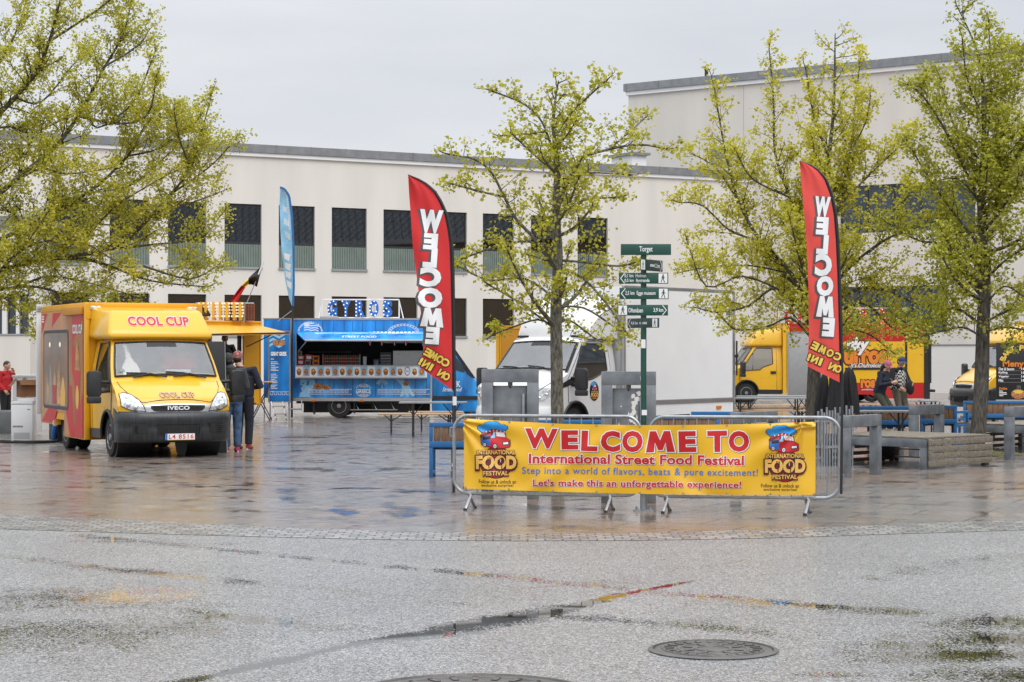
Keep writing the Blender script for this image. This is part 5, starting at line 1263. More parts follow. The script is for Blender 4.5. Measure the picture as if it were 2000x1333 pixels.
k = MB(); k.prism([c(884, 681), c(888, 681), c(928, 738), c(926, 740), c(912, 730), c(898, 706)], .045, .07, 'y', 'black_plastic'); k.b2(c(843, 0)[0], c(940, 0)[0], .03, .07, c(0, 781)[1], c(0, 774)[1], 'black_plastic'); k.build('trim', cabo, smooth=False)
k = MB(); fcab = lambda u, v, l_: (u, .052-.001*l_, v)
def tc_(t, a, b, c2, d, off, **kw): p, q = g_(a, d), g_(c2, b); k.text(t, (p[0], p[1], q[0], q[1]), fcab, 'white_print', off=off, **kw)
tc_('EK', 886, 745, 899, 756, .02); tc_('Street food', 865, 757, 901, 765, .01, shear=.25); k.build('lettering', cabo, smooth=False)
wheel(bt, c(925, 0)[0], .2, -1, .335, .2); wheel(bt, c(925, 0)[0], 1.86, 1, .335, .2)
k = MB(); k.box(g_(0, 0) and (g_(640, 0)[0], .5, z1+.06), (.5, .5, .06), 'sill_metal'); k.build('roof_vent', bt, bevel=.01)
# things on the counter
ct_, cu_ = bx0, BZ
rr = random.Random(8)
def crate(px0, py0, px1, py1, dep, m_, label, name='drink_carton', cat='carton', grp='cartons stacked behind the blue truck counter'):
    a, b, c, d = gr(px0, py0, px1, py1)
    o = thing(name, label, cat, (bx0+(a+b)/2, BZ+dep+.2, c+.012), 0, grp)
    k = MB(); k.prism(rrect(-(b-a)/2, 0, (b-a)/2, d-c, .008, 2), -.12, .12, 'y', m_); k.build('box', o, bevel=.004)
    k = MB(); k.flat(rrect(-(b-a)*.34, (d-c)*.2, (b-a)*.34, (d-c)*.75, .02, 3), lambda u, v, l_: (u, -.122-.001*l_, v), 'white_print' if m_ == 'red_print' else 'dark_red_print', 0); k.build('print', o, smooth=False)
crate(579.5, 703, 592, 713.2, .1, 'red_print', 'red carton with white oval print at the counter end, bottom left of its pile')
crate(594, 704, 606, 713.2, .1, 'panel_green', 'green carton on the blue truck counter, second from its left end')
crate(609, 705, 622, 713.2, .1, 'orange_print', 'orange carton low on the counter of the blue truck')
crate(579.5, 694.5, 593, 703, .1, 'red_print', 'red and white carton, upper left of the pile on the counter')
crate(595, 693, 609, 704, .1, 'red_print', 'plain red carton on top of the green one')
crate(609.5, 695, 622, 705, .1, 'orange_print', 'orange carton on top of another orange carton')
crate(580, 686, 588, 694.5, .1, 'panel_green', 'small green carton topmost at the left end of the counter')
a, b, c, d = gr(630, 694, 700, 713.2)
o = thing('can_rack', 'wire rack filled with red and green drink cans behind the counter', 'rack', (bx0+(a+b)/2, BZ+.35, c+.012))
k = MB(); n_ = 15; mat('can_green', (.02, .14, .05), .35, metal=.3); mat('can_red', (.34, .05, .03), .35, metal=.3)
for r_ in range(3):
    for i in range(n_): k.cyl((-(b-a)/2+(b-a)*(i+.5)/n_, 0, (d-c)*r_/3+.004), (-(b-a)/2+(b-a)*(i+.5)/n_, 0, (d-c)*(r_+1)/3-.008), (b-a)/n_*.46, 'can_green' if i % 4 == 2 else 'can_red', n=8)
k.build('cans', o)
k = MB()
for z in (0, (d-c)/3, 2*(d-c)/3): k.b2(-(b-a)/2-.02, (b-a)/2+.02, -.05, .05, z-.003, z+.003, 'aluminium')
for s in (-1, 1): k.cyl((s*((b-a)/2+.02), -.04, 0), (s*((b-a)/2+.02), -.04, d-c+.03), .008, 'aluminium', n=6)
k.build('frame', o)
a, b, c, d = gr(707, 697, 716, 713.2); o = thing('cup_stack', 'pale stack of cups standing beside the can rack', 'cups', (bx0+(a+b)/2, BZ+.2, c+.012)); k = MB(); k.lathe([(.045, 0)]+[(.05+.004*(i % 2), .012*i+.01) for i in range(18)]+[(.06, d-c)], (0, 0, 0), 'z', 'white_print', 14); k.build('cups', o)
a, b, c, d = gr(727, 703, 740, 713.2); o = thing('steel_tub', 'low steel tub on the counter right of the cups', 'tub', (bx0+(a+b)/2, BZ+.25, c+.012)); k = MB(); k.lathe([(.075, 0), (.09, d-c), (.095, d-c+.006), (.08, d-c), (.07, .02)], (0, 0, 0), 'z', 'steel_counter', 18); k.build('bowl', o)
for i, px in enumerate((722, 745, 770, 792)):
    u = g_(px, 0)[0]; o = thing('pennant', ('first', 'second', 'third', 'fourth')[i]+' small red pennant from the left hanging in the dark hatch', 'pennant', (bx0+u, BZ+.15, g_(0, 664)[1]+.012), 0, 'pennants inside the blue truck hatch')
    k = MB(); k.prism([(-.09, 0), (.09, 0), (0, -.17)], -.002, .002, 'y', 'red_cloth'); k.b2(-.012, .012, -.004, .004, -.16, 0, 'white_print'); k.b2(-.07, .07, -.0045, .0045, -.06, -.04, 'blue_print'); k.build('cloth', o, smooth=False)
mat('sign_blue', (.008, .13, .50), .35, var=.05)
# bulb letters on its roof
sx = lambda px: (px-706)/BS
marquee('bulb_letter_sign', 'row of blue bulb letters standing on the blue truck roof', 'GYROS', [sx(p) for p in (644, 671, 699, 726.5, 753.5)], 0, H-(618-YH)/BS, H-(585.5-YH)/BS, .25, 'sign_blue', 'bulb_white', (bx0, BZ+.5, 0), wletter=.27)
# menu door panel and steps
mp_ = thing('menu_board', 'tall blue printed menu panel with white lines of text left of the blue truck', 'menu board', (at(545, 0, 55.2).x, 55.2, .012), R(-4)); s2 = F/55.2
h_ = lambda px, py: ((px-545)/s2, H-.012-(py-YH)/s2)
a, b = h_(524, 785), h_(567, 648)
k = MB(); k.b2(a[0], b[0], 0, .045, a[1], b[1], 'plank_blue_dark'); pn = k.build('panel', mp_, smooth=False)
k = MB()
for x in (a[0], b[0]-.02): k.b2(x-.012, x+.03, -.006, .05, a[1]-.02, b[1]+.02, 'aluminium')
for z in (a[1]-.02, b[1]-.005): k.b2(a[0]+.031, b[0]-.033, -.005, .049, z, z+.03, 'aluminium')
for x in (a[0]+.03, b[0]-.05): k.b2(x, x+.03, .01, .04, 0, a[1]-.021, 'aluminium')
k.build('frame', mp_, smooth=False)
f2 = lambda u, v, l_: (u, -.003-.0012*l_, v)
k = MB()
def t2(t, x0_, y0_, x1_, y1_, off=.01, m_='white_print'): p, q = h_(x0_, y1_), h_(x1_, y0_); k.text(t, (p[0], p[1], q[0], q[1]), f2, m_, off=off, lay=2)
t2('GREAT GREEK', 529, 688, 560, 695, .05)
rr = random.Random(2)
for i, y in enumerate((701, 706.5, 710, 713.5, 717, 720.5, 723, 730.5, 734, 737.5, 741, 744, 747, 752, 755, 758, 764.5)):
    w_ = rr.uniform(8, 17) if i else 8
    p, q = h_(529, y+1.6), h_(529+w_, y)
    for j in range(int(w_/2.2)):
        k.flat([(p[0]+j*.031, p[1]), (p[0]+j*.031+rr.uniform(.017, .027), p[1]), (p[0]+j*.031+.024, q[1]-rr.choice((0, 0, .006))), (p[0]+j*.031, q[1])], f2, 'white_print', 2)
k.build('lettering', pn, smooth=False)
k = MB()
for i in range(3): k.flat([h_(525, 656+i*9), h_(533, 651+i*9), h_(545, 657+i*9), h_(557, 650+i*9), h_(557, 655+i*9), h_(545, 662+i*9), h_(533, 656+i*9), h_(525, 661+i*9)], f2, 'pale_blue_print', 1)
for cx in (539, 550): k.flat([h_(cx+7*math.cos(t), 670+6*math.sin(t)) for t in [2*math.pi*j/18 for j in range(18)]], f2, 'food_red', 3)
k.build('picture', pn, smooth=False)
k = MB()
for i in range(5):
    p = h_(525.5+8*i, 772); 
    for (xa, xb, ya, yb) in ((0, .1, .085, .095), (.1, .11, 0, .095), (.03, .1, 0, .01), (.03, .04, 0, .06)): k.flat([(p[0]+xa, p[1]+ya), (p[0]+xb, p[1]+ya), (p[0]+xb, p[1]+yb), (p[0]+xa, p[1]+yb)], f2, 'white_print', 2)
k.build('border_print', pn, smooth=False)
rp = thing('rear_panel', 'dark blue rear door leaf behind the menu panel, its top showing', 'door', (at(541, 0, 56.4).x, 56.4, .012)); s3 = F/56.4
k = MB(); k.b2((515-541)/s3, (568-541)/s3, 0, .05, .55, H-.012-(624-YH)/s3, 'plank_blue_dark'); po = k.build('leaf', rp, smooth=False); k = MB(); k.b2((515-541)/s3-.02, (568-541)/s3, -.01, .06, H-.012-(624-YH)/s3, H+.02-(624-YH)/s3, 'aluminium'); k.b2((515-541)/s3, (515-541)/s3+.03, 0, .05, .0, .55, 'aluminium'); k.build('frame', rp, smooth=False)
st = thing('folding_steps', 'small silver folding steps below the blue menu panel', 'steps', (at(545, 0, 54.6).x, 54.6, .012)); s4 = F/54.6
k = MB(); p = lambda px, py: ((px-545)/s4, H-.012-(py-YH)/s4)
for (xa, xb) in ((527, 540), (550, 560)): k.cyl((p(xa, 0)[0], .3, p(0, 786)[1]), (p(xb, 0)[0], -.1, .01), .022, 'aluminium', n=8)
k.build('rail', st)
k = MB()
for f in (.25, .7): k.box((p(lerp(538.5, 545+10, .45)+f*10-5, 0)[0], .3-.4*f*1.0, lerp(p(0, 786)[1], .01, f)), (.36, .16, .02), 'aluminium')
k.build('tread', st, smooth=False)
st = thing('folding_steps', 'low wire step hanging under the left end of the blue truck', 'steps', (at(574, 0, 55.2).x, 55.2, .012)); k = MB(); z = .42-.1
k.cyl((-.15, 0, .26), (.20, 0, .26), .02, 'aluminium', n=6); k.cyl((-.15, .2, .26), (.2, .2, .26), .02, 'aluminium', n=6); k.cyl((.2, 0, .26), (.2, .25, .5), .015, 'aluminium', n=6); k.cyl((-.15, 0, .26), (-.2, .25, .5), .015, 'aluminium', n=6); k.build('frame', st)

# ============================================================ YELLOW STALL TRAILER behind the left truck
sa = math.atan2(1.5, 1.28); o0 = at(508, 0, 52.2)
ys = thing('stall_trailer', 'yellow serving trailer with raised flap and open window behind the nearest truck', 'food stall', (o0.x, 52.2, .012), sa)
# local: x runs along the serving side (to +x = the far right corner), y>0 into the trailer (away to the left-back), wall at y = 0
TL, TD_, TZ0, TZ1 = -3.3, 2.0, .52, 2.60
dirv = Vector((math.cos(sa), math.sin(sa))); PS = Plane((o0.x, 52.2), (dirv.x, dirv.y))
def q(px, py): u, z = PS(px, py); return u, z-.012
wa, wb = q(404, 700)[0], q(476, 700)[0]; wz0 = q(470, 727)[1]; wz1 = q(470, 640)[1]
k = MB(); wall_with_holes(k, TL, 0, TZ0, TZ1, [(wa, wb, wz0, wz1)], 'yellow_box', .05)
# back wall with a window too (daylight shows through), ends, floor, roof
k.X = Matrix.Translation((0, TD_, 0)); wall_with_holes(k, TL, 0, TZ0, TZ1, [(TL+.25, -.35, 1.1, 2.3)], 'white_panel', .05); k.X = None
k.b2(-.05, 0, .05, TD_, TZ0, 1.05, 'orange_box'); k.b2(-.05, 0, .05, TD_, 2.42, TZ1, 'orange_box'); k.b2(-.05, 0, .05, .25, 1.05, 2.42, 'orange_box'); k.b2(-.05, 0, TD_-.1, TD_, 1.05, 2.42, 'orange_box'); k.b2(TL, TL+.05, .05, TD_, TZ0, TZ1, 'yellow_box'); k.b2(TL+.05, -.05, .05, TD_, TZ0, TZ0+.06, 'grey_interior'); k.b2(TL+.05, -.05, .05, TD_, TZ1-.05, TZ1-.003, 'white_panel')
bd = k.build('body', ys, smooth=False, recalc=False)
k = MB(); k.b2(TL-.03, .03, -.02, TD_+.08, TZ1+.002, TZ1+.05, 'yellow_box'); k.b2(-.02, .025, -.018, .05, TZ0-.02, TZ1, 'orange_box'); k.b2(-.15, .02, -.015, TD_, TZ0-.06, TZ0-.002, 'orange_box'); k.build('edge_trim', bd, bevel=.01)
k = MB(); k.b2(wa, wb, -.25, .02, wz0-.03, wz0, 'steel_counter'); k.b2(wa+.02, wb+.03, -.03, -.006, wz0-.25, wz0-.035, 'red_print')
for i in range(4): k.lathe([(.03, 0), (.045, .09)], (lerp(wa, wb, .55+.12*i), -.036, wz0-.20), 'z', 'pale_blue_print', 10)
k.build('counter', ys, smooth=False)
k = MB(); k.b2(wb-.12, wb-.02, .06, .12, wz0, wz1, 'black_plastic'); k.b2(wa+.4, wb-.3, .5, .8, wz0-.02, wz0+.22, 'steel_counter'); k.cyl((wb-.3, .12, wz0), (wb-.3, .12, wz0+.5), .012, 'aluminium', n=6); k.build('fittings', ys, smooth=False)
k = MB(); hz = TZ1-.06; fl = [(TL+.4, -.01, hz), (-.02, -.01, hz), (-.05, -1.15, hz-.20), (TL+.5, -1.15, hz-.26)]
k.add(fl+[(x, y, z-.04) for x, y, z in fl], [(0, 1, 2, 3), (7, 6, 5, 4), (0, 3, 7, 4), (1, 5, 6, 2), (0, 4, 5, 1), (3, 2, 6, 7)], 'yellow_box'); fo = k.build('flap', ys, smooth=False)
k = MB(); k.cyl((wb+.1, -.01, wz1-.5), (-.2, -.8, hz-.2), .014, 'black_plastic', n=6); k.cyl((TL+.5, -.01, wz1-.5), (TL+.6, -.8, hz-.22), .014, 'black_plastic', n=6); k.tube([fl[3], fl[2]], .02, 'black_plastic', 6); k.build('strut', fo)
k = MB(); k.b2(TL+.1, -.3, .2, 1.9, .38, TZ0-.07, 'black_plastic'); k.b2(TL+.1, -.2, 1.5, 1.54, .08, .38, 'black_plastic'); k.b2(-.75, -.3, -.03, .05, .3, .54, 'white_panel'); k.build('underframe', ys, smooth=False)  # thin upright black sheet is added to stand for shade below the trailer
for s in (-1, 1): wheel(ys, -1.7, 1+s*.85, s, .30, .18)
k = MB(); k.box((-1.9, .5, TZ1+.30), (1.1, .06, .32), 'black_plastic', R(0), 0, R(-38)); k.box((-1.9, .75, TZ1+.16), (.9, .4, .2), 'black_plastic'); k.build('roof_equipment', ys, bevel=.01)
# bulb letters seen edge on
zl0, zl1 = H-(621-YH)/76.0, H-(590-YH)/76.0
ms = thing('bulb_letter_sign', 'yellow bulb letters seen edge on above the yellow stall roof', 'light sign', (at(438, 0, 51.5).x, 51.5, 0))
for i, px in enumerate((394, 403, 418, 431, 444, 458, 470)):
    u = (px-438)/75.5; k = MB(); k.b2(u-.028, u+.028, -.16, .16, zl0, zl1, 'yellow_paint'); k.b2(u-.03, u+.03, -.12, .2, zl0-.06, zl0, 'yellow_paint'); lo_ = k.build('letter', ms, smooth=False)
    for j in range(5):
        for s in (-1, 1): bulb_at((u+s*.055, -.1+.05*((j*3) % 4), lerp(zl0, zl1, (j+.5)/5)), .027, 'bulb_warm', lo_)
k = MB(); k.cyl((-.75, .1, zl1-.03), (.75, .1, zl1-.03), .02, 'aluminium', n=6)
for x in (-.6, 0, .5): k.cyl((x, .1, TZ1-.02), (x, .1, zl1), .02, 'aluminium', n=6)
k.build('frame', ms)
mat('brick_red', (.24, .09, .06), .7, var=.2)
bs = thing('waffle_model', 'brownish grid shaped waffle model standing on the yellow stall roof', 'model', (at(488, 0, 51.8).x, 51.8, TZ1+.06), R(12)); k = MB(); W_, Hh = .24, .47
k.b2(-W_/2, W_/2, 0, .05, 0, Hh, 'brick_red')
for i in range(4): x = lerp(-W_/2, W_/2-.024, i/3); k.b2(x, x+.024, -.045, -.001, 0, Hh, 'brick_red')
for i in range(7): z = lerp(0, Hh-.022, i/6); k.b2(-W_/2+.001, W_/2-.001, -.0445, -.0015, z, z+.022, 'brick_red')
k.build('grid', bs, smooth=False)
# flag of three colours on a slanting white pole
fg = thing('flag', 'black yellow and red flag drooping from a slanted white pole over the yellow stall', 'flag', (at(466, 0, 52.3).x, 52.3, TZ1))
W = lambda px, py, dz=0: at(px, py, 52.3+dz)-fg.location
k = MB(); k.tube([W(515, 511), W(500, 549)], [.022, .022], 'white_paint', 8); k.tube([W(500, 549), W(467, 628)], .012, 'sill_metal', 6); k.build('pole', fg)
T_ = [(513, 517), (503, 527), (493, 536), (480, 549), (468, 562), (457, 577), (448, 594)]; B_ = [(502, 561), (497, 558), (490, 556), (484, 557), (478, 564), (471, 576), (463, 592)]
for (a, b, nm_, m_) in ((0, .44, 'black_stripe', 'cloth_black'), (.44, .62, 'yellow_stripe', 'yellow_print'), (.62, 1, 'red_stripe', 'red_cloth')):
    k = MB()
    def ff_(u, v):
        t = lerp(a, b, u)*(len(T_)-1); i = min(int(t), len(T_)-2); f = t-i
        p = [lerp(lerp(T_[i][c], T_[i+1][c], f), lerp(B_[i][c], B_[i+1][c], f), v) for c in (0, 1)]
        return W(p[0], p[1], .10*math.sin(v*7+t*1.2))
    k.grid(ff_, 8, 14, m_); k.build(nm_, fg, ang=180, recalc=False)
# blue feather flag on the blue truck's corner
def feather(name, label, L_, R_, Z, zdep, cloth, border, pole_pts, waves, root):
    """cloth between a left edge and a spine (photo rows), with waves in depth"""
    t = thing(name, label, 'flag', root); off = Vector(root)
    n = 60
    ys_ = [p[1] for p in L_]+[p[1] for p in R_]
    def pt(tab, f):
        d = [0]
        for i in range(1, len(tab)): d.append(d[-1]+math.dist(tab[i], tab[i-1]))
        x = f*d[-1]
        for i in range(1, len(tab)):
            if x <= d[i]+1e-9: g = (x-d[i-1])/(d[i]-d[i-1]); return lerp(tab[i-1][0], tab[i][0], g), lerp(tab[i-1][1], tab[i][1], g)
        return tab[-1]
    def pos(u, v, lay=0):     # u: 0 left edge .. 1 spine ; v: 0 top .. 1 bottom
        a, b = pt(L_, v), pt(R_, v); x, y = lerp(a[0], b[0], u), lerp(a[1], b[1], u)
        dz = waves*math.sin(v*9.5+u*3.0)*(1-u)+waves*.5*math.sin(v*21-u*5)*(1-u)
        p = at(x, y, Z+zdep*(1-u)+dz-.004*lay)
        return p-off
    return t, pos, pt
bL = [(547, 366), (546, 400), (547.5, 450), (551, 500), (557, 548), (565, 585), (570, 598)]; bR = [(547, 366), (556, 369), (565, 383), (570, 420), (573, 480), (574, 560), (572, 598)]
bf, pos, pt_ = feather('feather_flag', 'narrow pale blue feather flag rising from the blue truck corner', bL, bR, 55.4, .25, None, None, None, .05, at(570, 690, 55.4))
k = MB(); k.grid(lambda u, v: pos(u, v), 10, 50, 'pale_blue_print'); k.build('cloth', bf, recalc=False, ang=180)
k = MB(); k.tube([pos(1, i/40) for i in range(41)], .03, 'blue_paint', 6); k.build('border', bf)
k = MB()
for v0, u0 in ((.16, .5), (.27, .55), (.38, .6)):
    for i in range(4): k.grid(lambda u, v: pos(u0-.2+.1*i+.06*u, v0+.05*v+.01*i, 1.5), 1, 2, 'white_print')
for v0 in (.55, .63, .70, .78): k.grid(lambda u, v: pos(.15+.6*u*(1-.3*v), v0+.05*v+.03*u, 1.5), 3, 3, 'white_print')
for i in range(22): k.grid(lambda u, v: pos(.70+.14*u, .03+.016*i+.009*v, 1.5), 1, 1, 'white_print')
k.build('print', bf, recalc=False)
k = MB(); k.tube([pos(1, 1), at(570, 690, 55.4)-bf.location, at(570, 816, 55.4)-bf.location], [.02, .03, .03], 'black_plastic', 8); k.tube([at(543, 628, 55.6)-bf.location, at(569, 608, 55.4)-bf.location], .014, 'aluminium', 6); k.build('pole', bf)
# yellow box behind the white truck
yb = thing('box_trailer', 'plain orange yellow box body showing between the white truck and the building', 'trailer', (at(990, 0, 61).x, 61, .012), R(-20))
k = MB(); k.b2(-.33, 2.4, 0, 3.8, .55, 2.62, 'orange_box'); k.b2(-.35, -.25, -.02, .1, .5, 2.66, 'yellow_box'); k.b2(-.2501, 2.42, -.015, .1, 2.56, 2.66, 'yellow_box'); k.b2(-.22, -.19, -.02, -.001, .6, 2.5, 'yellow_box'); k.build('body', yb, smooth=False)
k = MB(); k.b2(-.1, 2.2, .2, 3.6, .36, .55, 'black_plastic'); k.build('underframe', yb, smooth=False)
for s in (-1, 1): wheel(yb, .3 if s < 0 else .3, 1.9+s*.0+.9*s, s, .33)
# standing table
tt = thing('standing_table', 'yellow topped folding bar table between stall and menu panel', 'table', (at(510, 0, 54.0).x, 54.0, .012)); hh = H-(746-YH)/72
k = MB(); k.prism(rrect(-.37, -.3, .37, .3, .05), hh-.03, hh, 'z', 'yellow_paint'); k.build('table_top', tt, bevel=.006)
for s in (-1, 1):
    k = MB(); k.cyl((-.28, s*.22, hh-.03), (.26, s*.24, .0), .014, 'black_plastic', n=6); k.cyl((.26, s*.2, hh-.03), (-.26, s*.22, .0), .014, 'black_plastic', n=6); k.build('leg', tt)
k = MB(); k.cyl((-.26, -.22, .06), (-.26, .22, .06), .012, 'black_plastic', n=6); k.cyl((.26, -.24, .06), (.26, .24, .06), .012, 'black_plastic', n=6); k.cyl((0, -.23, hh*.5), (0, .23, hh*.5), .012, 'black_plastic', n=6); k.build('brace', tt)
gc = thing('crate', 'green plastic crate on the ground below the yellow stall', 'crate', (at(472, 0, 51).x, 51.0, .012)); k = MB()
k.b2(-.17, .17, -.14, .14, 0, .02, 'panel_green')
for s in (-1, 1): k.b2(-.17, .17, s*.14-.008, s*.14+.008, .021, .26, 'panel_green'); k.b2(s*.17-.008, s*.17+.008, -.131, .131, .021, .26, 'panel_green')
k.build('body', gc, smooth=False)
# ============================================================ BARRIERS, BANNER, FEATHER FLAGS, SIGNPOST
BP = Vector((-.690, 23.22)); BD = Vector((1, -.19)).normalized(); PB = Plane(BP, BD); BRZ = math.atan2(BD.y, BD.x)
def barrier(label, u0, u1):
    p = BP+BD*u0; L_ = u1-u0; zb, zt, r = .185, 1.09, .17
    t = thing('crowd_barrier', label, 'barrier', (p.x, p.y, .012), BRZ, 'steel barriers carrying the banner')
    loop = []
    for cx, cz, a0 in ((L_-r, zt-r, 90), (L_-r, zb+r, 0), (r, zb+r, -90), (r, zt-r, -180)):
        for k in range(9): a = R(a0-90*k/8); loop.append((cx+r*math.cos(a), 0, cz+r*math.sin(a)))
    loop += [loop[0]]
    k = MB(); k.tube(loop, .0205, 'galvanised', 10, caps=False); k.build('frame', t)
    k = MB(); n = int((L_-.2)/.125)
    for i in range(n): x = .14+(L_-.28)*i/(n-1); k.cyl((x, 0, zb), (x, 0, zt), .0075, 'galvanised', n=6)
    k.build('bars', t)
    for x in (.19, L_-.36):
        for s in (-1, 1):
            k = MB(); k.tube([(x, 0, zb), (x-.02*s, s*.06, zb-.03), (x+.02*s, s*.19, .0)], .018, 'galvanised', 8); k.cyl((x+.018*s, s*.182, .02), (x+.02*s, s*.19, 0), .022, 'rubber', n=8); k.build('foot', t)
        k = MB(); k.cyl((x, -.11, .09), (x, .11, .09), .007, 'galvanised', n=6); k.build('foot_brace', t)
    for x in (.0, L_):
        for z in (.35, .85):
            k = MB(); s = -1 if x == 0 else 1
            k.tube([(x, 0, z), (x+s*.045, 0, z), (x+s*.045, 0, z+.10), (x, 0, z+.10)], .008, 'galvanised', 6); k.build('hinge_loop', t)
    return t
uL0, uL1, uR0, uR1 = PB(887, 900)[0], PB(1251, 900)[0], PB(1269, 900)[0], PB(1640, 900)[0]
barrier('steel crowd barrier behind the left half of the yellow banner', uL0, uL1)
barrier('steel crowd barrier sticking out past the right end of the yellow banner', uR0, uR1)
bn = thing('banner', 'long yellow banner with red and blue lettering tied to the steel barriers', 'banner', (BP.x, BP.y, .0), BRZ)
TOPE = [(909, 817.5), (940, 819.5), (1000, 823), (1100, 828), (1244, 830.5), (1400, 829.5), (1500, 827.5), (1592, 824)]
BOTE = [(908, 954), (1000, 957), (1100, 961), (1276, 965), (1450, 966), (1594, 966.5)]
def bw(u, z):   # folds of the cloth: soft billows and creases fanning from the tied corners
    a = .010*math.sin(2.3*u+1.2*z+.6)+.006*math.sin(5.1*u-5*z)+.004*math.sin(9*u+7*z+1)
    d0 = math.hypot(u-.1, z-1.05); a0 = math.atan2(1.05-z, max(.01, u-.1)); a += .014*math.exp(-d0*1.5)*math.sin(a0*13)
    d1 = math.hypot(u-4.0, z-1.02); a1 = math.atan2(1.02-z, max(.01, 4.05-u)); a += .013*math.exp(-d1*1.6)*math.sin(a1*12+.6)
    a += .012*math.exp(-((u-z*1.4-.6)/.16)**2)-.010*math.exp(-((u+z*1.1-3.2)/.15)**2)+.009*math.exp(-((u+z*.5-2.35)/.2)**2)
    return a
def bpx(px, py, lay=0):
    u, z = PB(px, py); return (u, -.060-bw(u, z)*2.0-.0016*lay, z)
fnB = lambda u, v, l_: bpx(u, -v, l_)
k = MB(); k.grid(lambda s, v: bpx(lerp(909, 1593, s), lerp(interp(TOPE, lerp(909, 1593, s)), interp(BOTE, lerp(909, 1593, s)), v)), 260, 56, 'yellow_vinyl')
cl = k.build('cloth', bn, ang=180, recalc=False)
k = MB()
for i in range(9):
    px = lerp(912, 1590, i/8)
    for e_, d in ((TOPE, 2.0), (BOTE, -2.0)): c = Vector(bpx(px, interp(e_, px)+d, 2)); k.lathe([(.004, 0), (.011, 0), (.011, -.003), (.004, -.003)], c, 'y', 'galvanised', 10)
k.build('eyelet', bn)
def bt_(k, t, r, m_, off, lay, **kw): k.text(t, (r[0], -r[3], r[2], -r[1]), fnB, m_, off=off, lay=lay, **kw)
k = MB((3.5, 3.5)); rr = random.Random(4)
for ch, x0_, x1_, y0_, y1_, ro in (('W', 1027, 1091, 837, 876, -1), ('E', 1098, 1131, 840.5, 878, 0), ('L', 1137, 1169, 841.5, 881, -2), ('C', 1175, 1213, 841.5, 882.5, 0), ('O', 1217, 1257, 841.5, 883, 0), ('M', 1263, 1319, 842, 883, 1), ('E', 1327, 1361, 842, 883, 1), ('T', 1383, 1421, 841.5, 882.5, 1), ('O', 1424, 1464, 841.5, 882.5, 0)):
    for off, m_, l_, d in ((.088, 'grey_shadow_print', 1, .8), (.084, 'white_print', 2, 0), (.050, 'red_print', 3, 0)): bt_(k, ch, (x0_+d, y0_+d, x1_+d, y1_+d), m_, off, l_, rot=R(ro), base=.05)
k.build('lettering', bn, smooth=False)
def tilt(r, sl): return None
for txt, r, m_, fat, sp, outl, rot in (('International Street Food Festival', (1035, 887.5, 1454, 907), 'red_print', .030, 1.02, True, -.55), ("Let's make this an unforgettable experience!", (1043, 937, 1449, 955), 'red_print', .026, 1.04, True, -.55), ('Step into a world of flavors, beats & pure excitement!', (1022, 913.5, 1481, 931.5), 'blue_print', .006, 1.10, False, -.55)):
    k = MB((3.5, 3.5))
    if outl:
        bt_(k, txt, (r[0]+.6, r[1]+.6, r[2]+.6, r[3]+.6), 'grey_shadow_print', fat+.045, 1, spacing=sp, rot=R(rot), base=fat); bt_(k, txt, r, 'white_print', fat+.04, 2, spacing=sp, rot=R(rot), base=fat)
    bt_(k, txt, r, m_, fat, 3, spacing=sp, rot=R(rot), base=fat)
    k.build('lettering', bn, smooth=False)
for t, r in (('Follow us & unlock an', (938, 936.5, 1010, 944)), ('exclusive surprise!', (943, 944.8, 1005, 951.5)), ('Follow us & unlock an', (1487, 945, 1561, 952.2)), ('exclusive surprise!', (1492, 953.3, 1557, 960))): k = MB((5, 5)); bt_(k, t, r, 'black_print', .012, 1, rot=R(-.5)); k.build('lettering', bn, smooth=False)
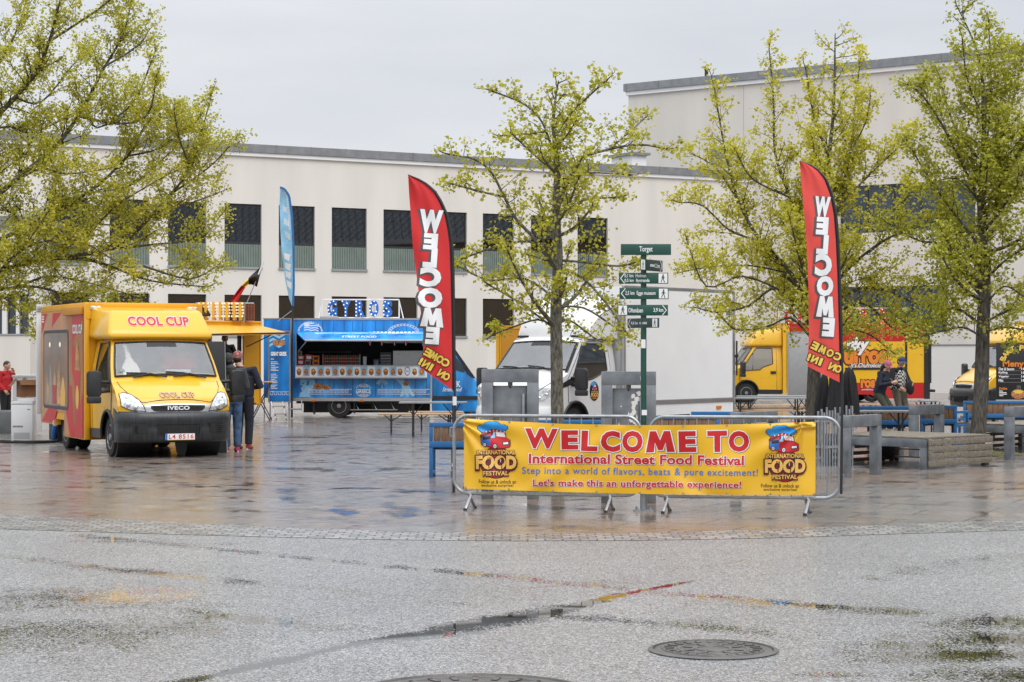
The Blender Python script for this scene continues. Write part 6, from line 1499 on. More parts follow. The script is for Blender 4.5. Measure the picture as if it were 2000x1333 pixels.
def logo(dx, dy, root, fn, sc_=1., cx=972., cy=880.):
    k = MB((3*sc_, 3*sc_))
    T = lambda x, y: (cx+dx+(900+x/7.407-972)*sc_, -(cy+dy+(810+y/7.407-880)*sc_))
    def P(pts, m_, l_): k.flat([T(*p) for p in pts], fn, m_, l_)
    def X(t, x0, y0, x1, y1, m_, off, l_, **kw):
        a, b = T(x0, y1), T(x1, y0); k.text(t, (a[0], a[1], b[0], b[1]), fn, m_, off=off, lay=l_, base=.04, **kw)
    P([(535+238*math.cos(t), 690+232*math.sin(t)) for t in [2*math.pi*i/48 for i in range(48)]], 'dark_red_print', 1)
    P([(535+226*math.cos(t), 690+220*math.sin(t)) for t in [2*math.pi*i/48 for i in range(48)]], 'red_print', 2)
    cloud = [(300, 235), (262, 205), (262, 170), (300, 145), (345, 150), (370, 115), (420, 100), (470, 108), (505, 96), (550, 105), (590, 140), (640, 140), (690, 165), (695, 195), (660, 225), (640, 240), (480, 200), (350, 262), (320, 250)]
    P([(480+(x-480)*1.04, 170+(y-170)*1.09) for x, y in cloud], 'black_print', 3); P(cloud, 'sky_blue_print', 4)
    for a, b in (((430, 190), (415, 215)), ((385, 195), (400, 220)), ((545, 165), (555, 200))): P([(a[0], a[1]), (a[0]+6, a[1]), (b[0]+4, b[1]), (b[0], b[1])], 'blue_print', 5)
    body = [(312, 300), (330, 270), (460, 225), (520, 222), (650, 262), (665, 335), (722, 365), (728, 440), (715, 465), (640, 478), (560, 485), (480, 480), (330, 440), (312, 420)]
    P([(520+(x-520)*1.04, 360+(y-360)*1.06) for x, y in body], 'black_print', 5); P(body, 'red_print', 6)
    P([(314, 318), (445, 300), (445, 455), (332, 432), (314, 415)], 'blue_print', 7); P([(340, 320), (440, 306), (440, 350), (340, 365)], 'black_print', 8)
    P([(298, 300), (440, 236), (455, 255), (330, 330), (300, 322)], 'dark_red_print', 8)
    P([(515, 245), (640, 262), (660, 325), (530, 312)], 'white_print', 7); P([(455, 262), (505, 250), (508, 330), (458, 340)], 'pale_blue_print', 7); P([(455, 262), (480, 256), (470, 300), (456, 305)], 'black_print', 8)
    P([(615, 395), (715, 385), (715, 435), (620, 442)], 'black_print', 7); P([(628, 402), (700, 394), (700, 426), (630, 430)], 'white_print', 8)
    for i in range(12): P([(350+26*i, 262-4.2*min(i, 6)+1.5*max(0, i-6)*3.2), (364+26*i, 258-4.2*min(i, 6)+1.5*max(0, i-6)*3.2), (364+26*i, 240-4.2*min(i, 6)+1.5*max(0, i-6)*3.2), (350+26*i, 244-4.2*min(i, 6)+1.5*max(0, i-6)*3.2)], 'white_print' if i % 2 else 'red_print', 9)
    for wx, wy, r in ((362, 432, 32), (512, 455, 38)):
        for rr_, m_, l_ in ((1.0, 'black_print', 8), (.74, 'white_print', 9), (.42, 'grey_shadow_print', 10), (.22, 'white_print', 11)): P([(wx+r*.8*rr_*math.cos(t), wy+r*rr_*math.sin(t)) for t in [2*math.pi*i/20 for i in range(20)]], m_, l_)
    for t, r, fat in (('INTERNATIONAL', (262, 508, 808, 574), .03), ('FOOD', (245, 592, 822, 782), .06), ('FESTIVAL', (350, 810, 708, 876), .03)):
        X(t, r[0]-3, r[1]+10, r[2]+3, r[3]+14, 'dark_red_print', fat+.075, 8, spacing=1.04); X(t, *r, 'black_print', fat+.05, 9, spacing=1.04); X(t, *r, 'gold_print', fat, 10, spacing=1.04)
    for x in (412, 432, 452): P([(x-5, 615), (x+5, 615), (x+5, 680), (x-5, 680)], 'dark_red_print', 12)
    P([(407, 670), (457, 670), (450, 700), (438, 710), (438, 770), (426, 770), (426, 710), (414, 700)], 'dark_red_print', 12)
    P([(612+38*math.cos(t), 665+48*math.sin(t)) for t in [2*math.pi*i/20 for i in range(20)]], 'dark_red_print', 12); P([(606, 705), (618, 705), (618, 775), (606, 775)], 'dark_red_print', 12); P([(592, 640), (600, 632), (596, 690), (588, 670)], 'white_print', 13)
    return k.build('emblem', root, smooth=False)
logo(0, 0, bn, fnB); logo(562, 7.5, bn, fnB)
k = MB()
for px, py in ((909.5, 818), (909, 955), (1591, 824.5), (1593, 966), (1260, 966)):
    c = Vector(bpx(px, py, 2)); k.tube([c, c+Vector((-.01, .02, .03)), c+Vector((-.02, .045, .01))], .004, 'black_plastic', 5)
k.build('cable_tie', bn)
# emblem on the white truck's door
cbw = Cab(**NEW)
sE = lambda u, v, l_: (-(u), cbw.w(max(.5, v))+.012+.0012*l_, v)
k = MB(); ec = (.66, 1.02); k.flat(ellipse(ec[0], ec[1], .165, .205, 30), sE, 'black_print', 0); k.build('emblem_disc', wt, smooth=False)
class _T: pass
k = logo(0, 0, wt, lambda u, v, l_: sE(u, v, l_+1), sc_=.0034, cx=ec[0], cy=-ec[1]-.0)

def feather2(label, L_, R_, y0, ybL, ybR, Z, zdep, cloth, wave, lets, come, inn, polept, seed):
    """feather flag seen from behind: rows run from the left edge table x(y) to the spine table x(y)"""
    root = at(polept[0], polept[1], Z)
    t = thing('feather_flag', label, 'flag', root)
    hL, hR = ybL-y0, ybR-y0
    def cl_(u, v): 
        return lerp(interp(L_, y0+hL*v), interp(R_, y0+hR*v), u), y0+v*lerp(hL, hR, u)
    def dz(u, v): return zdep*(1-u)+wave*(1-u)**.8*(math.sin(v*6.3+u*2.1+seed)+.45*math.sin(v*17-u*6+seed)+.25*math.sin(v*4+u*16))
    def pos(u, v, lay=0): x, y = cl_(u, v); return at(x, y, Z+dz(u, v)-.002*lay)-root
    def inv(x, y):
        u = .5
        for _ in range(12):
            v = (y-y0)/lerp(hL, hR, u); a, b = interp(L_, y0+hL*v), interp(R_, y0+hR*v); u = (x-a)/max(1, b-a)
        return u, v
    fn = lambda u, v_, l_: (lambda q: at(u, -v_, Z+dz(max(0, min(1, q[0])), q[1])-.0028*l_)-root)(inv(u, -v_))
    k = MB(); k.grid(lambda u, v: pos(u, v), 24, 90, cloth); k.build('cloth', t, ang=180, recalc=False)
    sp = [pos(1, i/50) for i in range(51)]
    k = MB(); k.tube(sp, [.008+.008*min(1, i/4) for i in range(51)], 'black_plastic', 8); k.grid(lambda u, v: pos(1-.075*u*(1 if v > .1 else 1), v, .6), 2, 60, 'cloth_black'); k.build('border', t, recalc=False)
    k = MB((3.5, 4.5))
    for ch, x0_, x1_, ya, yb_ in lets:
        for off, m_, l_, dx, dy in ((.105, 'grey_shadow_print', 1, -3.5, 2.2), (.10, 'grey_shadow_print', 1.4, -1.2, .8), (.068, 'white_print', 2.2, 0, 0)):
            k.text(ch, (x0_+dx-2.0, -(yb_+dy+1), x1_+dx+2.0, -(ya+dy-1)), fn, m_, off=off, lay=l_, mirror=True, rot=R(-4), base=.05)
    k.build('lettering', t, smooth=False)
    k = MB((3.5, 4.5))
    for word, (xa, ya), (xb, yb_), hh, ww in ((come+(16, 14)), (inn+(15.5, 13))):
        n = len(word); an = math.atan2(-(yb_-ya), xb-xa)
        for i, ch in enumerate(word):       # mirrored word: last letter at the left
            if ch == ' ': continue
            f = 1-i/(n-1); cx, cy = lerp(xa, xb, f), lerp(ya, yb_, f); w_ = ww*(.45 if ch in 'I!' else 1)
            for off, m_, l_ in ((.12, 'black_print', 3), (.05, 'yellow_print', 4)): k.text(ch, (cx-w_/2, -cy-hh/2, cx+w_/2, -cy+hh/2), fn, m_, off=off, lay=l_, mirror=True, rot=an, base=.05)
    k.build('lettering', t, smooth=False)
    return t, pos
L1 = [(342, 797), (380, 799), (430, 803), (485, 806.5), (558, 816), (630, 824), (665, 829), (690, 826), (718, 820)]
R1 = [(342, 797), (349, 815), (360, 834), (375, 850), (395, 862), (420, 873), (450, 879.5), (480, 883.5), (540, 885.5), (640, 887), (765, 888)]
zf = 23.25
lf, p1 = feather2('bright red feather flag with mirrored white lettering at the left end of the barriers', L1, R1, 342, 718, 765, zf, -.05, 'red_cloth', .045,
   [('W', 822, 862, 412, 454), ('E', 830, 852, 458, 486), ('L', 829, 851, 487, 521), ('C', 823, 859, 524, 559), ('O', 819, 861, 564, 600), ('M', 825, 864, 604, 637), ('E', 834, 855, 641, 671)],
   ('COME', (836, 689), (871, 709)), ('ON IN!', (822, 706), (872, 736)), (887, 975), 0)
k = MB(); rt = lf.location
k.tube([p1(1, 1), at(888, 800, zf)-rt, at(886.5, 900, zf)-rt, at(886, 962, zf)-rt], [.014, .016, .017, .015], 'black_plastic', 8); k.build('pole', lf)
k = MB(); k.cyl(at(888, 775, zf)-rt, at(888, 792, zf)-rt, .024, 'white_paint', n=8); k.cyl(at(886.5, 905, zf)-rt, at(886.4, 912, zf)-rt, .024, 'white_paint', n=8); k.build('pole_clip', lf)
L2 = [(315, 1562), (350, 1564.5), (400, 1569), (470, 1575), (560, 1579), (650, 1580), (690, 1578), (716, 1577)]
R2 = [(315, 1562), (322, 1583), (335, 1601), (352, 1614), (380, 1625), (420, 1633), (470, 1637), (540, 1640), (640, 1643), (750, 1645)]
zg = 22.3
rf, p2 = feather2('paler red feather flag with mirrored white lettering at the right end of the barriers', L2, R2, 315, 716, 750, zg, -.04, 'faded_red_cloth', .03,
   [('W', 1594, 1619, 386, 422), ('E', 1597, 1615, 426, 457), ('L', 1598, 1615, 461, 495), ('C', 1595, 1622, 498, 538), ('O', 1598, 1625, 541, 577), ('M', 1598, 1627, 581, 618), ('E', 1609, 1627, 623, 656)],
   ('COME', (1592, 676), (1636, 697)), ('ON IN!', (1580, 698), (1637, 721)), (1644, 1000), 1.3)
k = MB(); rt = rf.location
k.tube([p2(1, 1), at(1644, 860, zg)-rt, at(1643, 965, zg)-rt], [.013, .016, .016], 'black_plastic', 8); k.build('pole', rf)

# signpost
sp_b = gnd(1257, 1001); ZS = sp_b.y; ss = F/ZS
sg_ = thing('signpost', 'dark green signpost with six arms standing behind the banner', 'signpost', (sp_b.x, sp_b.y, .012))
zz = lambda py: H-.012-(py-YH)/ss
k = MB(); k.cyl((0, 0, zz(905)), (0, 0, zz(478)), .0335, 'sign_green', n=14); k.build('pole', sg_)
k = MB(); k.cyl((0, 0, .02), (0, 0, zz(905)), .04, 'galvanised', n=14); k.b2(-.11, .11, -.11, .11, 0, .015, 'galvanised')
for x in (-.08, .08):
    for y in (-.08, .08): k.cyl((x, y, .015), (x, y, .05), .012, 'galvanised', n=6)
k.build('post_foot', sg_)
k = MB(); k.box((-.005, -.036, zz(672)), (.05, .004, .10), 'white_print', 0); k.box((.006, -.042, zz(806)), (.06, .004, .06), 'white_print', R(10)); k.build('sticker', sg_, smooth=False)
def walker(k, fn, cx, cz, h, l_):
    k.flat([(cx-h*.5, cz-h*.5), (cx+h*.42, cz-h*.5), (cx+h*.42, cz+h*.5), (cx-h*.5, cz+h*.5)], fn, 'white_print', l_); q = lambda pts: k.flat([(cx+(x-.04)*h, cz+y*h) for x, y in pts], fn, 'black_print', l_+1)
    q(ellipse(.02, .34, .075, .08, 12)); q([(-.07, .25), (.08, .25), (.09, -.04), (-.06, -.04)]); q([(-.06, -.02), (.03, -.02), (-.10, -.26), (-.16, -.44), (-.24, -.42), (-.16, -.22)]); q([(0, -.02), (.09, -.02), (.12, -.22), (.22, -.42), (.13, -.45), (.04, -.22)])
    q([(-.06, .24), (-.01, .24), (-.10, .04), (-.20, -.04), (-.22, .01), (-.14, .08)]); q([(.06, .24), (.09, .2), (.17, .08), (.24, .02), (.21, -.02), (.13, .04)])
for i, (x0_, x1_, y0_, y1_, yaw, m_, items) in enumerate((
    (1212, 1310, 477.5, 499, 0, 'sign_green', [('Torget', .37, .63, -.02, .60, .015)]),
    (1209, 1305, 533.5, 555, -4, 'sign_green', [('0,1 km  Holmen', .115, .55, .22, .36, .01), ('0,5 km  Bystranda', .115, .62, -.23, .36, .02), 'arrowL', 'walkR']),
    (1209, 1305, 563, 585, 3, 'sign_green', [('2,5 km  Egge museum', .115, .73, 0, .44, .012), 'arrowL', 'walkR']),
    (1210, 1304, 596, 617, 0, 'sign_green', [('Oftenåsen', .18, .48, 0, .42, .012), ('3,9 km', .70, .90, 0, .40, .02), 'arrowR', 'walkL']),
    (1242, 1289, 508, 530, 60, 'sign_dark', [('12 km', .62, .86, 0, .36, .02), 'arrowR', 'walkL', 'bar']),
    (1235, 1290, 622, 641, -54, 'sign_dark', [('4,4 km', .12, .34, 0, .36, .02), 'arrowL', 'walkR', 'bar']))):
    wpx = (x1_-x0_)/ss; ww = wpx if abs(yaw) < 10 else wpx/math.cos(R(yaw)); hh = (y1_-y0_)/ss; cx = ((x0_+x1_)/2-1257)/ss; cz = zz((y0_+y1_)/2)
    k = MB(); k.b2(-ww/2, ww/2, -.055, -.038, -hh/2, hh/2, m_); ao = k.build('sign_arm', sg_, bevel=.003); ao.location = (cx, 0, cz); ao.rotation_euler = (0, 0, R(yaw))
    if yaw == 60: ao.location = (cx, 0, cz)
    k = MB(); fn = lambda u, v, l_: (u, -.0565-.0008*l_, v)
    for it in items:
        if it == 'arrowL' or it == 'arrowR':
            s = -1 if it == 'arrowL' else 1; a = s*ww*.475; b = s*(ww*.475-hh*.36)
            for z_ in (1, -1): k.flat([(a, 0), (b, z_*hh*.46), (b-s*hh*.09, z_*hh*.46), (a-s*hh*.09, 0)], fn, 'white_print', 0)
        elif it == 'walkR': walker(k, fn, ww*.40, 0, hh*.86, 0)
        elif it == 'walkL': walker(k, fn, -ww*.43, 0, hh*.86, 0)
        elif it == 'bar':
            for q in range(7): k.flat([(-ww*.10+q*ww*.035, -hh*.12), (-ww*.10+q*ww*.035+ww*.022, -hh*.12), (-ww*.10+q*ww*.035+ww*.022, hh*.10), (-ww*.10+q*ww*.035, hh*.10)], fn, 'white_print', 0)
        else: k.text(it[0], (-ww/2+ww*it[1], hh*(it[3]-it[4]/2), -ww/2+ww*it[2], hh*(it[3]+it[4]/2)), fn, 'white_print', off=it[5])
    k.build('lettering', ao, smooth=False)
    k = MB(); k.b2(-.05, .05, -.038, .036, -.02, .02, 'sign_green'); o = k.build('clamp', ao, smooth=False)

# ============================================================ GREY STEEL FRAMES
def screen(label, px0, px1, ytop, ybot, seed, worn):
    b = gnd((px0+px1)/2, ybot); s = F/b.y; W_ = (px1-px0)/s; Hh = H-(ytop-YH)/s
    t = thing('steel_screen', label, 'steel screen', (b.x, b.y, .012), R(-3), 'upright steel screens by the centre tree'); Hh -= .012
    k = MB(); fw_ = W_*.20
    k.b2(-W_/2, -W_/2+fw_, -.07, .07, 0, Hh-.165, 'weathered_steel'); k.b2(W_/2-fw_, W_/2, -.07, .07, 0, Hh-.165, 'weathered_steel'); k.b2(-W_/2, W_/2, -.07, .07, Hh-.1649, Hh, 'weathered_steel'); k.build('frame', t, bevel=.004)
    k = MB(); z = Hh-.205
    k.b2(-W_/2+fw_+.002, W_/2-fw_-.002, -.012, .012, .45, z, 'weathered_steel'); k.b2(-.03, .03, -.014, .014, z, Hh-.166, 'weathered_steel')
    k.cyl((W_/2-fw_-.045, -.02, .55), (W_/2-fw_-.045, -.02, z-.1), .022, 'galvanised', n=8); k.b2(-.012, .012, -.02, -.012, z-.03, z, 'black_plastic')
    pl = k.build('plate', t, bevel=.002)
    if worn:
        rr = random.Random(seed); k = MB()
        for i in range(16):
            cx, cz = W_*.12+rr.uniform(-.05, .05), z-.06-i*.036; n_ = 9
            k.flat([(cx+rr.uniform(.018, .05)*math.cos(a), cz+rr.uniform(.014, .036)*math.sin(a)) for a in [2*math.pi*j/n_ for j in range(n_)]], lambda u, v, l_: (u, -.0135-.0002*i, v), 'white_print', 0)
        for i in range(9): 
            cx, cz = rr.uniform(-W_*.2, W_*.25), rr.uniform(.6, z-.1); k.flat([(cx, cz), (cx+rr.uniform(.01, .03), cz+.005), (cx+.012, cz+rr.uniform(.01, .07))], lambda u, v, l_: (u, -.0133, v), 'white_print', 0)
        k.flat([(.14, Hh-.06), (.20, Hh-.06), (.20, Hh-.12), (.145, Hh-.12)], lambda u, v, l_: (u, -.0715, v), 'white_print', 0)
        k.build('torn_paper', t, smooth=False)
screen('clean upright grey steel screen left of the centre tree trunk', 941, 1052, 721.5, 976, 1, False)
screen('worn upright grey steel screen with torn white paper behind the signpost', 1174.5, 1281, 726, 984, 2, True)
def arch(label, pA, pB, hgt=.9, wd=.13):
    a, b = pA, pB; d = (b-a); L_ = d.length
    t = thing('steel_arch', label, 'steel arch', (a.x, a.y, .012), math.atan2(d.y, d.x), 'low grey steel arches by the decks')
    for x0_, x1_ in ((0, wd), (L_-wd, L_)):
        k = MB(); k.b2(x0_, x1_, -.07, .07, 0, hgt-.171, 'weathered_steel'); k.build('leg', t, bevel=.005)
    k = MB(); k.b2(0, L_, -.07, .07, hgt-.17, hgt, 'weathered_steel'); k.build('beam', t, bevel=.005)
arch('low grey steel arch in front of the wooden deck, right of the red flag', gnd(1646, 935), gnd(1714, 928))
arch('low grey steel arch behind the wooden deck, before the blue bench ends', gnd(1781, 893), gnd(1838, 889))
arch('low grey steel arch cut off by the right edge', gnd(1968, 900), gnd(2046, 893))
arch('low grey steel arch whose beam shows over the right barrier', gnd(1433, 922), gnd(1512, 914))
def deck(label, c0, a1, a2, la, lb):
    t = thing('wooden_deck', label, 'deck', (c0.x, c0.y, .012), math.atan2(a1.y, a1.x), 'wooden decks on steel frames')
    # local x along the steel side (away to the left), local -y .. along the plank side
    sgn = 1 if a1.x*a2.y-a1.y*a2.x > 0 else -1; hh = .50
    k = MB()
    k.b2(0, la, -.05, .05, hh-.16, hh-.03, 'weathered_steel'); k.build('beam', t, bevel=.004)
    for i in range(12): pass
    for x in (0, la-.09):
        k = MB(); k.b2(x, x+.09, -.051, .051, 0, hh-.161, 'weathered_steel'); k.build('leg', t, bevel=.004)
    for x in (.03, la-.12):
        k = MB(); k.b2(x, x+.09, sgn*(lb-.1), sgn*lb, 0, hh-.161, 'weathered_steel'); k.build('leg', t, bevel=.004)
    k = MB(); n = 11
    for i in range(n):
        y0 = lerp(.0, lb, i/n); k.box((la/2, sgn*(y0+lb/n/2-.03), hh-.012), (la+.02, lb/n-.010, .032), 'wood_grey', 0, 0, R((i % 3-1)*.5))
    k.build('top_planks', t, bevel=.003)
    k = MB(); n = 4; ph = (hh-.06)/n
    for i in range(n): k.box((-.028-.003*(i % 2), sgn*lb/2, .035+ph*(i+.5)), (.036, lb-.02, ph-.014), 'wood_grey', 0, 0, R(.4*((i % 3)-1)))
    k.build('side_planks', t, bevel=.004)
    k = MB()
    for i in range(4): k.box((la-.02, sgn*lb/2, .05+.11*i), (.03, lb-.1, .06), 'wood_grey')
    for i in range(3): k.box((la*.72, sgn*(lb-.12), .08+.13*i), (la*.5, .03, .02), 'wood_light')
    k.build('inner_slats', t, smooth=False)
C0 = gnd(1810, 919); A1 = (gnd(1613, 909)-C0); A2 = (gnd(1891, 908.5)-C0)
deck('weathered wooden deck on a grey steel frame right of the banner', C0, A1, A2, A1.length, A2.length)
C1 = C0+Vector((3.45, 5.0, 0)); deck('second wooden deck behind the rightmost tree trunk, partly out of view', C1, A1, A2, A1.length, A2.length)
# ---------------------------------------------------------------- blue benches
def bench(label, pxc, Z, w_, rz, arms=False):
    c = at(pxc, 0, Z); t = thing('park_bench', label, 'bench', (c.x, Z, .012), rz, 'blue steel benches with wooden slats')
    # back faces -y (towards the viewer at rz 0), seat behind it
    k = MB(); k.b2(-w_/2, w_/2, -.03, .03, .74, .80, 'blue_paint'); k.b2(-w_/2, w_/2, -.035, .035, .44, .53, 'blue_paint')
    for x in (-w_/2, w_/2-.05): k.b2(x, x+.05, -.028, .028, .531, .739, 'blue_paint')
    k.build('back_frame', t, bevel=.004)
    k = MB(); n = int(w_/.115); 
    for i in range(n): x = -w_/2+.06+(w_-.12)*(i+.5)/n; k.box((x, 0, .635), ((w_-.12)/n-.008, .032, .206), 'wood_slat')
    k.build('backrest', t, bevel=.003)
    k = MB()
    for i in range(n): x = -w_/2+.04+(w_-.08)*(i+.5)/n; k.box((x, .30, .452), ((w_-.08)/n-.008, .46, .035), 'wood_slat')
    k.build('seat', t, bevel=.003)
    k = MB(); k.b2(-w_/2, w_/2, .50, .55, .38, .432, 'blue_paint'); k.b2(-w_/2, -w_/2+.05, .036, .499, .385, .43, 'blue_paint'); k.b2(w_/2-.05, w_/2, .036, .499, .385, .43, 'blue_paint'); k.build('seat_frame', t, bevel=.003)
    for x in (-w_/2+.0, w_/2-.05):
        k = MB(); k.b2(x, x+.05, -.03, .02, 0, .439, 'blue_paint'); k.b2(x, x+.05, .50, .55, 0, .379, 'blue_paint'); k.b2(x+.002, x+.048, .021, .499, .03, .08, 'blue_paint'); k.build('leg', t, bevel=.003)
        if arms:
            k = MB(); k.b2(x, x+.05, .02, .55, .64, .69, 'blue_paint'); k.b2(x, x+.05, .501, .549, .433, .639, 'blue_paint'); k.build('armrest', t, bevel=.004)
    k = MB()
    for x in (-w_*.22, w_*.22): k.b2(x, x+.06, .2, .26, 0, .43, 'black_plastic')
    k.build('support', t, smooth=False)
bench('blue bench left of the banner, seen from behind, beside the red flag pole', 912, 29.1, 1.10, R(-2))
bench('blue bench behind the left barrier, wood edge showing over the banner beside the trunk', 1112, 30.3, 1.0, R(183))
bench('blue bench behind the right barrier, its rail just above the yellow banner', 1338, 32.4, 1.10, R(2))
bench('blue bench behind another, its seat back tops showing near the white truck tail', 1396, 34.6, .82, R(178))
bench('blue bench with a grey table in front, below the couple', 1728, 38.2, 1.30, R(-1))
bench('short blue bench with armrests at an angle behind the deck', 1834, 38.9, .75, R(-38), True)
bench('long blue bench in front of the yellow van at the right edge', 1990, 42.3, 2.35, R(-1))
# ---------------------------------------------------------------- beer tables and benches
def beer(kind, label, px0, px1, ytop, hgt, rz=0):
    s = (ytop-YH)/(H-.012-hgt); Z = F/s; w_ = (px1-px0)/s; c = at((px0+px1)/2, 0, Z)
    tb = kind == 'table'
    t = thing('beer_table' if tb else 'beer_bench', label, 'table' if tb else 'bench', (c.x, Z, .012), rz, 'folding tables' if tb else 'folding wooden benches')
    d = .5 if tb else .25
    k = MB(); k.prism(rrect(-w_/2, -d/2, w_/2, d/2, .03, 3), hgt-.035, hgt, 'z', 'table_grey' if tb else 'wood_light'); k.build('table_top' if tb else 'seat', t, bevel=.004)
    for x in (-w_/2+.3, w_/2-.3):
        k = MB(); y = d/2-.05
        for s_ in (-1, 1): k.b2(x-.016, x+.016, s_*y-.016, s_*y+.016, 0, hgt-.036, 'black_plastic')
        k.b2(x-.012, x+.012, -y+.016, y-.016, .10, .13, 'black_plastic'); k.b2(x-.012, x+.012, -y+.016, y-.016, hgt*.6, hgt*.6+.03, 'black_plastic')
        q = .22 if x < 0 else -.22
        k.cyl((x, 0, hgt*.6), (x+q, 0, hgt-.04), .011, 'black_plastic', n=6); k.cyl((x-q*.7, 0, hgt-.04), (x, 0, hgt*.6), .011, 'black_plastic', n=6); k.build('leg', t, smooth=False)
beer('table', 'grey folding table before the blue truck cab, behind the red flag', 780, 912, 785, .76)
beer('bench', 'wooden folding bench before the blue truck, nearest of the two', 738, 902, 807.5, .47)
beer('bench', 'wooden folding bench before the blue truck, the farther one', 798, 905, 803.5, .47)
beer('table', 'grey folding table in front of the yellow and red truck cab, nearest row', 1420, 1580, 777, .76)
beer('table', 'grey folding table in front of the yellow and red truck cab, farther row', 1440, 1600, 773.5, .76)
beer('bench', 'wooden folding bench by the white truck tail, front one of three', 1425, 1585, 801, .47)
beer('bench', 'wooden folding bench by the white truck tail, middle one of three', 1430, 1590, 796, .47)
beer('bench', 'wooden folding bench by the white truck tail, rear one of three', 1428, 1582, 791, .47)
beer('bench', 'wooden folding bench right of the black parasol covers, left of the couple', 1650, 1722, 789, .47)
beer('table', 'grey table standing against the blue bench below the couple', 1668, 1790, 802, .74)
beer('table', 'grey folding table behind the red truck tail, right of the couple', 1797, 1828, 782, .76)
# ---------------------------------------------------------------- folded parasols, bin, freezer, boxes
def parasol(label, px, ytop, ybot, Z, wpx, seed):
    s = F/Z; c = at(px, 0, Z); zt, zb = H-.012-(ytop-YH)/s, H-.012-(ybot-YH)/s; r = wpx/s/2; rr = random.Random(seed)
    t = thing('folded_parasol', label, 'parasol', (c.x, Z, .012), 0, 'black covered parasols')
    ph = [rr.uniform(0, 6.28) for _ in range(4)]
    def fc(u, v):
        a = 2*math.pi*u; w_ = interp([(0, .12), (.06, .42), (.2, .70), (.6, .95), (.9, 1.0), (1, .9)], v)
        f = 1+.16*math.sin(5*a+ph[0]+2*v)+.10*math.sin(9*a+ph[1]-3*v)+.06*math.sin(13*a+ph[2])
        return (r*w_*f*math.cos(a)+.03*math.sin(v*3+ph[3]), r*.8*w_*f*math.sin(a), lerp(zt, zb, v)-.07*v*math.sin(3*a+ph[2]))
    k = MB(); k.grid(fc, 40, 16, 'dark_fabric'); k.build('cover', t, ang=180)
    k = MB(); k.cyl((0, 0, 0), (0, 0, zt+.03), .024, 'aluminium', n=8); k.b2(-.2, .2, -.2, .2, 0, .05, 'concrete_grey'); k.build('pole', t)
parasol('black covered folded parasol, leftmost, against the tree trunk', 1606, 728, 818, 33.6, 24, 1)
parasol('black covered folded parasol between two others behind the flag tip', 1630, 716, 822, 33.2, 32, 2)
parasol('black covered folded parasol, widest, right of the red flag tip', 1661, 718, 814, 33.4, 33, 3)
rk = thing('chair_rack', 'bundle of upright grey metal legs below the black parasol covers', 'rack', (at(1630, 0, 32.2).x, 32.2, .012)); k = MB(); rr = random.Random(6)
for i in range(13):
    x = -.26+.045*i; k.b2(x-.011, x+.011, rr.uniform(-.1, 0), rr.uniform(.01, .1), 0, rr.uniform(.78, .98), 'galvanised')
k.b2(-.30, .32, -.04, .04, .28, .32, 'galvanised'); k.b2(-.30, .32, -.04, .04, .70, .73, 'galvanised'); k.build('frame', rk, smooth=False)
fpot = gnd(1607, 893); o = thing('flower_pot', 'small orange pot on the ground beside the grey metal legs', 'pot', (fpot.x, fpot.y, .012)); k = MB(); k.lathe([(.06, 0), (.09, .14), (.10, .14), (.10, .17), (.085, .17), (.075, .05)], (0, 0, 0), 'z', 'brick_red', 18); k.build('pot', o)
tb_ = gnd(1738, 903); tb_ = thing('trash_bin', 'low black wheeled bin under the nearer wooden deck', 'bin', (tb_.x, tb_.y+.25, .012), R(10)); k = MB()
k.add([(-.15, -.15, .05), (.15, -.15, .05), (.15, .15, .05), (-.15, .15, .05), (-.18, -.18, .33), (.18, -.18, .33), (.18, .18, .33), (-.18, .18, .33)], [(0, 3, 2, 1), (0, 1, 5, 4), (1, 2, 6, 5), (2, 3, 7, 6), (3, 0, 4, 7), (4, 5, 6, 7)], 'black_plastic'); k.build('body', tb_, bevel=.02)
k = MB(); k.b2(-.195, .195, -.195, .195, .331, .36, 'black_plastic'); k.build('lid', tb_, bevel=.008)
for x in (-.12, .12): k = MB(); k.lathe([(.001, -.02), (.04, -.02), (.04, .02), (.001, .02)], (x, -.14, .04), 'x', 'rubber', 14); k.build('wheel', tb_)
pc = thing('grey_post_box', 'grey metal foot beside the black bin under the deck', 'post', (at(1757, 0, 33.9).x, 33.9, .012)); k = MB(); k.b2(-.06, .06, -.06, .06, 0, .34, 'weathered_steel'); k.b2(-.09, .09, -.09, .09, 0, .02, 'weathered_steel'); k.build('post', pc, bevel=.004)
sl = gnd(1914, 897); sl = thing('ground_spotlight', 'small black spotlight on the ground at the rightmost trunk', 'spotlight', (sl.x, sl.y, .012), R(-30)); k = MB(); k.box((0, 0, .09), (.14, .10, .10), 'black_plastic', 0, R(25)); k.b2(-.02, .02, -.04, .04, 0, .05, 'black_plastic'); k.build('housing', sl, bevel=.012)
# freezer with boxes at the left
fz = gnd(43, 865); sF = F/fz.y; fr = thing('chest_freezer', 'white freezer standing on the wet slabs left of the yellow truck', 'freezer', (fz.x, fz.y+.02, .012), R(4))
fzh = (865-786)/sF
k = MB(); k.b2(-.225, .205, 0, .5, .02, fzh-.06, 'white_paint'); k.build('body', fr, bevel=.012)
k = MB(); k.b2(-.23, .21, -.008, .505, fzh-.058, fzh, 'white_paint'); k.build('lid', fr, bevel=.012)
k = MB(); fn = lambda u, v, l_: (u, -.003-.001*l_, v)
k.text('NORDCAP', (-.18, .29, .02, .325), fn, 'cloth_grey', off=.03) if False else None
for i in range(8): k.flat([(-.19+.026*i, .30), (-.19+.026*i+.018, .30), (-.19+.026*i+.018, .335), (-.19+.026*i, .335)], fn, 'grey_shadow_print', 0)
for i in range(6): k.b2(-.17, .15, -.004, -.0005, .07+.022*i, .08+.022*i, 'sill_metal')
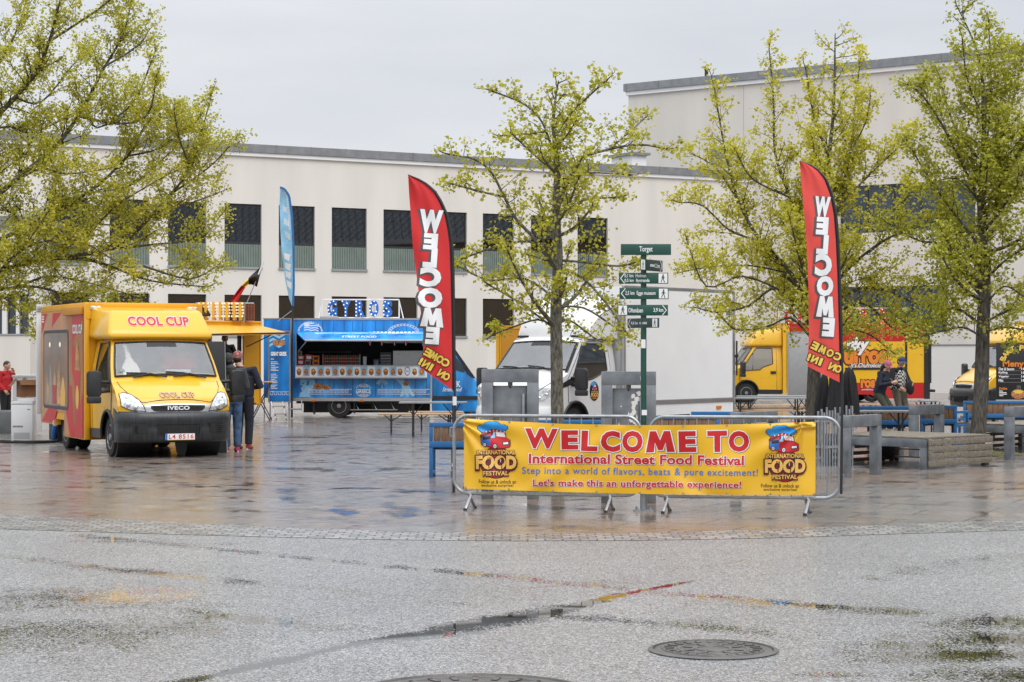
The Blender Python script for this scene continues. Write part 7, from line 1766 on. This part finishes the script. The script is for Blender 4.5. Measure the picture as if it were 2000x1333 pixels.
k.flat([(.10, .66), (.16, .66), (.16, .675), (.10, .675)], fn, 'grey_shadow_print', 0); k.build('print', fr, smooth=False)
cbx = thing('cardboard_box', 'open brown cardboard box on top of the white freezer', 'box', (fz.x+.03, fz.y+.24, fzh+.012+.09), R(24))
k = MB(); w_ = .17
for a in ((-w_, w_, -w_, -w_+.01), (-w_, w_, w_-.01, w_)): k.b2(*a, 0, .34, 'cardboard')
for a in ((-w_, -w_+.01, -w_+.0101, w_-.0101), (w_-.01, w_, -w_+.0101, w_-.0101)): k.b2(*a, 0, .34, 'cardboard')
k.b2(-w_+.011, w_-.011, -w_+.011, w_-.011, 0, .01, 'cardboard'); k.build('box', cbx, smooth=False)
for (x, y, ry, rx) in ((-.27, 0, R(-50), 0), (0, -.22, 0, R(40))):
    k = MB(); k.box((x, y, .30), (.2 if ry else .32, .32 if ry else .16, .008), 'cardboard', 0, ry, rx); k.build('flap', cbx, smooth=False)
k = MB(); k.b2(-.12, .22, -.20, .20, 0, .07, 'white_print'); fb = k.build('flat_box', None, bevel=.006); fb.location = (fz.x, fz.y+.24, fzh+.014); fb.rotation_euler = (0, 0, R(6)); tag(fb, 'flat white carton between the freezer lid and the brown box', 'box')
cab_ = thing('white_cabinet', 'white cabinet behind the freezer, right of the person in red', 'cabinet', (at(48, 0, 44).x, 44, .012)); sC = F/44; k = MB(); zc_ = H-.012-(733-YH)/sC
k.b2(-.26, .27, 0, .5, .06, zc_-.05, 'white_panel'); k.b2(-.28, .29, -.02, .5, zc_-.0499, zc_, 'white_panel'); k.build('body', cab_, bevel=.008)
k = MB(); k.b2(-.01, .01, -.03, .0, .1, zc_-.06, 'sill_metal'); k.b2(-.04, .05, -.035, -.001, zc_-.09, zc_-.07, 'sill_metal'); k.build('handle', cab_, smooth=False)
pl_ = gnd(-12, 848); pt = thing('concrete_planter', 'low grey concrete planter at the left edge before the person in red', 'planter', (pl_.x, pl_.y, .012)); k = MB()
hp = (848-806)/(F/pl_.y)
k.b2(-1.2, .40, 0, .12, 0, hp, 'concrete_grey'); k.b2(-1.2, .40, 1.3, 1.42, 0, hp, 'concrete_grey'); k.b2(.28, .40, .121, 1.299, 0, hp, 'concrete_grey'); k.b2(-1.2, .279, .121, 1.299, 0, hp-.08, 'moss'); k.build('trough', pt, bevel=.012)
k = MB(); k.tube([(-14, 41.2, .03), (-10.6, 40.6, .03), (-10.0, 40.2, .03), (-9.6, 40.0, .03), (-9.2, 40.4, .04), (-8.95, 40.0, .03), (-8.8, 39.2, .25)], .022, 'rubber', 6)
k.tube([(-10.5, 40.9, .03), (-9.9, 40.5, .03), (-9.1, 40.9, .03)], .018, 'rubber', 6); tag(k.build('power_cable', None), 'black power cables lying on the ground beside the white freezer', 'cable')
# black leaning board right of the nearest truck
bo_ = gnd(441, 886); ab = thing('sign_board', 'tall black board standing almost edge on at the right of the nearest truck', 'board', (bo_.x, bo_.y, .012), R(112))
k = MB(); k.prism([(0, 0), (.05, 0), (.22, 2.03), (.17, 2.03)], -.02, .62, 'y', 'black_print')
me = k.build('board', ab, bevel=.005)
me.rotation_euler = (0, 0, R(0))
k = MB(); k.cyl((.06, -.03, 0), (.235, -.03, 2.03), .018, 'sill_metal', n=6); k.build('frame', ab)
# ============================================================ TREES
def tree(name, label, trunk, limbs, Zb, leaf, bark, seed, depth, nleaf=1.0, leafs=.05, extra=10, exr=(1.0, 1.9), tw=.5, dens=1.0, up=.25, rtop=.012, group='lime trees on the square', exz=(.28, .78), lw=.62):
    """trunk, limbs: photo rows (x, y[, radius]) ; limbs leave the trunk and swing to their own depth"""
    rnd = random.Random(seed); k = MB(); lv = []; lf = []; tone = []
    b = at(trunk[0][0], trunk[0][1], Zb); b.z = .012
    t = thing(name, label, 'tree', b, 0, group)
    V = lambda x, y, d=0: at(x, y, Zb+d)-b
    def smooth(pts, rs, n=4):
        o, q = [], []
        for i in range(len(pts)-1):
            p0, p1, p2, p3 = pts[max(i-1, 0)], pts[i], pts[i+1], pts[min(i+2, len(pts)-1)]
            for j in range(n):
                f = j/n; o.append(.5*((2*p1)+(p2-p0)*f+(2*p0-5*p1+4*p2-p3)*f*f+(3*p1-p0-3*p2+p3)*f**3)); q.append(lerp(rs[i], rs[i+1], f))
        o.append(pts[-1]); q.append(rs[-1]); return o, q
    def leafp(p, sc_, tn):
        s = leafs*sc_*rnd.uniform(.7, 1.3)
        a, e = rnd.uniform(0, 6.283), rnd.uniform(-1.0, .45)
        d = Vector((math.cos(a)*math.cos(e), math.sin(a)*math.cos(e), math.sin(e)))
        sd = d.cross(Vector((rnd.uniform(-1, 1), rnd.uniform(-1, 1), rnd.uniform(-.3, 1.2)))); sd = sd.normalized() if sd.length > .01 else Vector((1, 0, 0))
        nn = d.cross(sd)*rnd.uniform(.05, .3)
        i = len(lv); c = p+d*s*.25
        lv.extend((c, c+d*s*.45+sd*s*.5+nn*s, c+d*s*1.15, c+d*s*.45-sd*s*.5+nn*s)); lf.append((i, i+1, i+2)); lf.append((i, i+2, i+3))
        v = min(1, max(0, tn+rnd.uniform(-.4, .4))); tone.extend((v,)*4)
    def cluster(p, n, rad):
        tn = rnd.uniform(.1, .9)
        for _ in range(n):
            leafp(p+Vector((rnd.gauss(0, rad), rnd.gauss(0, rad), rnd.gauss(0, rad*.8))), 1, tn)
    def twig(p, d, L_, r, lev):
        n = 4; pts = [p]; q = Vector(d).normalized()
        for i in range(n):
            q = (q+Vector((rnd.uniform(-.28, .28), rnd.uniform(-.28, .28), rnd.uniform(-.14, .24)))).normalized(); pts.append(pts[-1]+q*L_/n)
        k.tube(pts, [lerp(r, r*.35, i/n) for i in range(n+1)], 'twig', 4, caps=False)
        if lev > 0:
            m_ = max(2, int(L_/.16*dens))
            for j in range(m_):
                f = rnd.uniform(.2, 1); i = min(int(f*n), n-1); pp = pts[i].lerp(pts[i+1], f*n-i)
                ax = Vector((rnd.uniform(-1, 1), rnd.uniform(-1, 1), rnd.uniform(-.5, 1))).normalized(); twig(pp, (pts[i+1]-pts[i]).normalized()*.7+ax*.75, L_*rnd.uniform(.3, .55), r*.5, lev-1)
        m_ = max(1, int(L_/.075*nleaf*dens))
        for j in range(m_):
            f = rnd.random()**.7; i = min(int(f*n), n-1); cluster(pts[i].lerp(pts[i+1], f*n-i), rnd.choice((2, 3)), leafs*1.25)
        cluster(pts[-1], 4, leafs*.9)
    tp, tr = smooth([V(*p[:2], rnd.uniform(-.06, .06) if i else 0) for i, p in enumerate(trunk)], [p[2] for p in trunk]); tp[0].z = -.02
    k.tube([tp[0]]+tp, [tr[0]*1.35]+[tr[0]*1.12]+tr[1:], bark, 12)
    i0 = int(len(tp)*.52); tl = sum((tp[i+1]-tp[i]).length for i in range(i0, len(tp)-1)); m_ = int(tl/.11*dens)
    for j in range(m_):       # twigs straight from the leader
        x = i0+(len(tp)-1.001-i0)*(j+rnd.random())/m_; i = min(int(x), len(tp)-2); f = (x-i0)/(len(tp)-i0); p = tp[i].lerp(tp[i+1], x-i)
        ax = Vector((rnd.uniform(-1, 1), rnd.uniform(-1, 1), rnd.uniform(-.2, .9))).normalized(); twig(p, ax+Vector((0, 0, .35)), tw*rnd.uniform(.6, 1.2)*(1.1-.6*f), .010, 1)
    def limb(pts, r0, lv_):
        n_ = len(pts); pts, rs = smooth(pts, [lerp(r0, rtop, (i/(n_-1))**.8) for i in range(n_)])
        k.tube(pts, rs, bark, 7, caps=False)
        L_ = sum((pts[i+1]-pts[i]).length for i in range(len(pts)-1)); m_ = max(5, int(L_/.105*dens))
        for j in range(m_):
            f = .16+.84*(j+rnd.random())/m_; x = f*(len(pts)-1); i = min(int(x), len(pts)-2); p = pts[i].lerp(pts[i+1], x-i)
            d = (pts[i+1]-pts[i]).normalized(); ax = Vector((rnd.uniform(-1, 1), rnd.uniform(-1, 1), rnd.uniform(-.6, 1)+up)).normalized()
            twig(p, d*.55+ax*lw*1.3, tw*rnd.uniform(.55, 1.15)*(1.18-.82*f), max(.005, rs[i]*.35), 1)
        twig(pts[-1], pts[-1]-pts[-2], tw*.4, rtop, 1)
    for L_ in limbs:
        r0 = L_[0]*.66; pts = L_[1:]; d = rnd.uniform(-1, 1)*depth; n_ = len(pts)
        limb([V(p[0], p[1], d*(i/(n_-1))**1.2) for i, p in enumerate(pts)], r0, 1)
    for j in range(extra):        # limbs reaching towards and away from the viewer
        f = lerp(exz[0], exz[1], (j+rnd.random())/extra); x = f*(len(tp)-1); i = min(int(x), len(tp)-2); p = tp[i].lerp(tp[i+1], x-i)
        a = (1 if j % 2 else -1)*math.pi/2+rnd.uniform(-.75, .75); ln = rnd.uniform(*exr)*(1.1-.95*f); d = Vector((math.cos(a), math.sin(a), rnd.uniform(.15, .7)))
        limb([p, p+d*ln*.4, p+d*ln*.75+Vector((0, 0, .08*ln)), p+d*ln+Vector((0, 0, .2*ln))], max(rtop, tr[i]*.45), 1)
    k.build('trunk', t, ang=60, recalc=False)
    me = bpy.data.meshes.new('crown'); me.from_pydata(lv, [], lf); me.materials.append(M[leaf]); at_ = me.attributes.new('tone', 'FLOAT', 'POINT'); at_.data.foreach_set('value', tone); me.update()
    o = bpy.data.objects.new('crown', me); col.objects.link(o); o.parent = t
    print(label, len(lf)//2, 'leaves')
    return t
Zc = gnd(1090, 967).y
tree('lime_tree', 'sparse young lime tree behind the banner and in front of the white truck',
     [(1090, 967, .088), (1089, 850, .084), (1087, 700, .078), (1086, 600, .074), (1090, 500, .062), (1086, 420, .052), (1088, 330, .040), (1081, 250, .026), (1084, 200, .016), (1091, 158, .008)],
     [(.040, (1080, 520), (1045, 468), (1008, 428), (985, 385), (960, 338), (928, 312), (878, 302)), (.022, (985, 385), (940, 375), (885, 360)), (.022, (1084, 305), (1058, 238), (1022, 203), (965, 180)),
      (.025, (1086, 490), (1030, 472), (970, 482), (905, 505)), (.025, (1086, 585), (1025, 545), (955, 548), (895, 520)), (.022, (1086, 645), (1020, 595), (960, 560)), (.02, (1086, 640), (1050, 625), (1000, 640), (968, 652)),
      (.040, (1086, 425), (1104, 366), (1136, 312), (1190, 292), (1250, 283), (1300, 291)), (.018, (1190, 292), (1225, 262), (1258, 232)), (.02, (1087, 265), (1115, 222), (1150, 188), (1184, 158)),
      (.02, (1100, 350), (1150, 338), (1228, 342)), (.02, (1088, 425), (1140, 392), (1208, 386)), (.026, (1090, 508), (1150, 514), (1205, 520), (1238, 514)), (.028, (1090, 520), (1140, 545), (1188, 598), (1222, 648)),
      (.022, (1087, 600), (1140, 602), (1196, 636), (1226, 655)), (.02, (1087, 640), (1110, 625), (1160, 660)), (.016, (1082, 255), (1050, 260), (985, 265)), (.016, (1086, 340), (1040, 300), (1000, 262))],
     Zc, 'lime_leaf', 'lichen_bark', 3, .9, .95, .046, 16, (.8, 1.4), .42, .95)
tree_pit(gnd(1100, 962), .85, 1)
ZA = 37.5
tree('lime_tree', 'spreading many stemmed lime tree behind the right red feather flag',
     [(1586, 878, .15), (1588, 800, .135), (1590, 730, .125), (1594, 660, .115), (1600, 600, .105), (1606, 540, .085), (1610, 430, .062), (1620, 300, .04), (1629, 200, .026), (1631, 68, .010)],
     [(.075, (1592, 640), (1545, 535), (1485, 470), (1445, 400), (1424, 330), (1408, 250), (1394, 165)), (.035, (1485, 472), (1425, 450), (1372, 402), (1326, 396)), (.07, (1596, 600), (1565, 470), (1542, 385), (1514, 300), (1511, 200), (1502, 95)),
      (.045, (1606, 540), (1640, 390), (1660, 300), (1668, 225), (1680, 118)), (.055, (1602, 590), (1660, 522), (1720, 474), (1768, 452), (1835, 430)), (.04, (1612, 430), (1688, 352), (1742, 300), (1784, 262)),
      (.05, (1592, 650), (1520, 565), (1462, 598), (1402, 610), (1362, 602)), (.04, (1592, 670), (1545, 622), (1500, 638), (1440, 645), (1412, 622)), (.045, (1596, 640), (1680, 592), (1742, 640), (1792, 668)),
      (.045, (1602, 600), (1700, 562), (1795, 596), (1850, 604)), (.03, (1445, 400), (1400, 330), (1350, 300)), (.03, (1545, 535), (1470, 520), (1400, 520), (1340, 530)), (.03, (1540, 385), (1470, 350), (1440, 300)), (.03, (1620, 310), (1590, 230), (1575, 140)),
      (.03, (1660, 300), (1690, 240), (1700, 190)), (.03, (1720, 474), (1760, 400), (1790, 370)), (.035, (1600, 620), (1650, 640), (1700, 655), (1745, 690)), (.03, (1520, 565), (1450, 540), (1380, 560), (1345, 480)), (.03, (1606, 540), (1560, 420), (1590, 330))],
     ZA, 'pale_lime_leaf', 'bark', 11, 1.6, 1.45, .054, 16, (1.6, 2.6), .78, .84, .35)
ZB = gnd(1908, 893).y
tree('lime_tree', 'tall pointed lime tree at the right edge with a thick dark trunk',
     [(1906, 893, .145), (1914, 800, .135), (1918, 720, .130), (1920, 640, .12), (1924, 560, .105), (1920, 470, .085), (1916, 400, .07), (1920, 320, .055), (1922, 200, .035), (1908, 100, .02), (1866, 6, .008)],
     [(.03, (1920, 330), (1935, 200), (1931, 45)), (.04, (1916, 400), (1852, 265), (1804, 190), (1776, 168)), (.03, (1918, 320), (1862, 242), (1836, 150)), (.035, (1920, 350), (1968, 232), (1992, 135), (2003, 100)), (.035, (1920, 420), (1990, 300), (2045, 240)),
      (.045, (1922, 580), (1852, 485), (1792, 470), (1740, 440)), (.045, (1920, 640), (1862, 602), (1796, 640), (1742, 612)), (.04, (1920, 490), (1852, 402), (1804, 332), (1782, 292)), (.04, (1922, 550), (1972, 502), (2035, 470)), (.04, (1922, 630), (1982, 600), (2050, 560)),
      (.035, (1920, 650), (1965, 640), (2030, 650)), (.035, (1920, 660), (1880, 640), (1830, 650), (1790, 660)), (.03, (1916, 400), (1870, 350), (1810, 360)), (.03, (1916, 440), (1970, 380), (2030, 360)), (.03, (1922, 560), (1870, 540), (1800, 560)), (.025, (1922, 230), (1890, 160), (1880, 80)), (.025, (1922, 230), (1960, 150), (1955, 90)),
      (.03, (1922, 600), (1960, 560), (2000, 580), (2040, 610))],
     ZB, 'deep_lime_leaf', 'bark', 21, 1.5, 1.5, .054, 16, (1.4, 2.4), .70, .90, .35, exz=(.34, .78))
tree_pit(gnd(1915, 890), .7, 4)
k = MB(); o = None
ZL = 42.0
tree('lime_tree', 'huge lime tree whose crown hangs in from the upper left corner',
     [(-150, 862, .36), (-140, 700, .33), (-125, 560, .30), (-112, 420, .25), (-102, 250, .19), (-92, 60, .12), (-85, -150, .05)],
     [(.12, (-112, 420), (-40, 270), (30, 190), (72, 140), (98, 75), (118, 0), (138, -70)), (.11, (-118, 480), (20, 360), (110, 285), (165, 205), (205, 130), (240, 70), (256, 5)), (.11, (-128, 590), (0, 530), (100, 506), (190, 512), (290, 548), (395, 560)),
      (.07, (100, 506), (230, 480), (313, 402), (372, 330), (392, 265), (412, 190)), (.04, (330, 382), (405, 330), (456, 278)), (.08, (-115, 520), (60, 440), (170, 378), (250, 305), (295, 232), (352, 240)), (.045, (190, 490), (300, 478), (390, 466), (432, 420)),
      (.07, (-130, 600), (40, 560), (140, 580), (215, 600)), (.06, (-112, 440), (10, 410), (60, 470), (120, 540)), (.05, (150, 225), (228, 242), (288, 225), (305, 150)), (.04, (205, 130), (270, 90), (290, 60)), (.05, (98, 80), (160, 40), (215, 0), (240, -40)),
      (.05, (-102, 260), (0, 120), (40, 40), (60, -40)), (.05, (-105, 330), (0, 250), (60, 260), (130, 230)), (.045, (100, 506), (180, 450), (230, 400), (330, 340)), (.04, (280, 520), (370, 545), (424, 520)), (.045, (20, 360), (80, 330), (130, 340), (210, 330)), (.04, (60, 440), (130, 430), (220, 440), (300, 420)), (.04, (0, 530), (60, 480), (150, 470), (240, 520)), (.04, (165, 205), (190, 250), (260, 200), (300, 110)),
      (.04, (30, 190), (80, 200), (140, 130), (180, 90)), (.04, (40, 560), (100, 540), (200, 560), (280, 585)), (.035, (-40, 560), (20, 590), (60, 640)), (.04, (-60, 420), (0, 340), (40, 310)), (.035, (250, 305), (310, 290), (380, 240)), (.04, (-125, 560), (-40, 520), (30, 500), (90, 420)), (.035, (313, 402), (360, 400), (420, 380)), (.03, (372, 330), (350, 270), (340, 215)), (.03, (172, 378), (260, 360), (330, 300))],
     ZL, 'lime_leaf', 'bark', 31, 2.6, 1.6, .052, 10, (2.5, 4), .95, .84, .2, exz=(.25, .8))
# ============================================================ PEOPLE  (local: feet at origin, facing -y, x to the viewer's right)
dg = None
def remesh(mb, name, parent, m, voxel):
    """fuse overlapping limbs into one continuous smooth skin"""
    o = mb.build(name, None, recalc=True); md = o.modifiers.new('fuse', 'REMESH'); md.mode = 'VOXEL'; md.voxel_size = voxel; md.use_smooth_shade = True
    sm = o.modifiers.new('soft', 'SMOOTH'); sm.factor = .5; sm.iterations = 3
    me = bpy.data.meshes.new_from_object(o.evaluated_get(bpy.context.evaluated_depsgraph_get())); me.name = name
    old = o.data; o.modifiers.clear(); o.data = me; bpy.data.meshes.remove(old)
    me.materials.clear(); me.materials.append(M[m]); me.polygons.foreach_set('material_index', [0]*len(me.polygons)); me.polygons.foreach_set('use_smooth', [True]*len(me.polygons))
    o.parent = parent; return o
def person(label, loc, rz, sc_, J, top, legs, skin='skin', hair='hair_black', shoes='cloth_black', hat=None, cap_bill=False, hood=None, long_hair=False, group=None, vest=None):
    t = thing('person', label, 'person', loc, rz, group); t.scale = (sc_, sc_, sc_)
    V = Vector; D = dict(hip=(0, 0, .93), waist=(0, 0, 1.08), chest=(0, 0, 1.30), neck=(0, .01, 1.47), head=(0, -.02, 1.62), nod=0, turn=0,
        shL=(-.19, .01, 1.42), elL=(-.25, .03, 1.13), wrL=(-.23, -.08, .90), shR=(.19, .01, 1.42), elR=(.25, .03, 1.13), wrR=(.23, -.08, .90),
        hpL=(-.09, 0, .90), knL=(-.10, -.02, .49), anL=(-.10, .02, .08), hpR=(.09, 0, .90), knR=(.10, -.02, .49), anR=(.10, .02, .08)); D.update(J)
    D = {k_: (V(v) if isinstance(v, tuple) else v) for k_, v in D.items()}
    hd = D['head']; Q = Matrix.Rotation(D['turn'], 3, 'Z') @ Matrix.Rotation(D['nod'], 3, 'X')
    h = lambda x, y, z: hd+Q @ V((x, y, z))
    k = MB()
    def skull(p):
        z = p.z/.125; x, y = p.x, p.y
        if z < -.1: f = 1-.30*(-z-.1); x *= f; y = y*f-.012*(-z)
        return V((x, y, p.z))
    tmp = MB(); tmp.ball((0, 0, 0), (.077, .098, .122), skin, 20, 14, skull); k.add([hd+Q @ V(v) for v in tmp.v], tmp.f, skin)
    k.tube([h(0, -.092, .012), h(0, -.106, -.018), h(0, -.112, -.030), h(0, -.095, -.040)], [.009, .012, .016, .010], skin, 8)      # nose
    k.tube([h(-.026, -.084, -.066), h(0, -.092, -.066), h(.026, -.084, -.066)], [.007, .010, .007], skin, 6)                       # lips
    k.tube([h(-.045, -.082, .030), h(0, -.094, .034), h(.045, -.082, .030)], [.009, .011, .009], skin, 6); k.ball(h(0, -.078, -.105), (.026, .02, .018), skin, 10, 6)
    for s in (-1, 1): k.ball(h(s*.079, .012, -.008), (.012, .024, .034), skin, 8, 6)
    k.tube([D['chest'], D['neck'], h(0, .02, -.08)], [.10, .060, .054], skin, 12)
    k.tube([D['hip'], D['waist'], D['chest']], [.13, .125, .12], skin, 12)
    for s in 'LR':
        k.tube([D['chest'], D['sh'+s], D['el'+s], D['wr'+s]], [.08, .055, .042, .028], skin, 10); k.tube([D['hip'], D['hp'+s], D['kn'+s], D['an'+s]], [.10, .085, .058, .040], skin, 10)
        w_, e_ = D['wr'+s], D['el'+s]; d = (w_-e_).normalized(); sd = D.get('palm'+s, V((0, 1, 0)) if abs(d.y) < .7 else V((0, 0, 1))); sd = (sd-d*sd.dot(d)).normalized(); nn = d.cross(sd)
        pc = w_+d*.055; k.tube([w_, pc-d*.01, pc+d*.035], [.026, .034, .030], skin, 8)
        for q in (-1, 1): k.tube([w_+sd*.008*q, pc+sd*.020*q, pc+d*.035+sd*.026*q], [.02, .022, .018], skin, 8)
        curl = 1 if nn.dot(V((-1 if s == 'R' else 1, -.3, 0))) > 0 else -1
        for f, (o_, ln) in enumerate(((-.034, .070), (-.0115, .080), (.0115, .074), (.034, .058))):
            b = pc+d*.035+sd*o_; m1 = b+d*ln*.5+nn*curl*ln*.10; k.tube([b-d*.02, b, m1, m1+d*ln*.34+nn*curl*ln*.42], [.011, .0105, .010, .008], skin, 6)
        b = w_+d*.03-sd*.03; k.tube([b, b+d*.028-sd*.024, b+d*.058-sd*.030+nn*curl*.014], [.015, .012, .009], skin, 6)
        k.tube([D['an'+s], D['an'+s]+V((0, -.10, -.035))], [.04, .03], skin, 8)
    body = remesh(k, 'body', t, skin, .0085)
    k = MB()
    for s in (-1, 1): k.ball(h(s*.031, -.080, .010), (.011, .008, .008), 'white_print', 8, 6); k.ball(h(s*.031, -.0875, .010), (.005, .003, .0055), 'black_print', 8, 6)
    k.build('eyes', body)
    # clothes
    k = MB()
    k.tube([D['hip']+V((0, 0, .02)), D['waist'], D['chest'], D['neck']-V((0, 0, .05))], [.162, .150, .158, .088], top, 16)
    for s in 'LR':
        k.tube([D['chest']+V((0, 0, .05)), D['sh'+s], D['el'+s], D['wr'+s]-(D['wr'+s]-D['el'+s])*.04], [.11, .082, .066, .046], top, 12)
        sx = -1 if s == 'L' else 1; k.tube([D['hip']+V((sx*.06, 0, .02)), D['chest']+V((sx*.07, 0, 0))], [.128, .135], top, 12)
    if hood: k.tube([D['neck']+V((0, .06, -.06)), D['neck']+V((0, .07, .02)), D['neck']+V((0, .06, .05))], [.10, .10, .07], top, 12)
    k.tube([D['neck']-V((0, 0, .05)), D['neck']+V((0, 0, .012))], [.082, .072], top, 12)
    jk = remesh(k, 'jacket', t, top, .0125)
    if vest: 
        k = MB(); k.tube([D['hip']+V((0, -.01, .06)), D['waist']+V((0, -.01, 0)), D['chest']+V((0, -.01, 0)), D['neck']-V((0, 0, .05))], [.168, .157, .166, .096], vest, 16)
        for sx in (-1, 1): k.tube([D['hip']+V((sx*.06, -.005, .06)), D['chest']+V((sx*.07, -.005, 0))], [.136, .143], vest, 12)
        remesh(k, 'vest', t, vest, .0125)
    k = MB()
    for s in 'LR':
        k.tube([D['hip']+V((0, 0, .05)), D['hp'+s], D['kn'+s], D['an'+s]+V((0, 0, .01))], [.125, .106, .078, .066], legs, 14)
    k.tube([D['hip']+V((-.05, 0, .0)), D['hip']+V((.05, 0, 0))], [.135, .135], legs, 12)
    remesh(k, 'trousers', t, legs, .0125)
    for s in 'LR':
        a = D['an'+s]; k = MB(); f = D.get('toe'+s, V((0, -1, 0)))
        k.tube([a-f*.055+V((0, 0, -.025)), a+V((0, 0, -.025)), a+f*.09+V((0, 0, -.045)), a+f*.165+V((0, 0, -.052))], [.038, .047, .042, .026], shoes, 10); so = k.build('shoe', t)
        k = MB(); k.tube([a-f*.07+V((0, 0, -.072)), a+f*.04+V((0, 0, -.072)), a+f*.175+V((0, 0, -.070))], [.012, .016, .012], 'white_print', 8); k.build('sole', so)
    k = MB()
    if hat:
        k.ball(h(0, .008, .035), (.090, .110, .105), hat, 18, 10, lambda p: V((p.x, p.y, max(p.z, -.03))))
        if cap_bill: k.grid(lambda u, v: h((v*2-1)*.075, -.09-.085*u*math.sqrt(max(0, 1-(v*2-1)**2*.8)), .038-.02*u-.02*(v*2-1)**2), 4, 8, hat)
        k.build('hat', t)
    k = MB()
    if not hat: k.ball(h(0, .012, .030), (.086, .104, .104), hair, 18, 12, lambda p: V((p.x, max(p.y, -.075-.02*(p.z > .05)), max(p.z, -.085 if p.y > .02 else .012))))
    else: k.ball(h(0, .035, -.02), (.080, .076, .075), hair, 14, 8)
    if long_hair: k.tube([h(0, .06, 0), h(0, .09, -.10), h(0, .09, -.22)], [.07, .075, .04], hair, 10)
    k.build('hair', t)
    return t
mat('scarf_pattern', (.16, .008, .014), .8, var=.8, scale=30, c2=(.30, .12, .12))
mat('check_cloth', (.5, .5, .48), .85, var=.05)
ch = M['check_cloth'].node_tree; cn = ch.nodes.new('ShaderNodeTexChecker'); cn.inputs['Scale'].default_value = 22; cn.inputs['Color1'].default_value = (.62, .62, .58, 1); cn.inputs['Color2'].default_value = (.02, .025, .022, 1)
ch.links.new(ch.nodes['Texture Coordinate'].outputs['Object'], cn.inputs['Vector']); ch.links.new(cn.outputs[0], ch.nodes['Principled BSDF'].inputs['Base Color'])
p1 = gnd(453, 884); p2_ = gnd(467, 881)
person('person in grey hooded jacket and blue jeans, back turned, beside the nearest truck', (p1.x, p1.y, .012), R(200), 1.05,
       dict(head=(.06, -.05, 1.60), neck=(.04, -.02, 1.46), nod=R(8), wrL=(-.16, -.26, 1.08), elL=(-.27, -.02, 1.14), wrR=(.16, -.26, 1.06), elR=(.27, -.02, 1.13), anL=(-.09, .03, .08), anR=(.08, -.06, .08)),
       'cloth_grey', 'denim', hat='cloth_grey', shoes='shoe_pink', hood=True, group='customers beside the nearest truck')
person('person in navy jacket and patterned red headscarf, waiting beside the nearest truck', (p2_.x+.04, p2_.y+.35, .012), R(165), 1.06,
       dict(head=(.13, -.04, 1.62), neck=(.07, -.01, 1.47), nod=R(6), wrL=(-.08, -.26, 1.10), elL=(-.30, -.04, 1.12), wrR=(.10, -.26, 1.10), elR=(.28, -.04, 1.12)),
       'cloth_navy', 'cloth_navy', hat='scarf_pattern', shoes='shoe_red', group='customers beside the nearest truck')
pm = at(440, 0, 53.0)
person('person in black serving inside the yellow stall', (pm.x, 53.0, .585), R(20), 1.0, dict(head=(-.02, -.05, 1.62), wrL=(-.12, -.34, 1.04), elL=(-.29, -.08, 1.13), wrR=(.15, -.34, 1.02), elR=(.30, -.08, 1.13), nod=R(12)), 'cloth_black', 'cloth_black', skin='skin_dark')
pr = at(10, 0, 50.5)
person('person in red jacket, hand at the mouth, behind the planter at the left edge', (pr.x, 50.5, -.03), R(68), .96,
       dict(head=(0, -.06, 1.60), neck=(0, -.02, 1.46), nod=R(14), elR=(.20, -.17, 1.20), wrR=(.08, -.20, 1.43), elL=(-.24, .03, 1.13), wrL=(-.20, -.13, .95)), 'cloth_red', 'cloth_black')
ZP = 48.0; pw_ = at(1724, 0, ZP); pn_ = at(1755, 0, ZP+.5)
person('person in pink cap and dark jacket looking at a phone beside another person', (pw_.x, ZP, .012), R(55), .97,
       dict(hip=(0, .10, .86), waist=(0, .06, 1.02), chest=(0, -.02, 1.25), neck=(0, -.06, 1.42), head=(0, -.13, 1.56), nod=R(24), hpL=(-.09, .08, .84), hpR=(.09, .08, .84), knL=(-.10, -.16, .50), knR=(.10, -.20, .50), anL=(-.10, .02, .08), anR=(.10, -.08, .08),
            shL=(-.19, -.02, 1.37), shR=(.19, -.02, 1.37), elL=(-.26, -.04, 1.08), wrL=(-.08, -.28, 1.14), elR=(.26, -.04, 1.08), wrR=(.08, -.28, 1.14)), 'cloth_navy', 'cloth_olive', hat='cloth_pink', cap_bill=True, long_hair=True, group='couple by the red and yellow truck')
mat('cap_blue', (.03, .045, .12), .8)
person('person in blue cap and checked vest holding a dark bag, right of the pink cap', (pn_.x, ZP+.5, .012), R(35), 1.0,
       dict(hip=(0, .06, .90), chest=(0, 0, 1.29), neck=(0, -.03, 1.46), head=(0, -.09, 1.61), nod=R(20), knL=(-.10, -.12, .49), knR=(.12, -.14, .49), elR=(.28, -.06, 1.14), wrR=(.17, -.27, 1.08), elL=(-.27, -.02, 1.13), wrL=(-.18, -.24, .98)), 'cloth_black', 'cloth_brown', hat='cap_blue', cap_bill=True, vest='check_cloth', group='couple by the red and yellow truck')
bg_ = at(1778, 758, ZP+.3); o = thing('shoulder_bag', 'dark rounded bag held at the side of the person in the blue cap', 'bag', (bg_.x, ZP+.3, bg_.z))
k = MB(); k.ball((0, 0, 0), (.10, .07, .17), 'cloth_black', 14, 10); k.build('bag', o)
k = MB(); k.tube([(-.06, 0, .12), (-.09, .03, .30), (-.16, .06, .50)], .014, 'cloth_brown', 6); k.build('strap', o)
ph = at(1744, 744, ZP-.25); o = thing('phone', 'small dark phone in the hands of the person in the pink cap', 'phone', (ph.x, ZP-.12, ph.z), R(40)); k = MB(); k.box((0, 0, 0), (.075, .012, .15), 'black_print', 0, 0, R(-40)); k.build('case', o, bevel=.004)
